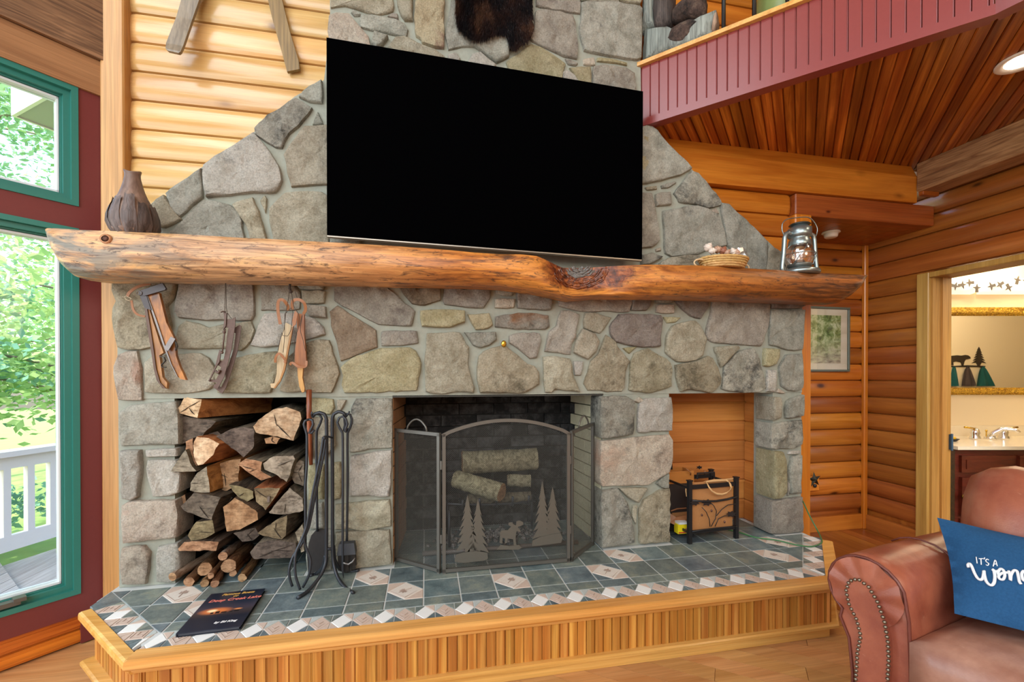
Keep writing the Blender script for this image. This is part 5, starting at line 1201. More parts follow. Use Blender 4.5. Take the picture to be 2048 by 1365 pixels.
LOGS = [
("490,80 600,95 570,215 450,185 440,150", -.0, .55, -.02, .34, 'l', BK2, 'pale log with ribbed cut end and reddish split side, topmost at the upper left'),
("435,205 520,210 630,225 690,240 600,330 510,372 450,395 435,300", .02, .12, 0, .36, 'd', BK1, 'dark cracked log beneath the ribbed pale log at the upper left'),
("945,310 930,270 960,230 1060,160 1150,145 1240,178 1247,222 1192,365 1090,340 1000,325", -.02, -.1, .02, .34, 'l', BK1, 'big pale log with rough bark on top at the upper right of the wood box'),
("690,335 780,290 870,275 935,285 940,400 870,475 790,410", .0, .1, .03, .34, 'd', BK1, 'dark wedge log with white specks left of the big pale log'),
("540,370 560,340 640,345 715,385 685,420 670,455 600,520 570,525 545,470", -.03, .30, -.04, .34, 'l', BK2, 'log with white freshly cut end and orange split side, left of centre'),
("490,370 538,345 540,470 568,528 530,545 500,470", -.01, .22, -.02, .32, 'b', BK3, 'narrow curved bark slab hugging the white-ended log'),
("390,565 490,420 530,530 560,565", -.035, .1, 0, .32, 'g', BK1, 'grey triangular log end jutting over the left stone pier'),
("520,640 570,570 630,530 650,700 580,700 520,690", -.02, .34, .06, .34, 'g', BK2, 'log with cracked grey end and broad rusty split side, centre left'),
("640,545 740,500 850,480 830,650 760,690 655,702", .05, .1, 0, .30, 'b', BK2, 'rusty brown split log tucked right of the cracked grey end'),
("830,520 880,480 990,500 980,560 1050,600 985,625 900,570", -.015, .1, 0, .34, 'b', BK1, 'flat weathered wedge log with fine cracks at centre right'),
("990,510 1060,465 1190,460 1205,480 1150,632 1070,580 1000,550", -.02, .1, .05, .34, 'g', BK1, 'mossy grey log with pale flecks under the big pale log'),
("460,790 545,700 720,730 690,800 655,882 560,850 480,820", -.03, .22, .0, .34, 'd', BK3, 'dark grey wedge log with white rim at middle left'),
("735,795 810,735 880,770 960,830 965,880 840,945 755,955", -.03, .12, .03, .34, 'b', BK3, 'light brown five-sided log end in the middle of the pile'),
("770,650 850,660 930,690 935,740 890,762 830,730", -.01, .1, 0, .34, 'o', BK3, 'small olive half-round log above the light brown five-sided one'),
("935,675 1110,668 1075,730 1010,818 950,760", -.025, .08, .04, .34, 'o', BK2, 'greenish flat split log with a metal tag at the right'),
("1030,830 1100,745 1170,670 1255,740 1255,822 1130,847 1040,838", -.03, .02, .03, .34, 'g', BK1, 'grey wedge log with yellow lichen at the right of the pile'),
("500,985 560,890 670,880 682,962 620,1000 530,1017", -.02, .25, .02, .34, 'o', BK3, 'log with radial grain end below the dark grey wedge'),
("955,967 1080,880 1150,850 1145,980 1120,1005 1000,985", -.02, .18, 0, .34, 'o', BK1, 'olive grey wedge log above the lowest right log'),
("908,1088 960,1030 1060,1008 1210,1030 1215,1080 1180,1128 1060,1130 930,1135", -.03, .05, .01, .36, 'd', BK1, 'wide dark speckled half log lowest at the right'),
("440,1068 480,1022 590,1018 710,1020 690,1078 445,1082", -.03, .1, .0, .34, 'b', BK3, 'flat plank of firewood lying above the kindling sticks'),
("1165,560 1230,490 1262,498 1260,660 1200,640", .02, 0, 0, .32, 'g', BK1, 'pale grey cracked log end at the far right behind the tongs'),
("800,970 880,945 945,930 970,980 930,1015 860,1020", .0, .05, 0, .32, 'd', BK3, 'dark small log wedged between plank and lowest right log'),
("1205,960 1250,905 1262,960 1262,1085 1245,1095 1215,1010", -.005, 0, 0, .3, 'g', BK1, 'pale rounded log end beside the shovel at the lower right'),
("445,735 490,715 500,790 470,830 450,800", .03, .1, 0, .3, 'b', BK3, 'small brown log against the left side of the wood box'),
("600,330 700,300 780,410 720,388 640,345", .06, 0, 0, .28, 'd', BK3, 'dark split piece behind the white-ended log'),
("1005,352 1060,335 1110,348 1080,385 1012,382", .0, 0, 0, .3, 'b', BK3, 'small brown wedge just under the big pale log'),
("700,730 760,700 800,735 735,795 745,900 690,880 695,800", .05, 0, 0, .28, 'd', BK3, 'deep set dark log between the grey wedge and the five-sided end'),
]
for i, a in enumerate(LOGS): wood_log(*a, seed=i * 5.3)
m = MB(); q = C3(1030, 745, -.032); m.prism([q + V(-.006, 0, -.012), q + V(.004, 0, -.014), q + V(.006, 0, .012), q + V(-.004, 0, .013)], (0, .004, 0)); tag(m.build('metal_tag', STEELG), 'small metal tag stapled to the greenish split log', 'tag')
# kindling
TW = bark('twig_bark', srgb(134, 98, 66), srgb(74, 46, 28), 60); TWP = bark('pale_twig_bark', srgb(168, 150, 134), srgb(120, 92, 70), 60)
STK = [((405, 1250), (690, 1085), 25, -.05, .22, 0, 'thick pale-barked stick at the far left of the kindling'), ((512, 1288), (650, 1160), 29, -.045, .2, 1, 'knobbly dark stick under the pale-barked one'),
       ((655, 1240), (770, 1110), 17, -.06, .2, 1, 'thin stick with an orange cut end in the middle of the kindling'), ((733, 1115), (850, 1030), 26, -.03, .25, 0, 'smooth stick with a pale cut end on top of the kindling'),
       ((770, 1178), (900, 1060), 42, -.04, .25, 1, 'thickest knotty stick with a hollow cut end in the kindling'), ((612, 1300), (730, 1195), 23, -.065, .18, 1, 'stick lying lowest on the tiles left of centre'),
       ((682, 1322), (760, 1215), 22, -.075, .16, 1, 'shaggy stick reaching farthest forward, near the book'), ((858, 1272), (965, 1165), 25, -.045, .2, 1, 'straight stick lying alone at the right of the kindling'),
       ((800, 1225), (905, 1115), 20, -.03, .22, 1, 'dark shredded stick left of the lone straight one'), ((615, 1200), (710, 1125), 38, -.02, .24, 1, 'rough barked stick end behind the pale one')]
for i, (a, b, r, y0, y1, k, lab) in enumerate(STK):
    A, B = C3(*a, y0), C3(*b, y1); rr = r * .3077 * .00235; A.z = max(A.z, rr + .001); B.z = max(B.z, rr + .001)
    m = MB(); path = [A + (B - A) * t + Vector((noise.noise(Vector((t * 3, i, 0))), 0, abs(noise.noise(Vector((t * 3, i, 5)))))) * .006 for t in [j / 9 for j in range(10)]]
    m.tube(path, [rr * (1 + .2 * noise.noise(Vector((j * 1.3, i, 2)))) for j in range(10)], 12); m.jitter(.0012 if k == 0 else .0045, 70, i)
    m.m[-2] = 1; m.build('kindling_stick', [TWP if k == 0 else TW, EG['b']], None, True, angle=50); tag(bpy.data.objects[bpy.context.scene.objects[-1].name] if False else COL.objects[-1], lab, 'kindling', 'kindling sticks on the hearth')

# ================================================================== FIRE TOOLS
TOOL = plain('wrought_iron', srgb(60, 64, 70), .45, .6, nz=.2, bump=.08)
def C4(x, y, d): return P(560 + x * .32218, 770 + y * .32218, d)
ts = thing('fire_tool_stand', 'wrought iron fire tool stand with bent legs between wood box and firebox', 'tool stand', (.21, -.12, 0))
def bar(par, pts, r, name, n=8, mb=None):
    m = mb or MB(); m.stube([C4(x, y, d) if len(q) == 3 else None for q in pts for x, y, d in [q]], r, n)
    return m.build(name, TOOL, par, True) if par is not None else m
fl_ = PZ(595, 1197, .006); fr_ = PZ(706, 1186, .006)
m = MB(); m.stube([C4(200, 200, -.10), C4(215, 182, -.10), C4(245, 172, -.10), C4(275, 182, -.10), C4(288, 215, -.10), C4(289, 600, -.10), C4(288, 1000, -.10), C4(284, 1100, -.11), C4(255, 1180, -.14), C4(190, 1265, -.19), C4(150, 1300, -.22), fl_], .0095, 8, flat=.8); m.build('leg', TOOL, ts, True)
m = MB(); m.stube([C4(410, 200, -.09), C4(395, 176, -.09), C4(360, 168, -.09), C4(335, 182, -.09), C4(325, 215, -.09), C4(326, 600, -.09), C4(327, 1040, -.09), C4(335, 1120, -.10), C4(360, 1200, -.13), C4(400, 1255, -.17), C4(440, 1282, -.20), fr_], .0095, 8, flat=.8); m.build('leg', TOOL, ts, True)
m = MB(); m.stube([C4(330, 1000, -.085), C4(340, 1090, -.08), C4(370, 1140, -.06), C4(430, 1160, -.03), PZ(718, 1141, .006)], .0085, 8); m.build('leg', TOOL, ts, True)
m = MB(); m.stube([C4(284, 1060, -.09), C4(262, 1140, -.06), C4(215, 1180, -.03), PZ(620, 1152, .006)], .0085, 8); m.build('leg', TOOL, ts, True)
m = MB(); m.stube([C4(289, 1020, -.10), C4(327, 1020, -.09)], .007, 8); m.stube([C4(265, 330, -.14), C4(275, 322, -.135), C4(300, 322, -.11), C4(326, 330, -.10)], .004, 8); m.build('cross_pin', TOOL, ts, True)
m = MB(); m.stube([C4(200, 200, -.10), C4(196, 180, -.115), C4(200, 168, -.115)], .004, 7); m.stube([C4(410, 200, -.09), C4(425, 180, -.10), C4(432, 165, -.10)], .004, 7); m.build('hook', TOOL, ts, True)
def ringtop(cx_, cy_, d): return [C4(cx_ + 2, cy_ + 55, d), C4(cx_ - 16, cy_ + 30, d), C4(cx_ - 26, cy_, d), C4(cx_ - 14, cy_ - 32, d), C4(cx_ + 10, cy_ - 38, d), C4(cx_ + 28, cy_ - 12, d), C4(cx_ + 22, cy_ + 22, d), C4(cx_ + 8, cy_ + 42, d)]
tg = thing('fire_tongs', 'black iron fire tongs with two curved claws leaning on the tool stand', 'tongs', C4(90, 1270, -.16))
bar(tg, [(268, 330, -.14), (255, 420, -.145), (210, 640, -.16), (165, 880, -.17), (135, 960, -.18), (100, 1040, -.20), (92, 1130, -.21), (100, 1200, -.215), (125, 1272, -.215)], .0055, 'arm'); bar(tg, [(282, 335, -.135), (272, 420, -.14), (228, 640, -.15), (180, 880, -.16), (152, 960, -.165), (168, 1030, -.17), (190, 1090, -.175), (180, 1180, -.18), (142, 1258, -.18)], .0055, 'arm')
m = MB(); m.stube([C4(265, 332, -.14), C4(285, 332, -.135)], .006, 8); m.build('pivot', TOOL, tg, True)
pk = thing('fire_rake', 'black iron fire rake hanging by its ring at the left of the tool stand', 'fire rake', C4(165, 300, -.12))
m = MB(); m.stube([C4(180, 215, -.115), C4(155, 225, -.12), C4(148, 245, -.12), C4(160, 285, -.12), C4(167, 310, -.12), C4(166, 500, -.125), C4(157, 640, -.13), C4(157, 880, -.14), C4(140, 980, -.15), C4(85, 1060, -.17), C4(58, 1140, -.185), C4(60, 1200, -.19), C4(76, 1252, -.19)], .0055, 8); m.build('rod', TOOL, pk, True)
m = MB(); m.stube([C4(180, 215, -.115), C4(200, 220, -.118), C4(206, 245, -.118), C4(190, 280, -.118), C4(180, 300, -.118), C4(195, 302, -.118), C4(213, 280, -.118)], .0055, 8); m.build('ring_handle', TOOL, pk, True)
sv = thing('fire_shovel', 'black iron fire shovel with rounded pan behind the tongs', 'shovel', C4(232, 1150, -.03))
m = MB(); m.stube([C4(232, 910, -.04), C4(228, 600, -.06), C4(228, 290, -.075), C4(250, 240, -.08), C4(260, 210, -.085), C4(245, 185, -.085), C4(222, 182, -.085), C4(208, 195, -.085)], .0055, 8); m.build('rod', TOOL, sv, True)
pan = [(175, 1178), (168, 1060), (178, 985), (195, 935), (222, 905), (250, 896), (276, 900), (285, 960), (287, 1060), (283, 1120), (240, 1150), (205, 1172)]
m = MB(); m.prism([C4(x, y, -.03 - .018 * ((y - 896) / 280)) for x, y in pan], (0, .004, 0)); m.build('pan', plain('blackened_pan', srgb(44, 42, 42), .5, .3, nz=.3), sv)
br = thing('hearth_brush', 'black hearth brush with iron handle at the right of the tool stand', 'brush', C4(415, 1160, -.05))
m = MB(); m.stube([C4(x, y, -.07) for x, y in ((415, 970), (420, 600), (420, 300), (440, 255), (446, 215), (436, 185), (412, 180), (400, 205), (404, 250), (396, 285), (408, 290), (420, 270))], .0055, 8); m.build('rod', TOOL, br, True)
a, b = C4(358, 1050, -.05), C4(474, 966, -.05); cx_ = (a.x + b.x) / 2
m = MB(); m.hexa([V(a.x, -.075, a.z), V(b.x, -.075, a.z), V(b.x, -.025, a.z), V(a.x, -.025, a.z), V(a.x + .008, -.068, b.z - .006), V(b.x - .008, -.068, b.z - .006), V(b.x - .008, -.032, b.z - .006), V(a.x + .008, -.032, b.z - .006)]); m.build('head', plain('painted_brush_head', srgb(54, 58, 64), .5), br)
m = MB(); random.seed(4); zb_ = C4(415, 1160, -.05).z
for i in range(420):
    x = random.uniform(a.x + .004, b.x - .004); y = random.uniform(-.072, -.028); z1 = max(.002, zb_ + random.uniform(-.0, .012) + abs(x - cx_) * .35)
    m.tube([(x, y, a.z), (x + random.uniform(-.004, .004), y + random.uniform(-.003, .003), z1)], .0011, 3, cap=False)
m.build('bristles', plain('dark_bristle', srgb(52, 50, 48), .7), br, kind='stuff')
pr_ = thing('fire_poker', 'straight black iron fire poker with small barb in front of the brush', 'poker', C4(392, 1200, -.1))
m = MB(); m.stube([C4(x, y, -.10) for x, y in ((395, 1202), (390, 1160), (389, 1000), (390, 600), (388, 300), (368, 265), (356, 235), (368, 205), (390, 196), (410, 215), (418, 245), (402, 290), (412, 292))], [.001, .0045] + [.0055] * 11, 8); m.build('rod', TOOL, pr_, True)
m = MB(); m.stube([C4(392, 1105, -.10), C4(425, 1116, -.10), C4(450, 1100, -.10), C4(466, 1076, -.10)], [.0045, .005, .0045, .002], 7); m.build('barb', plain('bright_barb', srgb(120, 118, 116), .4, .8), pr_, True)

# ================================================================== FIRE SCREEN
SCR = plain('pewter_screen_frame', srgb(108, 106, 100), .45, .55, nz=.05); WIRE = plain('screen_wire', srgb(88, 86, 80), .5, .5); SIL = plain('cut_steel', srgb(104, 102, 94), .5, .5, nz=.05)
fs_ = thing('fire_screen', 'three panel mesh fire screen with trees and a moose cut in steel', 'fire screen', (1.0, -.13, 0))
def frame_bar(mb, p, q, w_, n):            # flat bar between two points, w_ wide, n = panel normal
    d = (q - p).normalized(); u = d.cross(n).normalized() * w_ / 2; t = n * .007
    mb.hexa([p - u - t, p + u - t, p + u + t, p - u + t, q - u - t, q + u - t, q + u + t, q - u + t]); return mb
def panel(A, B, tops, name):
    """A, B floor corners; tops = list of (fraction, z) along the top edge"""
    A = Vector(A); B = Vector(B); D = B - A; n = Vector((D.y, -D.x, 0)).normalized(); w_ = .0155
    pt = lambda u, z: Vector((A.x + D.x * u, A.y + D.y * u, z))
    L = D.length; e = w_ / 2 / L; o = bpy.data.objects.new(name, None); COL.objects.link(o); o.parent = fs_; o['_base'] = list(fs_['_base'])
    m = MB(); z0 = .006
    frame_bar(m, pt(e, 0), pt(e, tops[0][1]), w_, n); m.build('frame_post', SCR, o)
    m = MB(); frame_bar(m, pt(1 - e, 0), pt(1 - e, tops[-1][1]), w_, n); m.build('frame_post', SCR, o)
    m = MB(); frame_bar(m, pt(0, z0 + w_ / 2), pt(1, z0 + w_ / 2), w_, n); m.build('bottom_bar', SCR, o)
    m = MB()
    for (u0, a), (u1, b) in zip(tops[:-1], tops[1:]): frame_bar(m, pt(u0, a - w_ / 2), pt(u1, b - w_ / 2), w_, n)
    m.build('top_bar', SCR, o)
    # woven wires, both diagonals, kept inside the frame
    def ztop(u):
        for (u0, a), (u1, b) in zip(tops[:-1], tops[1:]):
            if u0 <= u <= u1: return a + (b - a) * (u - u0) / (u1 - u0) - w_ * .6
        return 0
    m = MB(); sp = .0088; hw = .00056; zt = max(t[1] for t in tops); k = -int(zt / sp) - 2
    for sg in (1, -1):
        c = -zt if sg == 1 else 0.0; cmax = L if sg == 1 else L + zt
        while c < cmax:                    # line s = c + sg*z
            seg = []; N = 60
            for i in range(N + 1):
                z = .01 + (zt - .01) * i / N; s_ = c + sg * z
                if .004 < s_ < L - .004 and z < ztop(s_ / L): seg.append((s_, z))
            if len(seg) > 1:
                (s0, za), (s1, zb2) = seg[0], seg[-1]; p, q = pt(s0 / L, za) + n * .0004 * sg, pt(s1 / L, zb2) + n * .0004 * sg
                u = (q - p).normalized().cross(n).normalized() * hw; b = len(m.v)
                m.v += [p - u, p + u, p + n * hw, q - u, q + u, q + n * hw]; m.f += [(b, b + 1, b + 4, b + 3), (b + 1, b + 2, b + 5, b + 4), (b + 2, b, b + 3, b + 5)]; m.m += [0] * 3
            c += sp
    m.build('wire_mesh', WIRE, o, kind='stuff'); return o, pt, n
arch = [(0, .643)] + [(t, .643 + (.712 - .643) * math.sin(math.pi * t) ** .8 - .008 * t) for t in [k / 18 for k in range(1, 18)]] + [(1, .633)]
cpn, cpt, cn = panel((.692, -.134, 0), (1.306, -.131, 0), arch, 'screen_panel')
lpn, lpt, ln = panel((.470, .050, 0), (.683, -.130, 0), [(0, .652), (1, .648)], 'screen_panel')
rpn, rpt, rn = panel((1.314, -.128, 0), (1.500, .050, 0), [(0, .640), (1, .660)], 'screen_panel')
for pt, u in ((lpt, .5), (rpt, .55)):
    m = MB(); m.stube([pt(u - .22, .648), pt(u - .2, .668), pt(u - .1, .695), pt(u, .704), pt(u + .1, .695), pt(u + .2, .668), pt(u + .22, .648)], .0045, 8); m.build('handle', SCR, lpn if pt is lpt else rpn, True)
for z in (.16, .50):
    for x_, y_ in ((.6875, -.133), (1.310, -.130)): MB().tube([V(x_, y_, z - .02), V(x_, y_, z + .02)], .006, 8).build('hinge', SCR, fs_)
def C5(x, y, d=-.142): v = P(770 + x * .27847, 780 + y * .27847, d); return v
def firtree(base_y, top, hw, tiers, xc):
    pts = []; L = []; R = []
    for i in range(tiers):
        y0 = top + (base_y - top) * (i / tiers); y1 = top + (base_y - top) * ((i + 1) / tiers) + 8; wv = hw * ((i + 1) / tiers) ** .8; wi = wv * .46
        L += [(xc - wv, y1 + 14), (xc - wi, y1 - 8)]; R += [(xc + wv, y1 + 14), (xc + wi, y1 - 8)]
    return [(xc, top)] + R[:-1] + [(xc + hw * .2, base_y + 2), (xc + hw * .18, base_y + 40), (xc - hw * .18, base_y + 40), (xc - hw * .2, base_y + 2)] + L[:-1][::-1]
for t in (firtree(1140, 758, 84, 7, 592), firtree(1150, 785, 80, 7, 668), firtree(1052, 660, 72, 7, 1130), firtree(1040, 698, 74, 6, 1204)):
    pts = [C5(x, y, -.142 - .0008 * (t[0][0] % 4)) for x, y in t]; c = sum(pts, Vector()) / len(pts)
    cut = MB(); n = len(pts); cut.add(pts + [p + V(0, .003, 0) for p in pts], [tuple(range(n)), tuple(range(2 * n - 1, n - 1, -1))] + [(i, n + i, n + (i + 1) % n, (i + 1) % n) for i in range(n)]); cut.build('tree_cutout', SIL, cpn)
for blob in ([(500, 1235), (510, 1185), (560, 1172), (650, 1160), (735, 1172), (740, 1215), (700, 1230), (560, 1245)], [(1055, 1125), (1060, 1085), (1110, 1060), (1200, 1040), (1260, 1030), (1275, 1070), (1265, 1100), (1120, 1120)]): MB().prism([C5(x, y, -.1465) for x, y in blob], (0, .003, 0)).build('ground_cutout', SIL, cpn)
moose = [(822, 1100), (828, 1050), (822, 1030), (840, 1010), (880, 1010), (895, 995), (905, 985), (885, 970), (890, 955), (915, 952), (920, 965), (940, 975), (945, 945), (965, 940), (990, 950), (995, 968), (975, 980), (955, 985), (960, 1000), (975, 1010), (970, 1025), (945, 1015), (940, 1040), (938, 1080), (945, 1120), (925, 1120), (920, 1075), (880, 1070), (878, 1100), (860, 1105), (862, 1070), (845, 1065), (842, 1105)]
m = MB(); m.prism([C5(x, y) for x, y in moose], (0, .003, 0)); m.prism([C5(x, y, -.1435) for x, y in [(800, 1150), (830, 1115), (900, 1125), (960, 1115), (985, 1135), (960, 1150)]], (0, .003, 0)); m.build('moose_cutout', SIL, cpn)
# ---- inside the firebox
def round_log(name, A, B, r, mat_b, mat_e, label, split=None, n=18):
    m = MB(); N = 8; path = [A + (B - A) * (i / N) for i in range(N + 1)]
    m.tube(path, [r * (1 + .05 * noise.noise(Vector((i * .9, r * 90, 0)))) for i in range(N + 1)], n); m.m[-1] = 1; m.m[-2] = 1
    for i, v in enumerate(m.v): m.v[i] = v + noise.noise_vector(v * 28) * r * .12
    return tag(m.build(name, [mat_b, mat_e], None, True, angle=50), label, 'firewood', 'logs on the firebox grate')
BKF = bark('birch_grey_bark', srgb(176, 168, 138), srgb(110, 102, 80), 44)
round_log('firebox_log', C5(555, 525, .30), C5(1085, 495, .30), .062, BKF, EG['b'], 'topmost log behind the fire screen, long grey bark side showing')
round_log('firebox_log', C5(510, 640, .30), C5(838, 740, .13), .050, BKF, EG['b'], 'log behind the fire screen with its round cut end turned forward')
round_log('firebox_log', C5(880, 650, .27), C5(1045, 655, .25), .034, BKF, EG['l'], 'split log resting lower right on the grate, pale wood showing')
round_log('firebox_log', C5(600, 790, .24), C5(1045, 770, .22), .030, BK1, EG['b'], 'lowest log lying straight on the grate bars')
gr = thing('fire_grate', 'black iron log grate inside the firebox', 'grate', (1.0, .25, 0))
zg = C5(750, 825, .2).z
m = MB(); m.tube([C5(x, y, .16) for x, y in ((435, 818), (560, 825), (750, 826), (920, 818), (1080, 797))], .006, 8); m.build('front_bar', TOOL, gr, True)
for k in range(7):
    m = MB(); x = .72 + k * .09; m.tube([(x, .15, zg + .05), (x, .16, zg), (x, .26, zg - .02), (x, .38, zg - .01)], .007, 8); m.build('bar', TOOL, gr, True)
for x in (.74, 1.24):
    for y in (.17, .37): m = MB(); m.tube([(x, y, .0), (x, y, zg - .01)], .007, 8); m.build('leg', TOOL, gr, True)
random.seed(8); m = MB()
for i in range(420):
    x, y = random.gauss(1.0, .17), random.gauss(.24, .055)
    if not (.62 < x < 1.42 and .09 < y < .40): continue
    r = random.uniform(.004, .013); m.ball((x, y, r * .6 + .03 * math.exp(-((x - 1) / .2) ** 2) * random.random()), r, 5, sc=(1.2, 1, .8))
ASH = NT('ash'); v_ = ASH.coords(rnd=False); ASH = ASH.done(ASH.ramp(ASH.noise(v_, 70, 3, .7), [(.4, srgb(40, 38, 38)), (.6, srgb(150, 146, 142))]), .95)
o = m.build('ash_bed', ASH, None, kind='stuff'); o['label'] = 'grey ash and charcoal bed under the fire grate'; o['category'] = 'ash'
m = MB(); m.tube([(.60, .075, .014), (1.42, .07, .014)], .012, 10); tag(m.build('gas_pipe', plain('grey_pipe', srgb(120, 112, 106), .5, .4), None, True), 'grey pipe lying across the firebox floor behind the screen', 'pipe')

# ================================================================== NICHE: log caddy, tote, crate, box, cord
BLK = plain('satin_black_steel', srgb(34, 34, 36), .4, .2)
def C6(x, y, d): return P(1320 + x * .15385, 900 + y * .15385, d)
A = PZ(1379, 1088, 0); B = PZ(1472, 1077, 0); ang = math.atan2(B.y - A.y, B.x - A.x); AX = Vector((math.cos(ang), math.sin(ang), 0)); AY = Vector((-AX.y, AX.x, 0)); WD = (B - A).length
cad = thing('log_caddy', 'black steel log caddy with leaf scrolls standing in the right niche', 'log caddy', A)
hz_ = PV(1379, 963, A, AX).z; dp = .20
def QQ(u, v, z): return A + AX * u + AY * v + Vector((0, 0, z))
def qbox(mb, u0, u1, v0, v1, z0, z1): return mb.hexa([QQ(u0, v0, z0), QQ(u1, v0, z0), QQ(u1, v1, z0), QQ(u0, v1, z0), QQ(u0, v0, z1), QQ(u1, v0, z1), QQ(u1, v1, z1), QQ(u0, v1, z1)])
for u in (0, WD):
    for v in (0, dp):
        m = MB(); qbox(m, u - .010, u + .010, v - .010, v + .010, 0, hz_); qbox(m, u - .013, u + .013, v - .013, v + .013, hz_, hz_ + .006); m.build('post', BLK, cad)
for z0, z1 in ((.052, .070), (hz_ - .045, hz_ - .022)):
    m = MB(); qbox(m, .01, WD - .01, -.004, .004, z0, z1); qbox(m, .01, WD - .01, dp - .004, dp + .004, z0, z1); qbox(m, -.004, .004, .01, dp - .01, z0 - .0, z0 + .012); qbox(m, WD - .004, WD + .004, .01, dp - .01, z0, z0 + .012); m.build('rail', BLK, cad)
m = MB(); qbox(m, .005, WD - .005, .005, dp - .005, .050, .056); m.build('tray', BLK, cad)
for zf, sag in ((.70, .012), (.20, -.01)):
    m = MB(); m.tube([QQ(WD * t, -.012 - .01 * math.sin(t * math.pi), hz_ * zf - sag * math.sin(t * math.pi)) for t in (0.02, .25, .5, .75, .98)], .0035 if zf < .5 else .006, 7); m.build('bowed_bar', BLK, cad, True)
m = MB()
F = lambda x, y: PV(1320 + x * .15385, 900 + y * .15385, A - AY * .018, AX)
for pts in ([(650, 1000), (640, 900), (600, 810), (545, 750)], [(665, 1000), (720, 900), (735, 800), (700, 730), (670, 700)], [(715, 1000), (760, 900), (840, 860), (920, 860)], [(735, 860), (800, 780), (880, 720), (985, 705)]): m.tube([F(*p) for p in pts], .0022, 6)
m.build('scroll_stem', BLK, cad, True)
for cx0, cy0, s_, a in ((455, 690, 70, .2), (615, 690, 75, -.2), (930, 840, 70, .5)):
    m = MB(); pts = []
    for k in range(14):
        t = 2 * math.pi * k / 14; r = s_ * (1 if k % 2 else .62); pts.append(F(cx0 + r * math.cos(t) * 1.0, cy0 + r * math.sin(t) * .62))
    m.prism(pts, AY * .003); m.build('leaf', plain('dark_bronze_leaf_%d' % cx0, srgb(58, 54, 54), .4, .5), cad)
for cx0, cy0 in ((545, 850), (670, 795), (840, 940)): m = MB(); m.ball(F(cx0, cy0), .006, 8, sc=(.9, .8, 1.3)); m.build('acorn', plain('bronze_acorn_%d' % cx0, srgb(104, 72, 62), .3, .6), cad, True)
m = MB(); m.tube([QQ(WD * .42, dp * .5, hz_ - .02), QQ(WD * .42, dp * .5, hz_ + .012), QQ(WD * .80, dp * .5, hz_ + .012), QQ(WD * .80, dp * .5, hz_ - .02)], .005, 6); m.build('carry_handle', BLK, cad)
CANV = plain('brown_canvas', srgb(176, 122, 72), .75, nz=.12, bump=.15, bs=200); STRAP = plain('tan_webbing', srgb(206, 164, 112), .7, nz=.08, bump=.15, bs=200)
tt = thing('canvas_tote', 'brown canvas log tote with tan handles held in the black caddy', 'tote bag', QQ(WD / 2, dp / 2, .06))
m = MB(); nx, nz_ = 14, 12; vs = []
for j in range(nz_ + 1):
    for i in range(nx + 1):
        u, t = .014 + (WD - .028) * i / nx, j / nz_; bul = .012 * math.sin(math.pi * i / nx) * math.sin(math.pi * min(1, t * 1.1)) + .002 * noise.noise(Vector((i * .7, j * .7, 0)))
        vs.append(QQ(u, .012 - bul * .6, .058 + (hz_ - .07) * t))
m.add(vs, [(j * (nx + 1) + i, j * (nx + 1) + i + 1, (j + 1) * (nx + 1) + i + 1, (j + 1) * (nx + 1) + i) for j in range(nz_) for i in range(nx)]); m.build('front_panel', CANV, tt, True)
m = MB(); qbox(m, .014, WD - .014, dp - .03, dp - .022, .058, .11); qbox(m, .014, WD - .014, .012, dp - .022, .058, .064); m.build('back_panel', CANV, tt)
def webb(pts, w_, par, name='handle'):
    m = MB(); vs = []
    for (p, wv) in pts: vs += [p - Vector(wv) * w_, p + Vector(wv) * w_]
    n = len(pts); m.add(vs + [v + AY * .003 for v in vs], [(2 * i, 2 * i + 1, 2 * i + 3, 2 * i + 2) for i in range(n - 1)] + [(2 * n + 2 * i, 2 * n + 2 * i + 2, 2 * n + 2 * i + 3, 2 * n + 2 * i + 1) for i in range(n - 1)] + [(2 * i, 2 * i + 2, 2 * n + 2 * i + 2, 2 * n + 2 * i) for i in range(n - 1)] + [(2 * i + 1, 2 * n + 2 * i + 1, 2 * n + 2 * i + 3, 2 * i + 3) for i in range(n - 1)])
    return m.build(name, STRAP, par, True)
G = lambda x, y, d=-.026: PV(1320 + x * .15385, 900 + y * .15385, A + AY * d, AX)
loop = [(610, 430), (640, 490), (680, 540), (740, 575), (810, 582), (870, 565), (915, 530), (930, 490), (915, 450), (890, 410), (860, 398), (760, 405), (640, 415), (600, 425)]
wv = [Vector((0, 0, 1)) * .5 + AX * .5] * 3 + [Vector((0, 0, 1))] * 3 + [AX * .8 + Vector((0, 0, .4))] * 3 + [Vector((0, 0, 1))] * 5
webb([(G(x, y, -.026 + (.03 if y < 440 else 0)), w_) for (x, y), w_ in zip(loop, wv)], .0055, tt)
webb([(G(x, y, .05), Vector((0, 0, 1))) for x, y in ((520, 445), (600, 420), (700, 400), (850, 395), (960, 380))], .006, tt)
webb([(G(x, y, .03), AX) for x, y in ((345, 480), (340, 540), (352, 610))], .004, tt)
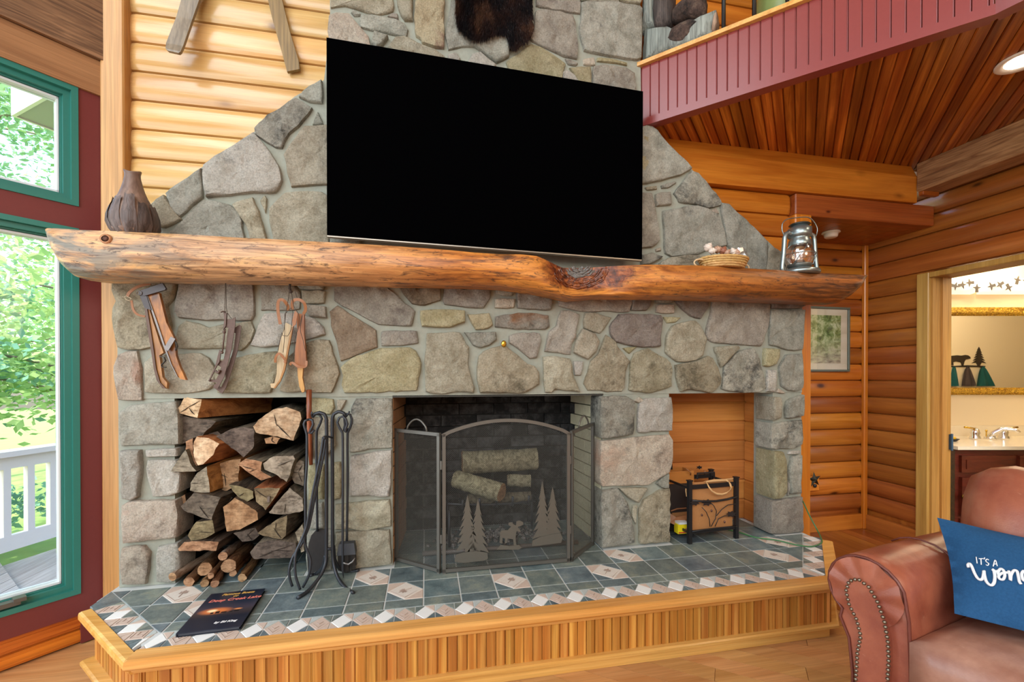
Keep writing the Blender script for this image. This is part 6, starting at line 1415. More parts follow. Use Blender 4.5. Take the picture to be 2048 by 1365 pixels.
# wooden-banded black crate behind, left
cr = thing('fatwood_crate', 'dark crate with pine rim and leather grips behind the caddy', 'crate', (2.0, .19, 0))
zc0, zc1, zc2 = .0, P(1360, 966, .15).z, P(1360, 943, .15).z
m = MB(); m.cbox(1.93, 2.135, .15, .255, .0, zc1, .004); m.build('body', plain('dark_bin', srgb(52, 42, 38), .6), cr)
m = MB(); m.cbox(1.925, 2.165, .142, .152, zc1 - .004, zc2, .002); m.cbox(1.925, 2.165, .250, .258, zc1, zc2, .002); m.cbox(2.157, 2.165, .152, .25, zc1, zc2, .002); m.build('rim', NICHE, cr)
m = MB(); m.tube([(1.97, .20, zc2), (1.97, .20, zc2 + .03), (2.055, .20, zc2 + .03), (2.055, .20, zc2)], .006, 6); m.build('carry_handle', BLK, cr)
m = MB(); m.tube([C6(330, 240, .13), C6(370, 270, .12), C6(400, 300, .12), C6(398, 325, .13)], .0055, 8, flat=.6); m.build('leather_grip', LEA, cr, True); m = MB(); m.tube([C6(575, 270, .16), C6(590, 290, .15), C6(580, 315, .16)], .006, 8, flat=.6); m.build('leather_grip', LEA, cr, True)
m = MB(); pts = [];
for k in range(12):
    t = 2 * math.pi * k / 12; r = 42 * (1 if k % 2 else .55); pts.append(C6(515 + r * math.cos(t), 232 + r * .6 * math.sin(t), .2))
m.prism(pts, (0, .004, 0)); m.build('leaf', BLK, cr)
lt = thing('leather_sling', 'folded brown leather sling lying behind the yellow box', 'leather sling', C6(240, 900, .07))
m = MB(); m.tube([C6(140, 800, .12), C6(220, 770, .12), C6(340, 760, .12)], .004, 6); m.prism([C6(135, 830, .08), C6(210, 880, .06), C6(345, 850, .06), C6(350, 900, .05), C6(200, 985, .05), C6(130, 950, .06)], (0, .012, 0)); m.build('flap', LEA, lt)
yb = thing('yellow_box', 'small yellow carton with white top beside the left caddy post', 'box', C6(280, 1060, .03))
a, b = C6(222, 970, .03), C6(345, 1080, .03)
m = MB(); m.box(a.x, b.x, .02, .06, b.z, a.z); m.build('carton', plain('yellow_carton', srgb(228, 206, 24), .5, nz=.12), yb)
m = MB(); m.box(a.x + .004, b.x + .002, .018, .058, a.z, a.z + .012); m.jitter(.003, 60); m.build('paper', plain('white_paper', srgb(220, 220, 216), .7), yb)
m = MB(); m.box(a.x + .003, b.x - .012, .0185, .0195, b.z + .004, b.z + .010); m.build('red_stripe', plain('red_print', srgb(196, 60, 40), .5), yb)
m = MB(); GCORD = plain('green_cord', srgb(62, 122, 74), .4)
pts = [PZ(x, y, .006) for x, y in ((1455, 1060), (1480, 1066), (1513, 1076), (1552, 1081), (1590, 1090), (1616, 1094), (1632, 1092), (1644, 1084))] + [P(1634, 1060, -.04), P(1619, 1032, .0), P(1609, 1010, .02), P(1604, 1000, .05)]
m.stube(pts, .0036, 8); tag(m.build('extension_cord', GCORD, None, True), 'green extension cord running from the niche over the hearth edge', 'cord')

# ================================================================== BOOK ON THE HEARTH
pA, pB, pC_, pD = PZ(421, 1188.5, .014), PZ(529, 1178, .014), PZ(483, 1252, .014), PZ(353, 1269, .014)
bo = thing('book', 'dark hardcover boating book with sunset cover lying on the hearth', 'book', (pD.x, pD.y, 0))
xd = ((pC_ - pD) + (pB - pA)).normalized(); yd = Vector((-xd.y, xd.x, 0)); W_ = ((pC_ - pD).length + (pB - pA).length) / 2; D_ = ((pA - pD).length + (pB - pC_).length) / 2
O_ = (pA + pB + pC_ + pD) / 4 - xd * W_ / 2 - yd * D_ / 2; O_.z = 0
def bk(mb, u0, u1, v0, v1, z0, z1): return mb.hexa([O_ + xd * u + yd * v + Vector((0, 0, z)) for z in (z0, z1) for u, v in ((u0, v0), (u1, v0), (u1, v1), (u0, v1))])
COV = NT('book_cover'); tc = COV.node('TexCoord'); sp2 = COV.node('SeparateXYZ'); COV.link(tc.outputs['UV'], sp2.inputs[0])
# printed sunset: glow bands over black water, flat print laid out in the cover's own coordinates
base = COV.ramp(sp2.outputs[1], [(0.0, srgb(34, 40, 56)), (.30, srgb(30, 36, 50)), (.40, srgb(60, 52, 54)), (.52, srgb(66, 60, 72)), (.66, srgb(40, 46, 62)), (1.0, srgb(26, 32, 46))])
def blob(cx0, cy0, rx, ry):
    mp = COV.node('Mapping'); mp.inputs['Location'].default_value = (-cx0 / rx, -cy0 / ry, 0); mp.inputs['Scale'].default_value = (1 / rx, 1 / ry, 0); COV.link(tc.outputs['UV'], mp.inputs[0])
    gq = COV.node('TexGradient', gradient_type='SPHERICAL'); COV.link(mp.outputs[0], gq.inputs[0]); return gq.outputs[1]
col = COV.mix(COV.ramp(blob(.36, .47, .32, .10), [(.0, 0.0), (.5, .8), (1, 1.0)]), base, srgb(226, 130, 70)); col = COV.mix(COV.ramp(blob(.30, .48, .12, .05), [(.1, 0.0), (.6, 1.0)]), col, srgb(255, 232, 180)); col = COV.mix(COV.ramp(blob(.74, .47, .10, .03), [(.1, 0.0), (.6, .9)]), col, srgb(232, 150, 90))
COV = COV.done(col, .28, 0, .4)
m = MB(); bk(m, 0, W_, 0, D_, .011, .014); c_ = m.build('front_cover', COV, bo)
uv = c_.data.uv_layers.new(name='UVMap'); Mo = Vector(bo['_base'])
for p in c_.data.polygons:
    for li in p.loop_indices:
        q = c_.data.vertices[c_.data.loops[li].vertex_index].co + Mo - Vector((0, 0, H)) - O_; uv.data[li].uv = (q @ xd / W_, q @ yd / D_)
m = MB(); bk(m, .004, W_ - .006, .004, D_ - .004, .003, .011); m.build('pages', plain('book_pages', srgb(74, 76, 84), .8), bo)
m = MB(); bk(m, 0, W_, 0, D_, 0, .003); bk(m, 0, .004, 0, D_, .003, .011); m.build('back_cover', plain('book_board', srgb(28, 34, 46), .35), bo)
GOLD = plain('gold_print', srgb(214, 168, 84), .4); SALM = plain('salmon_print', srgb(232, 128, 112), .4); WHT = plain('white_print', srgb(240, 240, 240), .4)
def btext(s, size, u, v, mt, sc=1):
    o, wv_ = text(s, size, 'title_text', bo, mt, O_ + xd * u + yd * v + Vector((0, 0, .0142)), xd, yd, .0002, .25, .0006, sc); return o
btext('Famous Boats', .021, W_ * .24, D_ * .905, GOLD); btext('OF', .014, W_ * .47, D_ * .835, GOLD); btext('Deep Creek Lake', .026, W_ * .09, D_ * .735, SALM); btext('by Ed King', .017, W_ * .50, D_ * .14, WHT)
m = MB()
for u, w__, h_ in ((.30, .05, .035), (.38, .07, .05), (.48, .09, .03), (.62, .05, .025), (.70, .08, .045)): bk(m, W_ * u, W_ * (u + w__), D_ * .40, D_ * (.40 + h_), .0141, .0143)
m.build('boat_print', plain('dark_boat_print', srgb(26, 22, 24), .4), bo)

# ================================================================== SOFA
def leather(name, a, b, wear):
    t = NT(name); v = t.coords(rnd=False); col = t.ramp(t.noise(v, 5.5, 5, .6), [(.38, b), (.62, a)]); col = t.mix(t.ramp(t.noise(v, 3.2, 5, .65), [(.52, 0.0), (.72, .6)]), col, wear)
    vo = t.node('TexVoronoi'); vo.inputs['Scale'].default_value = 260; t.link(v, vo.inputs['Vector']); t.bump(vo.outputs['Distance'], .08, .002); t.bump(t.noise(v, 22, 4), .12, .006)
    sc = t.ramp(t.noise(t.coords((60, 9, 60), (0, .6, .5), False), 1.2, 2), [(.70, 0.0), (.76, .35)]); col = t.mix(sc, col, wear)
    return t.done(col, .34, 0, .5)
LTH = leather('brown_leather', srgb(162, 94, 70), srgb(130, 66, 50), srgb(186, 134, 108)); LTHS = leather('worn_leather_seat', srgb(186, 144, 124), srgb(148, 104, 88), srgb(208, 178, 158))
TH = math.radians(12.5); SA = Vector((math.cos(TH), math.sin(TH), 0)); SB = Vector((math.sin(TH), -math.cos(TH), 0))
F0 = Vector((1.815, -1.085, -H))
sf = thing('sofa', 'brown leather rolled arm sofa with nailhead trim at the right edge', 'sofa', F0)
def S(u, v, z): return F0 + SA * u + SB * v + Vector((0, 0, z))
# rolled arm: scroll cross-section (v, z) swept from front to back
RC = (.062, .555); RR = .098
scroll = [(.025, .0), (.025, .30), (.020, .38), (.018, .44)]
scroll = [(.03, .02), (.03, .30), (.02, .40), (-.004, .452)] + [(RC[0] + RR * math.cos(a), RC[1] + RR * math.sin(a)) for a in [math.radians(d) for d in range(232, 9, -16)]] + [(.163, .52), (.166, .44), (.168, .36), (.168, .28), (.168, .02)]
m = MB(); st = [0.012, .02, .06, .12, .2, .3, .4, .5, .62]; vs = []
cv, cz = .08, .4
for i, u in enumerate(st):
    k = .965 if i == 0 else 1.0; drop = .012 * (u / .62) ** 2
    for v, z in scroll:
        wob = .004 * noise.noise(Vector((u * 9, v * 20, z * 14))) if 1 < i else 0
        vs.append(S(u, cv + (v - cv) * k + wob, cz + (z - cz) * k + wob - (drop if z > .45 else 0)))
n = len(scroll)
m.add(vs, [(i * n + k, i * n + (k + 1) % n, (i + 1) * n + (k + 1) % n, (i + 1) * n + k) for i in range(len(st) - 1) for k in range(n)] + [tuple(range(n - 1, -1, -1)), tuple((len(st) - 1) * n + k for k in range(n))])
m.build('arm', LTH, sf, True, angle=60)
m = MB(); m.tube([S(.010, cv + (v - cv) * .985, cz + (z - cz) * .985) for v, z in scroll], .0042, 7); m.tube([S(.30, v + (.004 if v > cv else -.004), z + (.003 if z > .5 else 0)) for v, z in scroll[10:]], .003, 6); m.build('welt', plain('leather_welt', srgb(104, 52, 42), .4), sf, True)
# pleated front of the roll and the tongue with nailheads
m = MB(); c = S(-.002, RC[0] + .012, RC[1] - .005); vs = [c]; N = 34
for k in range(N):
    a = math.radians(-70 + 330 * k / (N - 1)); r = RR * .93; vs.append(S(.010 - (.010 if k % 4 < 2 else .002), RC[0] + r * math.cos(a), RC[1] + r * math.sin(a)))
m.add(vs, [(0, k, k + 1) for k in range(1, N)]); m.build('pleated_scroll', LTH, sf, True)
tongue = [(.052, .0), (.050, .20), (.048, .30), (.052, .38), (.060, .43), (.050, .47), (.030, .505), (.022, .54), (.030, .572), (.052, .588), (.078, .578), (.100, .545), (.116, .50), (.124, .45), (.126, .40), (.122, .30), (.118, .20), (.115, .0)]
m = MB(); m.prism([S(-.006, v, z) for v, z in tongue], SA * .02); m.build('front_tongue', LTH, sf)
nm = MB(); path = [Vector(p) for p in tongue]; d = 0; nxt = 0
for i in range(len(path) - 1):
    a, b = path[i], path[i + 1]; L = (b - a).length; t = nxt
    while t < L:
        p = a + (b - a) * (t / L); nm.ball(S(-.007, p.x, p.y), .0050, 8, sc=(1, 1, 1)); t += .0125
    nxt = t - L
nm.build('nailheads', plain('aged_brass_nail', srgb(132, 124, 110), .3, .9), sf, True, kind='stuff')
# seat cushion, base, back, back cushion
def cushion(u0, u1, v0, v1, z0, z1, r, puff, name, mat, nu=14, nv=14, lean=0):
    m = MB(); vs = []
    def sup(t): return max(0.0, 1 - abs(t * 2 - 1) ** 5)
    for side in (1, -1):
        for i in range(nu + 1):
            for j in range(nv + 1):
                s_, t = i / nu, j / nv; e = min(1, sup(s_) * 1.0) ** .45 * min(1, sup(t)) ** .45; zc_ = (z0 + z1) / 2; hz = (z1 - z0) / 2
                z = zc_ + side * (hz * (.66 + .34 * e) + (puff * math.sin(math.pi * s_) * math.sin(math.pi * t) if side > 0 else 0)); vs.append(S(u0 + (u1 - u0) * s_ + lean * (z - z0), v0 + (v1 - v0) * t, z + .003 * noise.noise(Vector((s_ * 5, t * 5, side)))))
    M_ = (nu + 1) * (nv + 1); fs = []
    for q in (0, 1):
        for i in range(nu):
            for j in range(nv): k = q * M_ + i * (nv + 1) + j; fs.append((k, k + 1, k + nv + 2, k + nv + 1))
    for i in range(nu): fs += [(i * (nv + 1), (i + 1) * (nv + 1), M_ + (i + 1) * (nv + 1), M_ + i * (nv + 1)), (i * (nv + 1) + nv, (i + 1) * (nv + 1) + nv, M_ + (i + 1) * (nv + 1) + nv, M_ + i * (nv + 1) + nv)]
    for j in range(nv): fs += [(j, j + 1, M_ + j + 1, M_ + j), (nu * (nv + 1) + j, nu * (nv + 1) + j + 1, M_ + nu * (nv + 1) + j + 1, M_ + nu * (nv + 1) + j)]
    m.add(vs, fs); return m.build(name, mat, sf, True)
cushion(-.006, .50, .170, .78, .345, .50, 0, .018, 'seat_cushion', LTHS)
cushion(.0, .50, .785, 1.36, .345, .50, 0, .018, 'seat_cushion', LTHS)
m = MB(); m.hexa([S(.012, .16, .03), S(.62, .16, .03), S(.62, 1.55, .03), S(.012, 1.55, .03), S(.012, .16, .36), S(.62, .16, .36), S(.62, 1.55, .36), S(.012, 1.55, .36)]); m.build('base', LTH, sf)
m = MB(); m.hexa([S(.60, .02, .03), S(.76, .02, .03), S(.76, 1.55, .03), S(.60, 1.55, .03), S(.62, .14, .70), S(.76, .14, .70), S(.76, 1.55, .70), S(.62, 1.55, .70)]); m.build('back', LTH, sf)
for u, v in ((.06, .06), (.66, .06), (.06, 1.5), (.66, 1.5)): m = MB(); c = S(u, v, 0); m.lathe([(.022, 0), (.03, .035)], c, 12); m.build('foot', plain('dark_foot_%d' % int(u * 100 + v * 10), srgb(44, 28, 20), .4), sf, True)
def back_cushion(v0, v1):
    m = MB(); n_ = 20; vs = []; pr = []
    for k in range(n_ + 1):
        t = k / n_; zz_ = .47 + .43 * t; pr.append(zz_)
    rows = []
    for j in range(13):
        s_ = j / 12; v = v0 + (v1 - v0) * s_; edge = max(0, 1 - abs(2 * s_ - 1) ** 4) ** .5
        ring = []
        for k in range(20):
            a = 2 * math.pi * k / 20; cu, cz_ = .47 + .05 * math.sin(a) * .35, .665
            ru = .095 * (edge * .85 + .15); rz = .235 * (.80 + .20 * edge)
            u = .415 + ru * math.copysign(abs(math.cos(a)) ** .7, math.cos(a)) + .10 * (math.sin(a) * .5); z = cz_ + rz * math.copysign(abs(math.sin(a)) ** .6, math.sin(a)) * (1 - .02 * math.sin(j * 2.2))
            ring.append(S(u, v, z))
        rows += ring
    m.add(rows, [(j * 20 + k, j * 20 + (k + 1) % 20, (j + 1) * 20 + (k + 1) % 20, (j + 1) * 20 + k) for j in range(12) for k in range(20)] + [tuple(range(19, -1, -1)), tuple(240 + k for k in range(20))])
    m.jitter(.006, 14, 2); return m.build('back_cushion', LTH, sf, True)
back_cushion(.115, .70); back_cushion(.73, 1.3)
# ---- navy pillow with white lettering
NAVY = NT('navy_cotton'); v_ = NAVY.coords(rnd=False); NAVY.bump(NAVY.noise(v_, 420, 2), .25, .002); NAVY.bump(NAVY.noise(v_, 14, 3), .25, .02); NAVY = NAVY.done(NAVY.mix(NAVY.noise(v_, 200, 3), srgb(28, 68, 108), srgb(42, 92, 136)), .8, 0, .2)
def SP(px, py, u): return PV(px, py, (S(u, 0, 0).x, S(u, 0, 0).y), (SB.x, SB.y))
# corner pixels of the front, each on its own plane of the sofa's depth
k4 = [SP(1874, 1036, .30), SP(2100, 1082, .34), SP(2100, 1282, .16), SP(1909, 1228, .12)]
TL, TR, BR_, BL = k4
ux = (TR - TL + BR_ - BL).normalized(); nrm = ((TR - BL).cross(TL - BR_)).normalized()
if nrm @ (CAM - TL) < 0: nrm = -nrm
# grow to a full pillow to the right
LW = .40; TR = TL + (TR - TL).normalized() * LW; BR_ = BL + (BR_ - BL).normalized() * LW
pw = thing('throw_pillow', 'navy blue throw pillow with white lettering leaning on the leather sofa', 'pillow', (BL + BR_) / 2)
m = MB(); N = 18; vs = []
for side in (1, -1):
    for i in range(N + 1):
        for j in range(N + 1):
            s_, t = i / N, j / N; ss, tt_ = math.sin(math.pi * s_), math.sin(math.pi * t)
            p = TL * (1 - s_) * (1 - t) + TR * s_ * (1 - t) + BL * (1 - s_) * t + BR_ * s_ * t; cc_ = (TL + TR + BL + BR_) / 4
            pin = .055 * (ss * (1 - tt_) * .9 + tt_ * (1 - ss) * .9); p = p + (cc_ - p) * pin
            h_ = .062 * (ss ** .6) * (tt_ ** .6) + .003 * noise.noise(Vector((s_ * 6, t * 6, side * 3)))
            if side == 1: h_ -= .012 * math.exp(-((t - .80 - .1 * s_) / .035) ** 2) * max(0, .8 - s_) * ss
            vs.append(p + nrm * (h_ * side))
M_ = (N + 1) ** 2
m.add(vs, [(q * M_ + i * (N + 1) + j, q * M_ + i * (N + 1) + j + 1, q * M_ + (i + 1) * (N + 1) + j + 1, q * M_ + (i + 1) * (N + 1) + j) for q in (0, 1) for i in range(N) for j in range(N)]); m.build('cover', NAVY, pw, True)
def surf(x, y): # point on the pillow front for picture-plane coordinates x (along top), y (down)
    s_, t = max(.02, min(.98, x)), max(.02, min(.98, y)); ss, tt_ = math.sin(math.pi * s_), math.sin(math.pi * t)
    p = TL * (1 - s_) * (1 - t) + TR * s_ * (1 - t) + BL * (1 - s_) * t + BR_ * s_ * t; cc_ = (TL + TR + BL + BR_) / 4
    p = p + (cc_ - p) * (.055 * (ss * (1 - tt_) * .9 + tt_ * (1 - ss) * .9)); return p + nrm * (.062 * (ss ** .6) * (tt_ ** .6) + .0035)
TXT = plain('white_fabric_print', srgb(232, 236, 240), .7)
# hand-drawn lettering as thin ribbons on the cloth, in pillow coordinates measured from the photograph
def pil(px, py):                             # invert the front quad for a pixel
    d = ray(px, py); s_, t = .3, .4
    for _ in range(30):
        p = surf(s_, t) ; q = p - CAM; dep = q @ FW; ex = (q @ RT) / dep * FPX + CX - px; ey = -(q @ UP) / dep * FPX + CY - py
        e = .01; qs = surf(s_ + e, t) - CAM; qt = surf(s_, t + e) - CAM
        jx = ((qs @ RT) / (qs @ FW) * FPX + CX - px - ex) / e; jy = (-(qs @ UP) / (qs @ FW) * FPX + CY - py - ey) / e
        kx_ = ((qt @ RT) / (qt @ FW) * FPX + CX - px - ex) / e; ky = (-(qt @ UP) / (qt @ FW) * FPX + CY - py - ey) / e
        det = jx * ky - kx_ * jy; s_ -= (ex * ky - kx_ * ey) / det; t -= (jx * ey - ex * jy) / det
    return s_, t
def stroke(pts, w_, name='lettering'):
    sm = []
    for i in range(len(pts) - 1):
        p0, p1, p2, p3 = [Vector(pts[max(0, min(len(pts) - 1, i + k))]) for k in (-1, 0, 1, 2)]
        for k in range(5): t = k / 5; sm.append(.5 * ((2 * p1) + (p2 - p0) * t + (2 * p0 - 5 * p1 + 4 * p2 - p3) * t * t + (3 * p1 - p0 - 3 * p2 + p3) * t ** 3))
    sm.append(Vector(pts[-1])); m = MB(); m.tube([surf(*pil(p.x, p.y)) for p in sm], w_, 6, flat=1); m.build(name, TXT, pw, True)
def X(x, y): return (1600 + x * .34068, 900 + y * .34068)
for st_ in ([X(1034, 630), X(1040, 668)], [X(1062, 640), X(1064, 676)], [X(1050, 640), X(1076, 640)], [X(1084, 634), X(1080, 644)], [X(1108, 648), X(1098, 643), X(1090, 652), X(1098, 662), X(1108, 670), X(1102, 680), X(1092, 676)], [X(1134, 686), X(1146, 648), X(1158, 684)], [X(1140, 672), X(1154, 671)]): stroke(st_, .0012)
stroke([X(990, 692), X(986, 678), X(996, 670), X(1008, 686), X(1022, 720), X(1040, 752), X(1058, 764), X(1072, 756), X(1078, 730), X(1080, 712), X(1082, 735), X(1092, 770), X(1108, 790), X(1126, 796), X(1140, 780), X(1144, 745), X(1138, 712), X(1130, 704), X(1150, 716), X(1166, 712)], .0034)
stroke([X(1168, 740), X(1162, 722), X(1178, 700), X(1196, 712), X(1202, 740), X(1192, 762), X(1174, 760), X(1166, 742), X(1190, 724), X(1220, 722)], .0030)
stroke([X(1226, 712), X(1232, 740), X(1236, 768), X(1240, 735), X(1256, 710), X(1274, 714), X(1282, 745), X(1288, 775), X(1298, 790)], .0030)
stroke([X(1320, 720), X(1312, 712), X(1302, 730), X(1308, 762), X(1326, 770), X(1338, 745), X(1338, 690), X(1340, 650), X(1342, 760), X(1356, 775)], .0030)

# ================================================================== HALL: picture, star
fr0, fr1 = P(1600, 612, .535), P(1699, 744, .535)
pc = thing('framed_picture', 'framed watercolour of a wooded pond on the hall log wall', 'picture', ((fr0.x + fr1.x) / 2, .54, fr1.z)); x0, x1, z0, z1 = fr1.x - .50, fr1.x, fr1.z, fr0.z
m = MB(); w_ = .016
for b_ in ((x0, x1, z0, z0 + w_), (x0, x1, z1 - w_, z1), (x0, x0 + w_, z0 + w_, z1 - w_), (x1 - w_, x1, z0 + w_, z1 - w_)): m.cbox(b_[0], b_[1], .528, .549, b_[2], b_[3], .003)
m.build('frame', plain('grey_green_frame', srgb(92, 98, 86), .4, nz=.15), pc)
m = MB(); m.box(x0 + w_, x1 - w_, .540, .548, z0 + w_, z1 - w_); m.build('mat_board', plain('cream_mat', srgb(208, 198, 178), .7), pc)
WC = NT('watercolour'); tc = WC.node('TexCoord'); mp = WC.node('Mapping'); mp.inputs['Scale'].default_value = (1, 1, 1); WC.link(tc.outputs['Object'], mp.inputs[0]); v_ = mp.outputs[0]
n_ = WC.noise(v_, 16, 6, .7, .6); col = WC.ramp(n_, [(.34, srgb(52, 70, 44)), (.46, srgb(110, 134, 70)), (.56, srgb(176, 186, 140)), (.68, srgb(206, 204, 180))])
sp3 = WC.node('SeparateXYZ'); WC.link(tc.outputs['Object'], sp3.inputs[0]); m1 = WC.node('MapRange'); m1.inputs[1].default_value = .06; m1.inputs[2].default_value = .24; WC.link(sp3.outputs[2], m1.inputs[0])
n2 = WC.noise(WC.coords((14, 1, 60), rnd=False), 1.0, 5, .6); low = WC.ramp(n2, [(.35, srgb(104, 96, 86)), (.5, srgb(172, 160, 140)), (.64, srgb(196, 196, 160))]); col = WC.mix(m1.outputs[0], low, col); WC = WC.done(col, .7)
m = MB(); m.box(x0 + .06, x1 - .075, .5385, .541, z0 + .062, z1 - .062); m.build('painting', WC, pc)
m = MB(); m.box(x0 + w_, x1 - w_, .5345, .536, z0 + w_, z1 - w_); m.build('glazing', PANE, pc)
c = P(1634, 961, .505); st = thing('star_switch_plate', 'rusty metal star on a wooden wall plate low on the hall wall', 'wall plate', (c.x, .535, c.z))
m = MB(); m.cbox(c.x - .045, c.x + .045, .528, .549, c.z - .085, c.z + .02, .004); m.build('plate', ORANGEZ, st)
m = MB(); pts = []
for k in range(10): a = math.pi / 2 + math.pi * k / 5 + .12; r = .058 if k % 2 == 0 else .024; pts.append((c.x + r * math.cos(a), .526, c.z + r * math.sin(a)))
m.add(pts + [(c.x, .508, c.z)], [(k, (k + 1) % 10, 10) for k in range(10)] + [tuple(range(9, -1, -1))]); m.build('star', plain('dark_bronze_star', srgb(58, 54, 40), .45, .6, nz=.3), st)
m = MB(); m.lathe([(.012, 0), (.014, .01), (.006, .016), (0, .016)], (c.x, .528, c.z - .045), 12, ax=(0, -1, 0)); m.build('toggle', BLK, st)

# ================================================================== BATHROOM beyond the doorway (its walls run square to the view axis)
CR = NT('cream_wallpaper'); v_ = CR.coords((1, 1, 12), rnd=False); CR.bump(CR.noise(v_, 60, 3), .2, .003); CR = CR.done(srgb(240, 222, 186), .8, 0, .2)
FH = Vector((FW.x, FW.y, 0)).normalized()
def BP(l, d, z): return Vector((CAM.x, CAM.y, 0)) + RT * l + FH * d + Vector((0, 0, z))
def bbox(mb, l0, l1, d0, d1, z0, z1, mi=0): return mb.hexa([BP(l0, d0, z0), BP(l1, d0, z0), BP(l1, d1, z0), BP(l0, d1, z0), BP(l0, d0, z1), BP(l1, d0, z1), BP(l1, d1, z1), BP(l0, d1, z1)], mi)
DM = 3.57; DO = 2.20; ZB = 1.98
m = MB(); bbox(m, 2.95, 6.6, DM, DM + .08, -H, ZB); m.build('wall_bath_mirror', CR, kind='structure')
m = MB(); bbox(m, 3.62, 6.6, DO - .08, DO, -H, ZB); m.build('wall_bath_opposite', CR, kind='structure')
m = MB(); bbox(m, 6.6, 6.68, DO - .08, DM + .08, -H, ZB); m.build('wall_bath_far', CR, kind='structure')
m = MB(); bbox(m, 2.9, 6.7, DO - .1, DM + .1, ZB, ZB + .08); m.build('ceiling_bath', plain('white_ceiling', srgb(238, 236, 230), .8), kind='structure')
def bl(px, d): return (px - CX) / FPX * d
def bzz(py, d): return CAM.z - (py - 751) / FPX * d
GOLDF = NT('gold_leaf_frame'); v_ = GOLDF.coords(rnd=False); GOLDF.bump(GOLDF.noise(v_, 46, 4, .6, 1.5), .9, .02); GOLDF = GOLDF.done(GOLDF.ramp(GOLDF.noise(v_, 46, 4, .6, 1.5), [(.4, srgb(160, 112, 20)), (.6, srgb(240, 196, 70))]), .3, .55)
mi_ = thing('gilt_mirror', 'wide wall mirror in ornate gilt frame above the bathroom vanity', 'mirror', BP(4.3, DM - .01, bzz(793, DM)))
za, zb_, zc_, zd = bzz(793, DM), bzz(779, DM), bzz(636, DM), bzz(619, DM); l0, l1 = 3.32, 5.2; w_ = .062
MIR = plain('mirror_glass', (.92, .92, .92), .015, 1)
m = MB(); bbox(m, l0 + w_, l1 - w_, DM - .012, DM - .006, zb_, zc_); m.build('glass', MIR, mi_)
for nm, q in (('frame_rail', (l0, l1, za, zb_)), ('frame_rail', (l0, l1, zc_, zd)), ('frame_stile', (l0, l0 + w_, zb_, zc_)), ('frame_stile', (l1 - w_, l1, zb_, zc_))):
    m = MB(); n_ = 6; vert = nm == 'frame_stile'
    for i in range(n_):
        a0, a1 = i / n_, (i + 1) / n_; h_ = .006 + .022 * math.sin(math.pi * (a0 + a1) / 2)
        if vert: bbox(m, q[0] + (q[1] - q[0]) * a0, q[0] + (q[1] - q[0]) * a1, DM - .008 - h_, DM - .001, q[2], q[3])
        else: bbox(m, q[0], q[1], DM - .008 - h_, DM - .001, q[2] + (q[3] - q[2]) * a0, q[2] + (q[3] - q[2]) * a1)
    m.build(nm, GOLDF, mi_)
# two glass wall lights with black leaves
SHD = emit('lit_glass_shade', (1, .92, .78), .85); LEAFB = plain('black_leaf', srgb(64, 52, 34), .6)
for i, (pa, pb) in enumerate(((1898, 1955), (1968, 2072))):
    la, lb = bl(pa, DM - .08), bl(pb, DM - .08); z0, z1 = bzz(590, DM - .08), bzz(557, DM - .08)
    t = thing('wall_light', ['left lit glass wall light with leaf pattern over the mirror', 'right lit glass wall light with leaf pattern over the mirror'][i], 'wall light', BP((la + lb) / 2, DM - .02, z0), 'lit wall lights over the mirror')
    m = MB(); n_ = 10; vs = []
    for l in (la, lb):
        for k in range(n_ + 1): a = math.pi * (k / n_) ; vs.append(BP(l, DM - .02 - .075 * math.sin(a), z0 + (z1 - z0) * (.5 - .5 * math.cos(a))))
    m.add(vs, [(k, k + 1, n_ + 2 + k, n_ + 1 + k) for k in range(n_)] + [tuple(range(n_ + 1)), tuple(range(2 * n_ + 1, n_, -1))]); m.build('shade', SHD, t, True)
    m = MB(); bbox(m, la + .02, lb - .02, DM - .02, DM, z0 + .02, z1 - .02); m.build('back_plate', BRASS, t)
    random.seed(3 + i)
    for k in range(4 if i == 0 else 6):
        l = la + (lb - la) * (k + .5) / (4 if i == 0 else 6); zc2_ = (z0 + z1) / 2 + random.uniform(-.03, .04); a = random.uniform(0, 6); m = MB(); pts = []
        for q in range(9): an = a + q * .7; r = .036 if q % 2 == 0 else .012; pts.append(BP(l + r * math.cos(an), DM - .10, zc2_ + r * math.sin(an)))
        m.prism(pts, FH * .003); m.build('leaf', LEAFB, t)
    ll = bpy.data.lights.new('vanity_bulb', 'POINT'); ll.energy = 6; ll.color = (1, .84, .60); ll.shadow_soft_size = .08
    lo = bpy.data.objects.new('vanity_bulb', ll); COL.objects.link(lo); lo.location = BP((la + lb) / 2, DM - .22, z1 + .05 + H)
ll = bpy.data.lights.new('bath_lamp', 'POINT'); ll.energy = 16; ll.color = (1, .86, .66); ll.shadow_soft_size = .15; lo = bpy.data.objects.new('bath_lamp', ll); COL.objects.link(lo); lo.location = BP(4.6, 2.9, 1.72 + H)
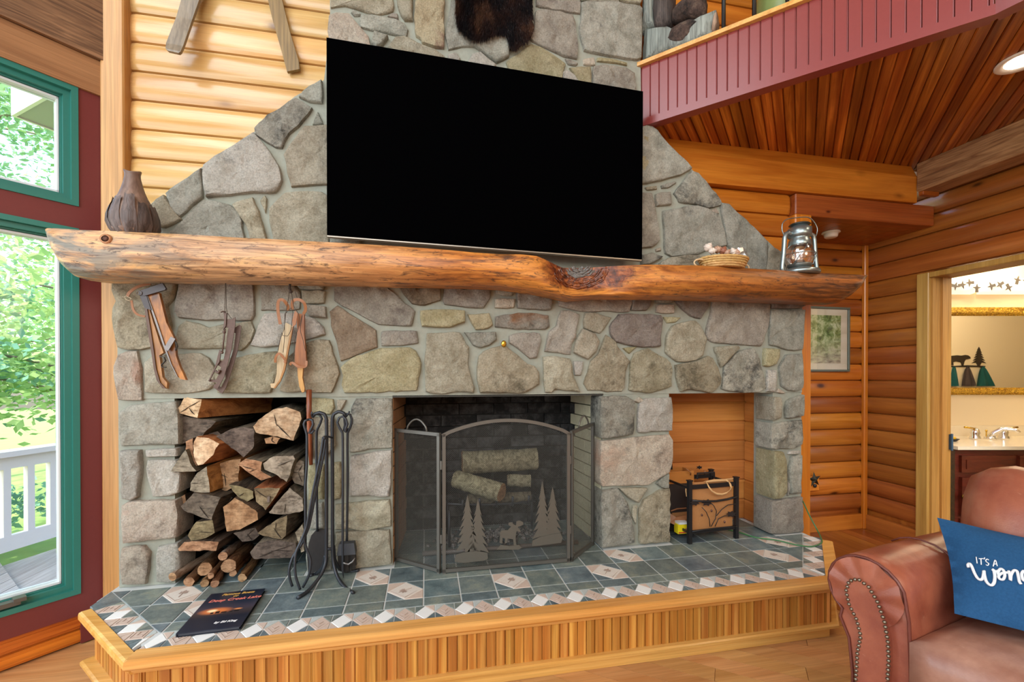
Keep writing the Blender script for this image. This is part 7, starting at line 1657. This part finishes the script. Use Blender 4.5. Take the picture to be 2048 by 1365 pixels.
# vanity
DV = 3.05; zt = bzz(897, DV); CHERRY = wood('cherry_cabinet', srgb(112, 46, 26), srgb(78, 28, 16), 'X', .3, 0, fine=.35, cross=30, lng=3)
va = thing('vanity', 'dark cherry bathroom vanity with drawers seen through the doorway', 'cabinet', BP(4.1, 3.3, -H))
m = MB(); bbox(m, 3.14, 5.4, DV + .03, DM - .002, -H + .08, zt - .024); bbox(m, 3.16, 5.4, DV + .07, DM - .01, -H, -H + .08); m.build('carcass', CHERRY, va)
zr = [bzz(y, DV) for y in (906, 912, 955, 959, 1038, 1042, 1150)]
for k, (l0, l1) in enumerate(((3.17, 3.55), (3.58, 4.2), (4.23, 4.6))):
    m = MB(); bbox(m, l0, l1, DV + .012, DV + .031, bzz(950, DV), bzz(916, DV)); bbox(m, l0 + .03, l1 - .03, DV + .006, DV + .02, bzz(943, DV), bzz(924, DV)); m.build('top_panel', CHERRY, va)
    for ya, yb2 in ((1038, 960), (1130, 1044), (1220, 1136)):
        m = MB(); bbox(m, l0, l1, DV + .008, DV + .031, bzz(ya, DV), bzz(yb2, DV)); bbox(m, l0 + .035, l1 - .035, DV + .002, DV + .02, bzz(ya - 10, DV), bzz(yb2 + 10, DV)); dr = m.build('drawer', CHERRY, va)
        m = MB(); lk = bl(1927, DV) if k == 0 else (l0 + l1) / 2; m.lathe([(.006, 0), (.006, .012), (.017, .016), (.019, .022), (.012, .028), (0, .029)], BP(lk, DV + .004, (bzz(ya, DV) + bzz(yb2, DV)) / 2 + .01), 14, ax=-FH); m.build('knob', BRASS, dr, True)
MARB = plain('cream_marble', srgb(240, 226, 196), .2, nz=.03)
vt = thing('countertop', 'cream marble vanity counter with backsplash', 'countertop', BP(4.1, 3.3, zt - .024))
m = MB(); bbox(m, 3.13, 5.4, DV, DM - .001, zt - .024, zt); m.build('slab', MARB, vt)
m = MB(); bbox(m, 3.13, 5.4, DM - .02, DM - .001, zt, zt + .085); m.build('backsplash', MARB, vt)
fa_ = thing('faucet', 'chrome spread faucet with gold levers on the vanity counter', 'faucet', BP(bl(1978, 3.4), 3.4, zt)); DF = 3.40
for px in (1951, 2008):
    l = bl(px, DF); m = MB(); m.lathe([(.034, 0), (.033, .012), (.024, .03), (.03, .05), (.022, .075), (.010, .085), (0, .088)], BP(l, DF, zt), 18); m.build('valve', CHROME, fa_, True)
    sx_ = -1 if px < 1980 else 1; m = MB(); m.tube([BP(l, DF - .005, zt + .082), BP(l + sx_ * .05, DF - .01, zt + .088), BP(l + sx_ * .095, DF - .012, zt + .094)], [.006, .006, .0075], 8); m.build('lever', BRASS, fa_, True)
l = bl(1981, DF); m = MB(); m.lathe([(.036, 0), (.034, .014), (.02, .02), (0, .02)], BP(l, DF, zt), 18); m.tube([BP(l, DF, zt + .01), BP(l + .015, DF - .015, zt + .05), BP(l + .05, DF - .04, zt + .085), BP(l + .09, DF - .09, zt + .085), BP(l + .10, DF - .11, zt + .065)], [.022, .018, .016, .014, .012], 12); m.build('spout', CHROME, fa_, True)
m = MB(); m.tube([BP(l - .03, DF, zt + .02), BP(l - .03, DF, zt + .06)], .004, 7); m.ball(BP(l - .03, DF, zt + .065), .008, 8); m.build('lift_rod', BRASS, fa_, True)
sd = thing('soap_dish', 'black soap dish with yellow soap at the left of the vanity', 'soap dish', BP(bl(1903, 3.3), 3.3, zt)); m = MB(); m.lathe([(.04, 0), (.062, .016), (.058, .018), (.03, .008), (0, .008)], BP(bl(1902, 3.3), 3.3, zt), 20, sy=.7); m.build('dish', BLK, sd, True)
m = MB(); m.ball(BP(bl(1903, 3.3), 3.3, zt + .022), .03, 12, sc=(1.3, .8, .5)); m.build('soap', plain('yellow_soap', srgb(222, 178, 40), .4), sd, True)
# bear hook rack and towels on the opposite wall, seen in the mirror
DVIRT = 2 * (DM - .012) - DO
def BR2(px, py, dd=0): return BP(bl(px, DVIRT), DO + .004 + dd, bzz(py, DVIRT))
IRON = plain('bear_rack_iron', srgb(62, 52, 40), .5, .3)
def W3(x, y): return (1700 + x * .36632, 600 + y * .36632)
rk = thing('bear_hook_rack', 'dark iron hook rack with bear and pine tree, seen in the bathroom mirror', 'hook rack', BR2(1930, 737))
m = MB(); bear = [(505, 370), (500, 345), (512, 325), (540, 316), (580, 312), (605, 314), (625, 310), (640, 312), (652, 320), (655, 330), (640, 333), (628, 335), (622, 345), (618, 360), (616, 368), (606, 368), (602, 350), (575, 345), (560, 350), (562, 366), (548, 366), (545, 350), (530, 350), (525, 366), (514, 368)]
m.prism([BR2(*W3(x, y)) for x, y in bear], FH * .004); m.build('bear', IRON, rk)
m = MB(); tre = [(700, 266)]
for k in range(6): tre.append((704 + 6 * (k + 1), 285 + 14 * k)); tre.append((703 + 2 * (k + 1), 282 + 14 * k))
tre += [(704, 372), (694, 372)]
for k in range(5, -1, -1): tre.append((697 - 2 * (k + 1), 282 + 14 * k)); tre.append((696 - 6 * (k + 1), 285 + 14 * k))
m.prism([BR2(*W3(x, y)) for x, y in tre], FH * .004); m.build('pine_tree', IRON, rk)
m = MB(); m.prism([BR2(*W3(x, y)) for x, y in ((480, 366), (560, 370), (640, 366), (735, 370), (735, 376), (480, 376))], FH * .004); m.build('rail', IRON, rk)
for x in (555, 630, 705): m = MB(); m.tube([BR2(*W3(x, 374)), BR2(*W3(x, 380), .02), BR2(*W3(x, 372), .035)], .004, 6); m.build('hook', IRON, rk, True)
for i, (xa, xb, xc_, cc2, lab) in enumerate(((535, 580, 556, srgb(30, 96, 96), 'teal towel under the iron bear, half hidden by the door frame in the mirror'), (596, 670, 630, srgb(78, 66, 62), 'grey brown towel in the middle under the hook rack'), (677, 768, 712, srgb(24, 92, 90), 'teal towel hanging under the iron pine tree'))):
    m = MB(); n_ = 12; vs = []
    for j in range(7):
        t = j / 6; y = 372 + 108 * t
        for k in range(n_ + 1):
            s_ = k / n_; xl_ = xc_ + (xa - xc_) * (t ** .55) - 4; xr_ = xc_ + (xb - xc_) * (t ** .8) + 4; vs.append(BR2(*W3(xl_ + (xr_ - xl_) * s_, y), .02 + .012 * math.sin(s_ * 12 + i) * t))
    m.add(vs, [(j * (n_ + 1) + k, j * (n_ + 1) + k + 1, (j + 1) * (n_ + 1) + k + 1, (j + 1) * (n_ + 1) + k) for j in range(6) for k in range(n_)])
    m.v += [v + FH * .006 for v in m.v]; m.f += [tuple(i_ + 7 * (n_ + 1) for i_ in f) for f in m.f]; m.m = [0] * len(m.f)
    tag(m.build('towel', plain('towel_%d' % i, cc2, .95, nz=.15, bump=.5, bs=140), None, True), lab, 'towel', 'towels on the bear rack')

# ================================================================== LOFT EDGE: driftwood, rock pieces, pot
def LP(px, py, back): b0_ = FA + FN * back; return PV(px, py, b0_, FD)
def L1(x, y): return (1270 + x * .1709, y * .1709)
DRW = wood('driftwood_grey', srgb(176, 186, 178), srgb(112, 118, 112), 'Z', .7, 0, fine=.9, cross=22, lng=3, bump=.8); DRD = wood('driftwood_dark', srgb(96, 86, 80), srgb(44, 38, 36), 'Z', .75, 0, fine=.9, cross=26, lng=4, bump=.9)
dr = thing('driftwood_stump', 'silvery driftwood stump with a curled root on the loft edge beside the chimney', 'driftwood', LP(1330, 100, .06))
def slab(pts, back, th, mat, name, jit=.004, fr=26, seed=1):
    P_ = [LP(*L1(x, y), back) for x, y in pts]; o_ = []
    for i in range(len(P_)):
        a, b = P_[i], P_[(i + 1) % len(P_)]
        for k in range(4): o_.append(a + (b - a) * (k / 4))
    n = len(o_); c = sum(o_, Vector()) / n; off_ = Vector((FN.x, FN.y, 0)) * th; m = MB()
    vs = o_ + [c + (p - c) * .75 - off_ * .35 for p in o_] + [p + off_ for p in o_] + [c - off_ * .5]
    m.add(vs, [(i, (i + 1) % n, n + (i + 1) % n, n + i) for i in range(n)] + [(n + i, n + (i + 1) % n, 3 * n) for i in range(n)] + [(2 * n + i, 2 * n + (i + 1) % n, (i + 1) % n, i) for i in range(n)] + [tuple(range(3 * n - 1, 2 * n - 1, -1))])
    m.jitter(jit, fr, seed); return m.build(name, mat, dr, True, angle=60)
slab([(90, 720), (95, 560), (120, 350), (250, 330), (340, 320), (350, 520), (400, 545), (560, 530), (640, 470), (720, 370), (790, 200), (860, 155), (950, 120), (925, 220), (895, 390), (700, 520), (360, 620)], .04, .06, DRW, 'curled_root')
slab([(85, 400), (90, 100), (95, -160), (230, -160), (215, 100), (235, 330), (140, 350)], .05, .08, DRW, 'trunk', seed=3)
slab([(225, 330), (210, 120), (225, -160), (440, -160), (450, 120), (430, 280), (330, 330)], .055, .08, DRD, 'bark_slab', .007, 40, 4)
slab([(895, 395), (905, 260), (925, 180), (955, 120), (970, 200), (965, 290), (930, 385)], .05, .05, wood('root_edge', srgb(176, 150, 128), srgb(112, 88, 70), 'Z', .8, 0, fine=.9, cross=30), 'broken_edge', .004, 40, 8)
ROCK = NT('dark_rough_rock'); v_ = ROCK.coords(); ROCK.bump(ROCK.noise(v_, 40, 6, .75), 1.0, .02); ROCK = ROCK.done(ROCK.ramp(ROCK.noise(v_, 24, 6, .7), [(.36, srgb(40, 34, 32)), (.55, srgb(92, 74, 66)), (.72, srgb(140, 122, 104))]), .8)
def rock(pts, back, th, label, seed):
    P_ = [LP(*L1(x, y), back) for x, y in pts]; c = sum(P_, Vector()) / len(P_); n = len(P_); nn = Vector((FN.x, FN.y, 0)); m = MB()
    rr = [(1.0, 0), (.96, -.35), (.72, -.75), (.36, -.98)]; vs = []
    for s_, d_ in rr: vs += [c + (p - c) * s_ + nn * th * d_ for p in P_]
    vs += [c - nn * th * 1.05]; vs += [c + (p - c) * .95 + nn * th * .5 for p in P_]
    m.add(vs, [(r * n + i, r * n + (i + 1) % n, (r + 1) * n + (i + 1) % n, (r + 1) * n + i) for r in range(3) for i in range(n)] + [(3 * n + i, 3 * n + (i + 1) % n, 4 * n) for i in range(n)] + [(4 * n + 1 + i, 4 * n + 1 + (i + 1) % n, (i + 1) % n, i) for i in range(n)] + [tuple(range(5 * n, 4 * n, -1))])
    m.jitter(.006, 40, seed); return tag(m.build('rock', ROCK, None, True), label, 'rock', 'dark rocks on the loft edge')
rock([(430, 260), (440, 160), (490, 90), (560, 30), (640, -60), (780, -60), (845, 0), (845, 120), (820, 190), (740, 230), (600, 240), (500, 290)], .05, .06, 'large brown rough rock sitting above the black one on the driftwood', 5)
rock([(345, 500), (360, 400), (440, 340), (540, 280), (640, 235), (740, 235), (760, 260), (700, 350), (640, 450), (560, 510), (450, 545), (380, 540)], .035, .03, 'black pitted rock cradled in the curled driftwood root', 9)
pt = thing('painted_pot', 'pale green pot with dark painted bear shape on the loft', 'pot', LP(1560, 20, .22)); c = LP(1570, 22, .22); c.z = 2.55
m = MB(); m.lathe([(.08, 0), (.12, .06), (.13, .15), (.12, .28), (.10, .36), (0, .36)], c, 28); m.build('body', plain('sage_glaze', srgb(132, 148, 88), .35, nz=.1), pt, True)
m = MB(); n_ = 14; vs = []; pv = [(1540, 0), (1543, 6), (1538, 10), (1545, 15), (1541, 19), (1550, 18), (1600, 0), (1600, -40), (1535, -40)]
a0 = math.atan2(CAM.y - c.y, CAM.x - c.x)
for k in range(12):
    for zq in (.16, .34): a = a0 + .25 + k * .09; r = .1325 if zq < .2 else .113; vs.append((c.x + r * math.cos(a), c.y + r * math.sin(a), c.z + zq + (.02 * math.sin(k * 2.4) if zq < .2 else 0)))
m.add(vs, [(2 * k, 2 * k + 2, 2 * k + 3, 2 * k + 1) for k in range(11)]); m.build('bear_decoration', plain('dark_green_glaze', srgb(30, 50, 54), .4), pt, True)

# ================================================================== OUTSIDE THE WINDOW: deck, railing, eave, trees
DZ = -.30
DECKW = wood('grey_deck_board', srgb(196, 190, 180), srgb(164, 156, 146), 'Y', .8, 0, fine=.5, cross=26, lng=2); RAILW = plain('white_rail_paint', srgb(226, 222, 216), .6, nz=.04)
R0 = Vector((-2.04, 1.40)); RD = Vector((.354, .935)).normalized(); RN = Vector((-RD.y, RD.x))
dk = MB(); dk.prism([(-2.9, -1.6, DZ - .1), (-.9, -.1, DZ - .1), (-.6, 3.2, DZ - .1), (R0.x + RD.x * 2.2 + .02, R0.y + RD.y * 2.2, DZ - .1), (R0.x - RD.x * 4.2, R0.y - RD.y * 4.2, DZ - .1)], (0, 0, .07)); dk = dk.build('floor_deck', DECKW, kind='structure')
for k in range(30):
    x0 = -3.9 + k * .105; q = clip([(x0, -2.6), (x0 + .099, -2.6), (x0 + .099, 3.4), (x0, 3.4)], [(RN.x, RN.y, RN @ R0 + .02), (1, 1, .12 - .7815 - .18), (1, 0, -.86)]) if x0 < -.9 else []
    if len(q) < 3: continue
    m = MB(); m.prism([(x, y, DZ - .022) for x, y in q], (0, 0, .022)); m.build('deck_board', DECKW, dk)
rl = thing('deck_railing', 'white wooden deck railing outside the lower window', 'railing', (R0.x, R0.y, DZ))
def rbox(m, s0, s1, n0, n1, z0, z1): return m.hexa([(R0.x + RD.x * s + RN.x * n, R0.y + RD.y * s + RN.y * n, z) for z in (z0, z1) for s, n in ((s0, n0), (s1, n0), (s1, n1), (s0, n1))])
zt_, zb2 = PD(60, 896, 2.97).z, PD(60, 1072, 2.97).z
m = MB(); rbox(m, -3.6, 2.0, -.075, .055, zt_ - .035, zt_); m.build('top_rail', RAILW, rl)
m = MB(); rbox(m, -3.6, 2.0, -.02, .02, zt_ - .12, zt_ - .035); m.build('sub_rail', RAILW, rl); m = MB(); rbox(m, -3.6, 2.0, -.02, .02, zb2 - .06, zb2 + .04); m.build('bottom_rail', RAILW, rl)
for k in range(44):
    s = -3.5 + k * .125; m = MB(); rbox(m, s - .019, s + .019, -.019, .019, zb2, zt_ - .06); m.build('baluster', RAILW, rl)
for s in (-3.0, -1.2, .6): m = MB(); rbox(m, s - .045, s + .045, -.045, .045, DZ - .3, zt_); m.build('post', RAILW, rl)
# porch eave seen through the upper window
e0 = PD(22, 232, 2.95); ea = PD(137, 222, 2.62); ev = thing('porch_eave', 'white porch eave corner with grey soffit outside the upper window', 'eave', e0)
top0 = PD(18, 158, 2.95)
dirn = (ea - e0); dirn.z = 0; dirn.normalize(); nn = Vector((-dirn.y, dirn.x, 0)); nn = nn if nn @ FW > 0 else -nn
A0 = Vector((e0.x, e0.y, 0)); zE0, zE1 = e0.z, top0.z
def EB(m, s0, s1, n0, n1, z0, z1): return m.hexa([A0 + dirn * s + nn * n + Vector((0, 0, z)) for z in (z0, z1) for s, n in ((s0, n0), (s1, n0), (s1, n1), (s0, n1))])
m = MB(); EB(m, 0, .62, 0, .02, zE0, zE1 + .1); EB(m, 0, .02, .02, .6, zE0, zE1 + .1); m.build('fascia_board', plain('white_eave_paint', srgb(240, 242, 244), .6), ev)
m = MB(); EB(m, .02, .62, .02, .6, zE0 + .01, zE0 + .03); m.build('soffit', plain('grey_soffit', srgb(176, 180, 184), .7), ev); m = MB(); EB(m, -.03, .62, -.06, .65, zE1 + .1, zE1 + .13); m.build('shingle_edge', plain('dark_shingle', srgb(70, 72, 72), .9), ev)
# ground and trees
gd = MB().box(-26, 4.0, -10, 30, -1.4, -1.3); gd.build('ground', plain('lawn', srgb(120, 150, 74), .95, nz=.3, bs=3), kind='structure')
def leafmat(name, a, b):
    t = NT(name); v = t.coords(); col = t.mix(t.ramp(t.noise(v, 3, 3), [(.35, 0.0), (.65, 1.0)]), a, b); t.b.inputs['Transmission Weight'].default_value = 0
    tr = t.node('BsdfTranslucent'); t.link(col, tr.inputs[0]); mx = t.node('MixShader'); mx.inputs[0].default_value = .45; t.done(col, .6, 0, .3); t.link(t.b.outputs[0], mx.inputs[1]); t.link(tr.outputs[0], mx.inputs[2]); t.link(mx.outputs[0], t.n['Material Output'].inputs['Surface']); return t.m
LF = [leafmat('beech_leaf', srgb(188, 214, 146), srgb(152, 194, 124)), leafmat('maple_leaf', srgb(170, 206, 160), srgb(134, 182, 138)), leafmat('spruce_needle', srgb(132, 180, 156), srgb(104, 154, 132))]
TRK = plain('grey_trunk', srgb(128, 122, 110), .9, nz=.25, bump=.5, bs=20)
def tree(x, y, h, r, kind, seed, label, lean=0, low=.3, nl=2600, tr=.10, ls=.10):
    random.seed(seed); t = thing('leafy_tree' if kind < 2 else 'spruce_tree', label, 'tree', (x, y, -1.3), 'trees beyond the deck'); zb = -1.3
    m = MB(); pts = [(x + lean * k / 6 + .12 * noise.noise(Vector((seed, k * .5, 0))), y + .12 * noise.noise(Vector((seed, k * .5, 7))), zb + h * .92 * k / 6) for k in range(7)]
    m.tube(pts, [tr * (1 - .12 * k) for k in range(7)], 9); m.build('trunk', TRK, t, True)
    br = MB(); ends = []
    for k in range(12 if kind < 2 else 18):
        f = low + (.95 - low) * random.random(); a = random.random() * 6.283; p = Vector(pts[min(5, int(f * 6))]).lerp(Vector(pts[min(6, int(f * 6) + 1)]), f * 6 % 1); L = r * random.uniform(.5, 1.0) * (1 if kind < 2 else (1.15 - f))
        e = p + Vector((math.cos(a) * L, math.sin(a) * L, L * random.uniform(.0, .5) if kind < 2 else -L * .15)); br.tube([p, p.lerp(e, .5) + Vector((0, 0, .06)), e], [tr * .32, tr * .2, .008], 5); ends.append((p, e))
    br.build('branch', TRK, t, True, kind='stuff')
    m = MB(); vs = []; fs = []
    for i in range(nl):
        p, e = random.choice(ends); c_ = p.lerp(e, random.uniform(.25, 1.1)) + Vector((random.gauss(0, 1), random.gauss(0, 1), random.gauss(0, .7 if kind < 2 else .25))) * r * .22
        u = Vector((random.gauss(0, 1), random.gauss(0, 1), random.gauss(0, .5))).normalized(); w_ = u.cross(Vector((random.gauss(0, 1), random.gauss(0, 1), random.gauss(0, 1)))).normalized(); s_ = ls * random.uniform(.6, 1.3)
        b = len(vs); vs += [c_ - u * s_, c_ + w_ * s_ * .5, c_ + u * s_, c_ - w_ * s_ * .5]; fs.append((b, b + 1, b + 2, b + 3))
    m.v = [Vector(v) for v in vs]; m.f = fs; m.m = [0] * len(fs); m.build('foliage', LF[kind], t, kind='stuff')
TD = [(-3.6, 4.6, 7.5, 1.9, 0, 'slender light green tree nearest the deck railing'), (-5.2, 4.2, 8.5, 2.2, 1, 'broad leafy tree left of the slender one beyond the deck'), (-4.3, 7.0, 9, 2.4, 0, 'tall pale green tree standing behind the slender one'), (-6.6, 6.2, 10, 2.6, 1, 'tall leafy tree farther off at the left of the window'), (-3.1, 6.6, 5.0, 1.9, 2, 'blue green spruce with low boughs behind the railing'),
      (-5.6, 9.0, 11, 3.0, 0, 'tall airy tree deep in the woods seen through the upper pane'), (-8.5, 8.5, 11, 3.0, 1, 'leafy tree at the far left of the woods'), (-4.6, 3.2, 4.2, 1.6, 2, 'young spruce close to the left end of the railing'), (-7.4, 11.5, 12, 3.2, 0, 'farthest tall tree with bright crown'), (-3.6, 10.5, 11, 2.8, 1, 'farthest broad tree behind the spruce')]
for i, (x, y, h, r, k, lab) in enumerate(TD): tree(x, y, h, r, k, 40 + i, lab, lean=.3 * math.sin(i * 2), low=.12 if k == 2 else .22, nl=7500, tr=.09 + .012 * (i % 4), ls=.055 if k < 2 else .05)
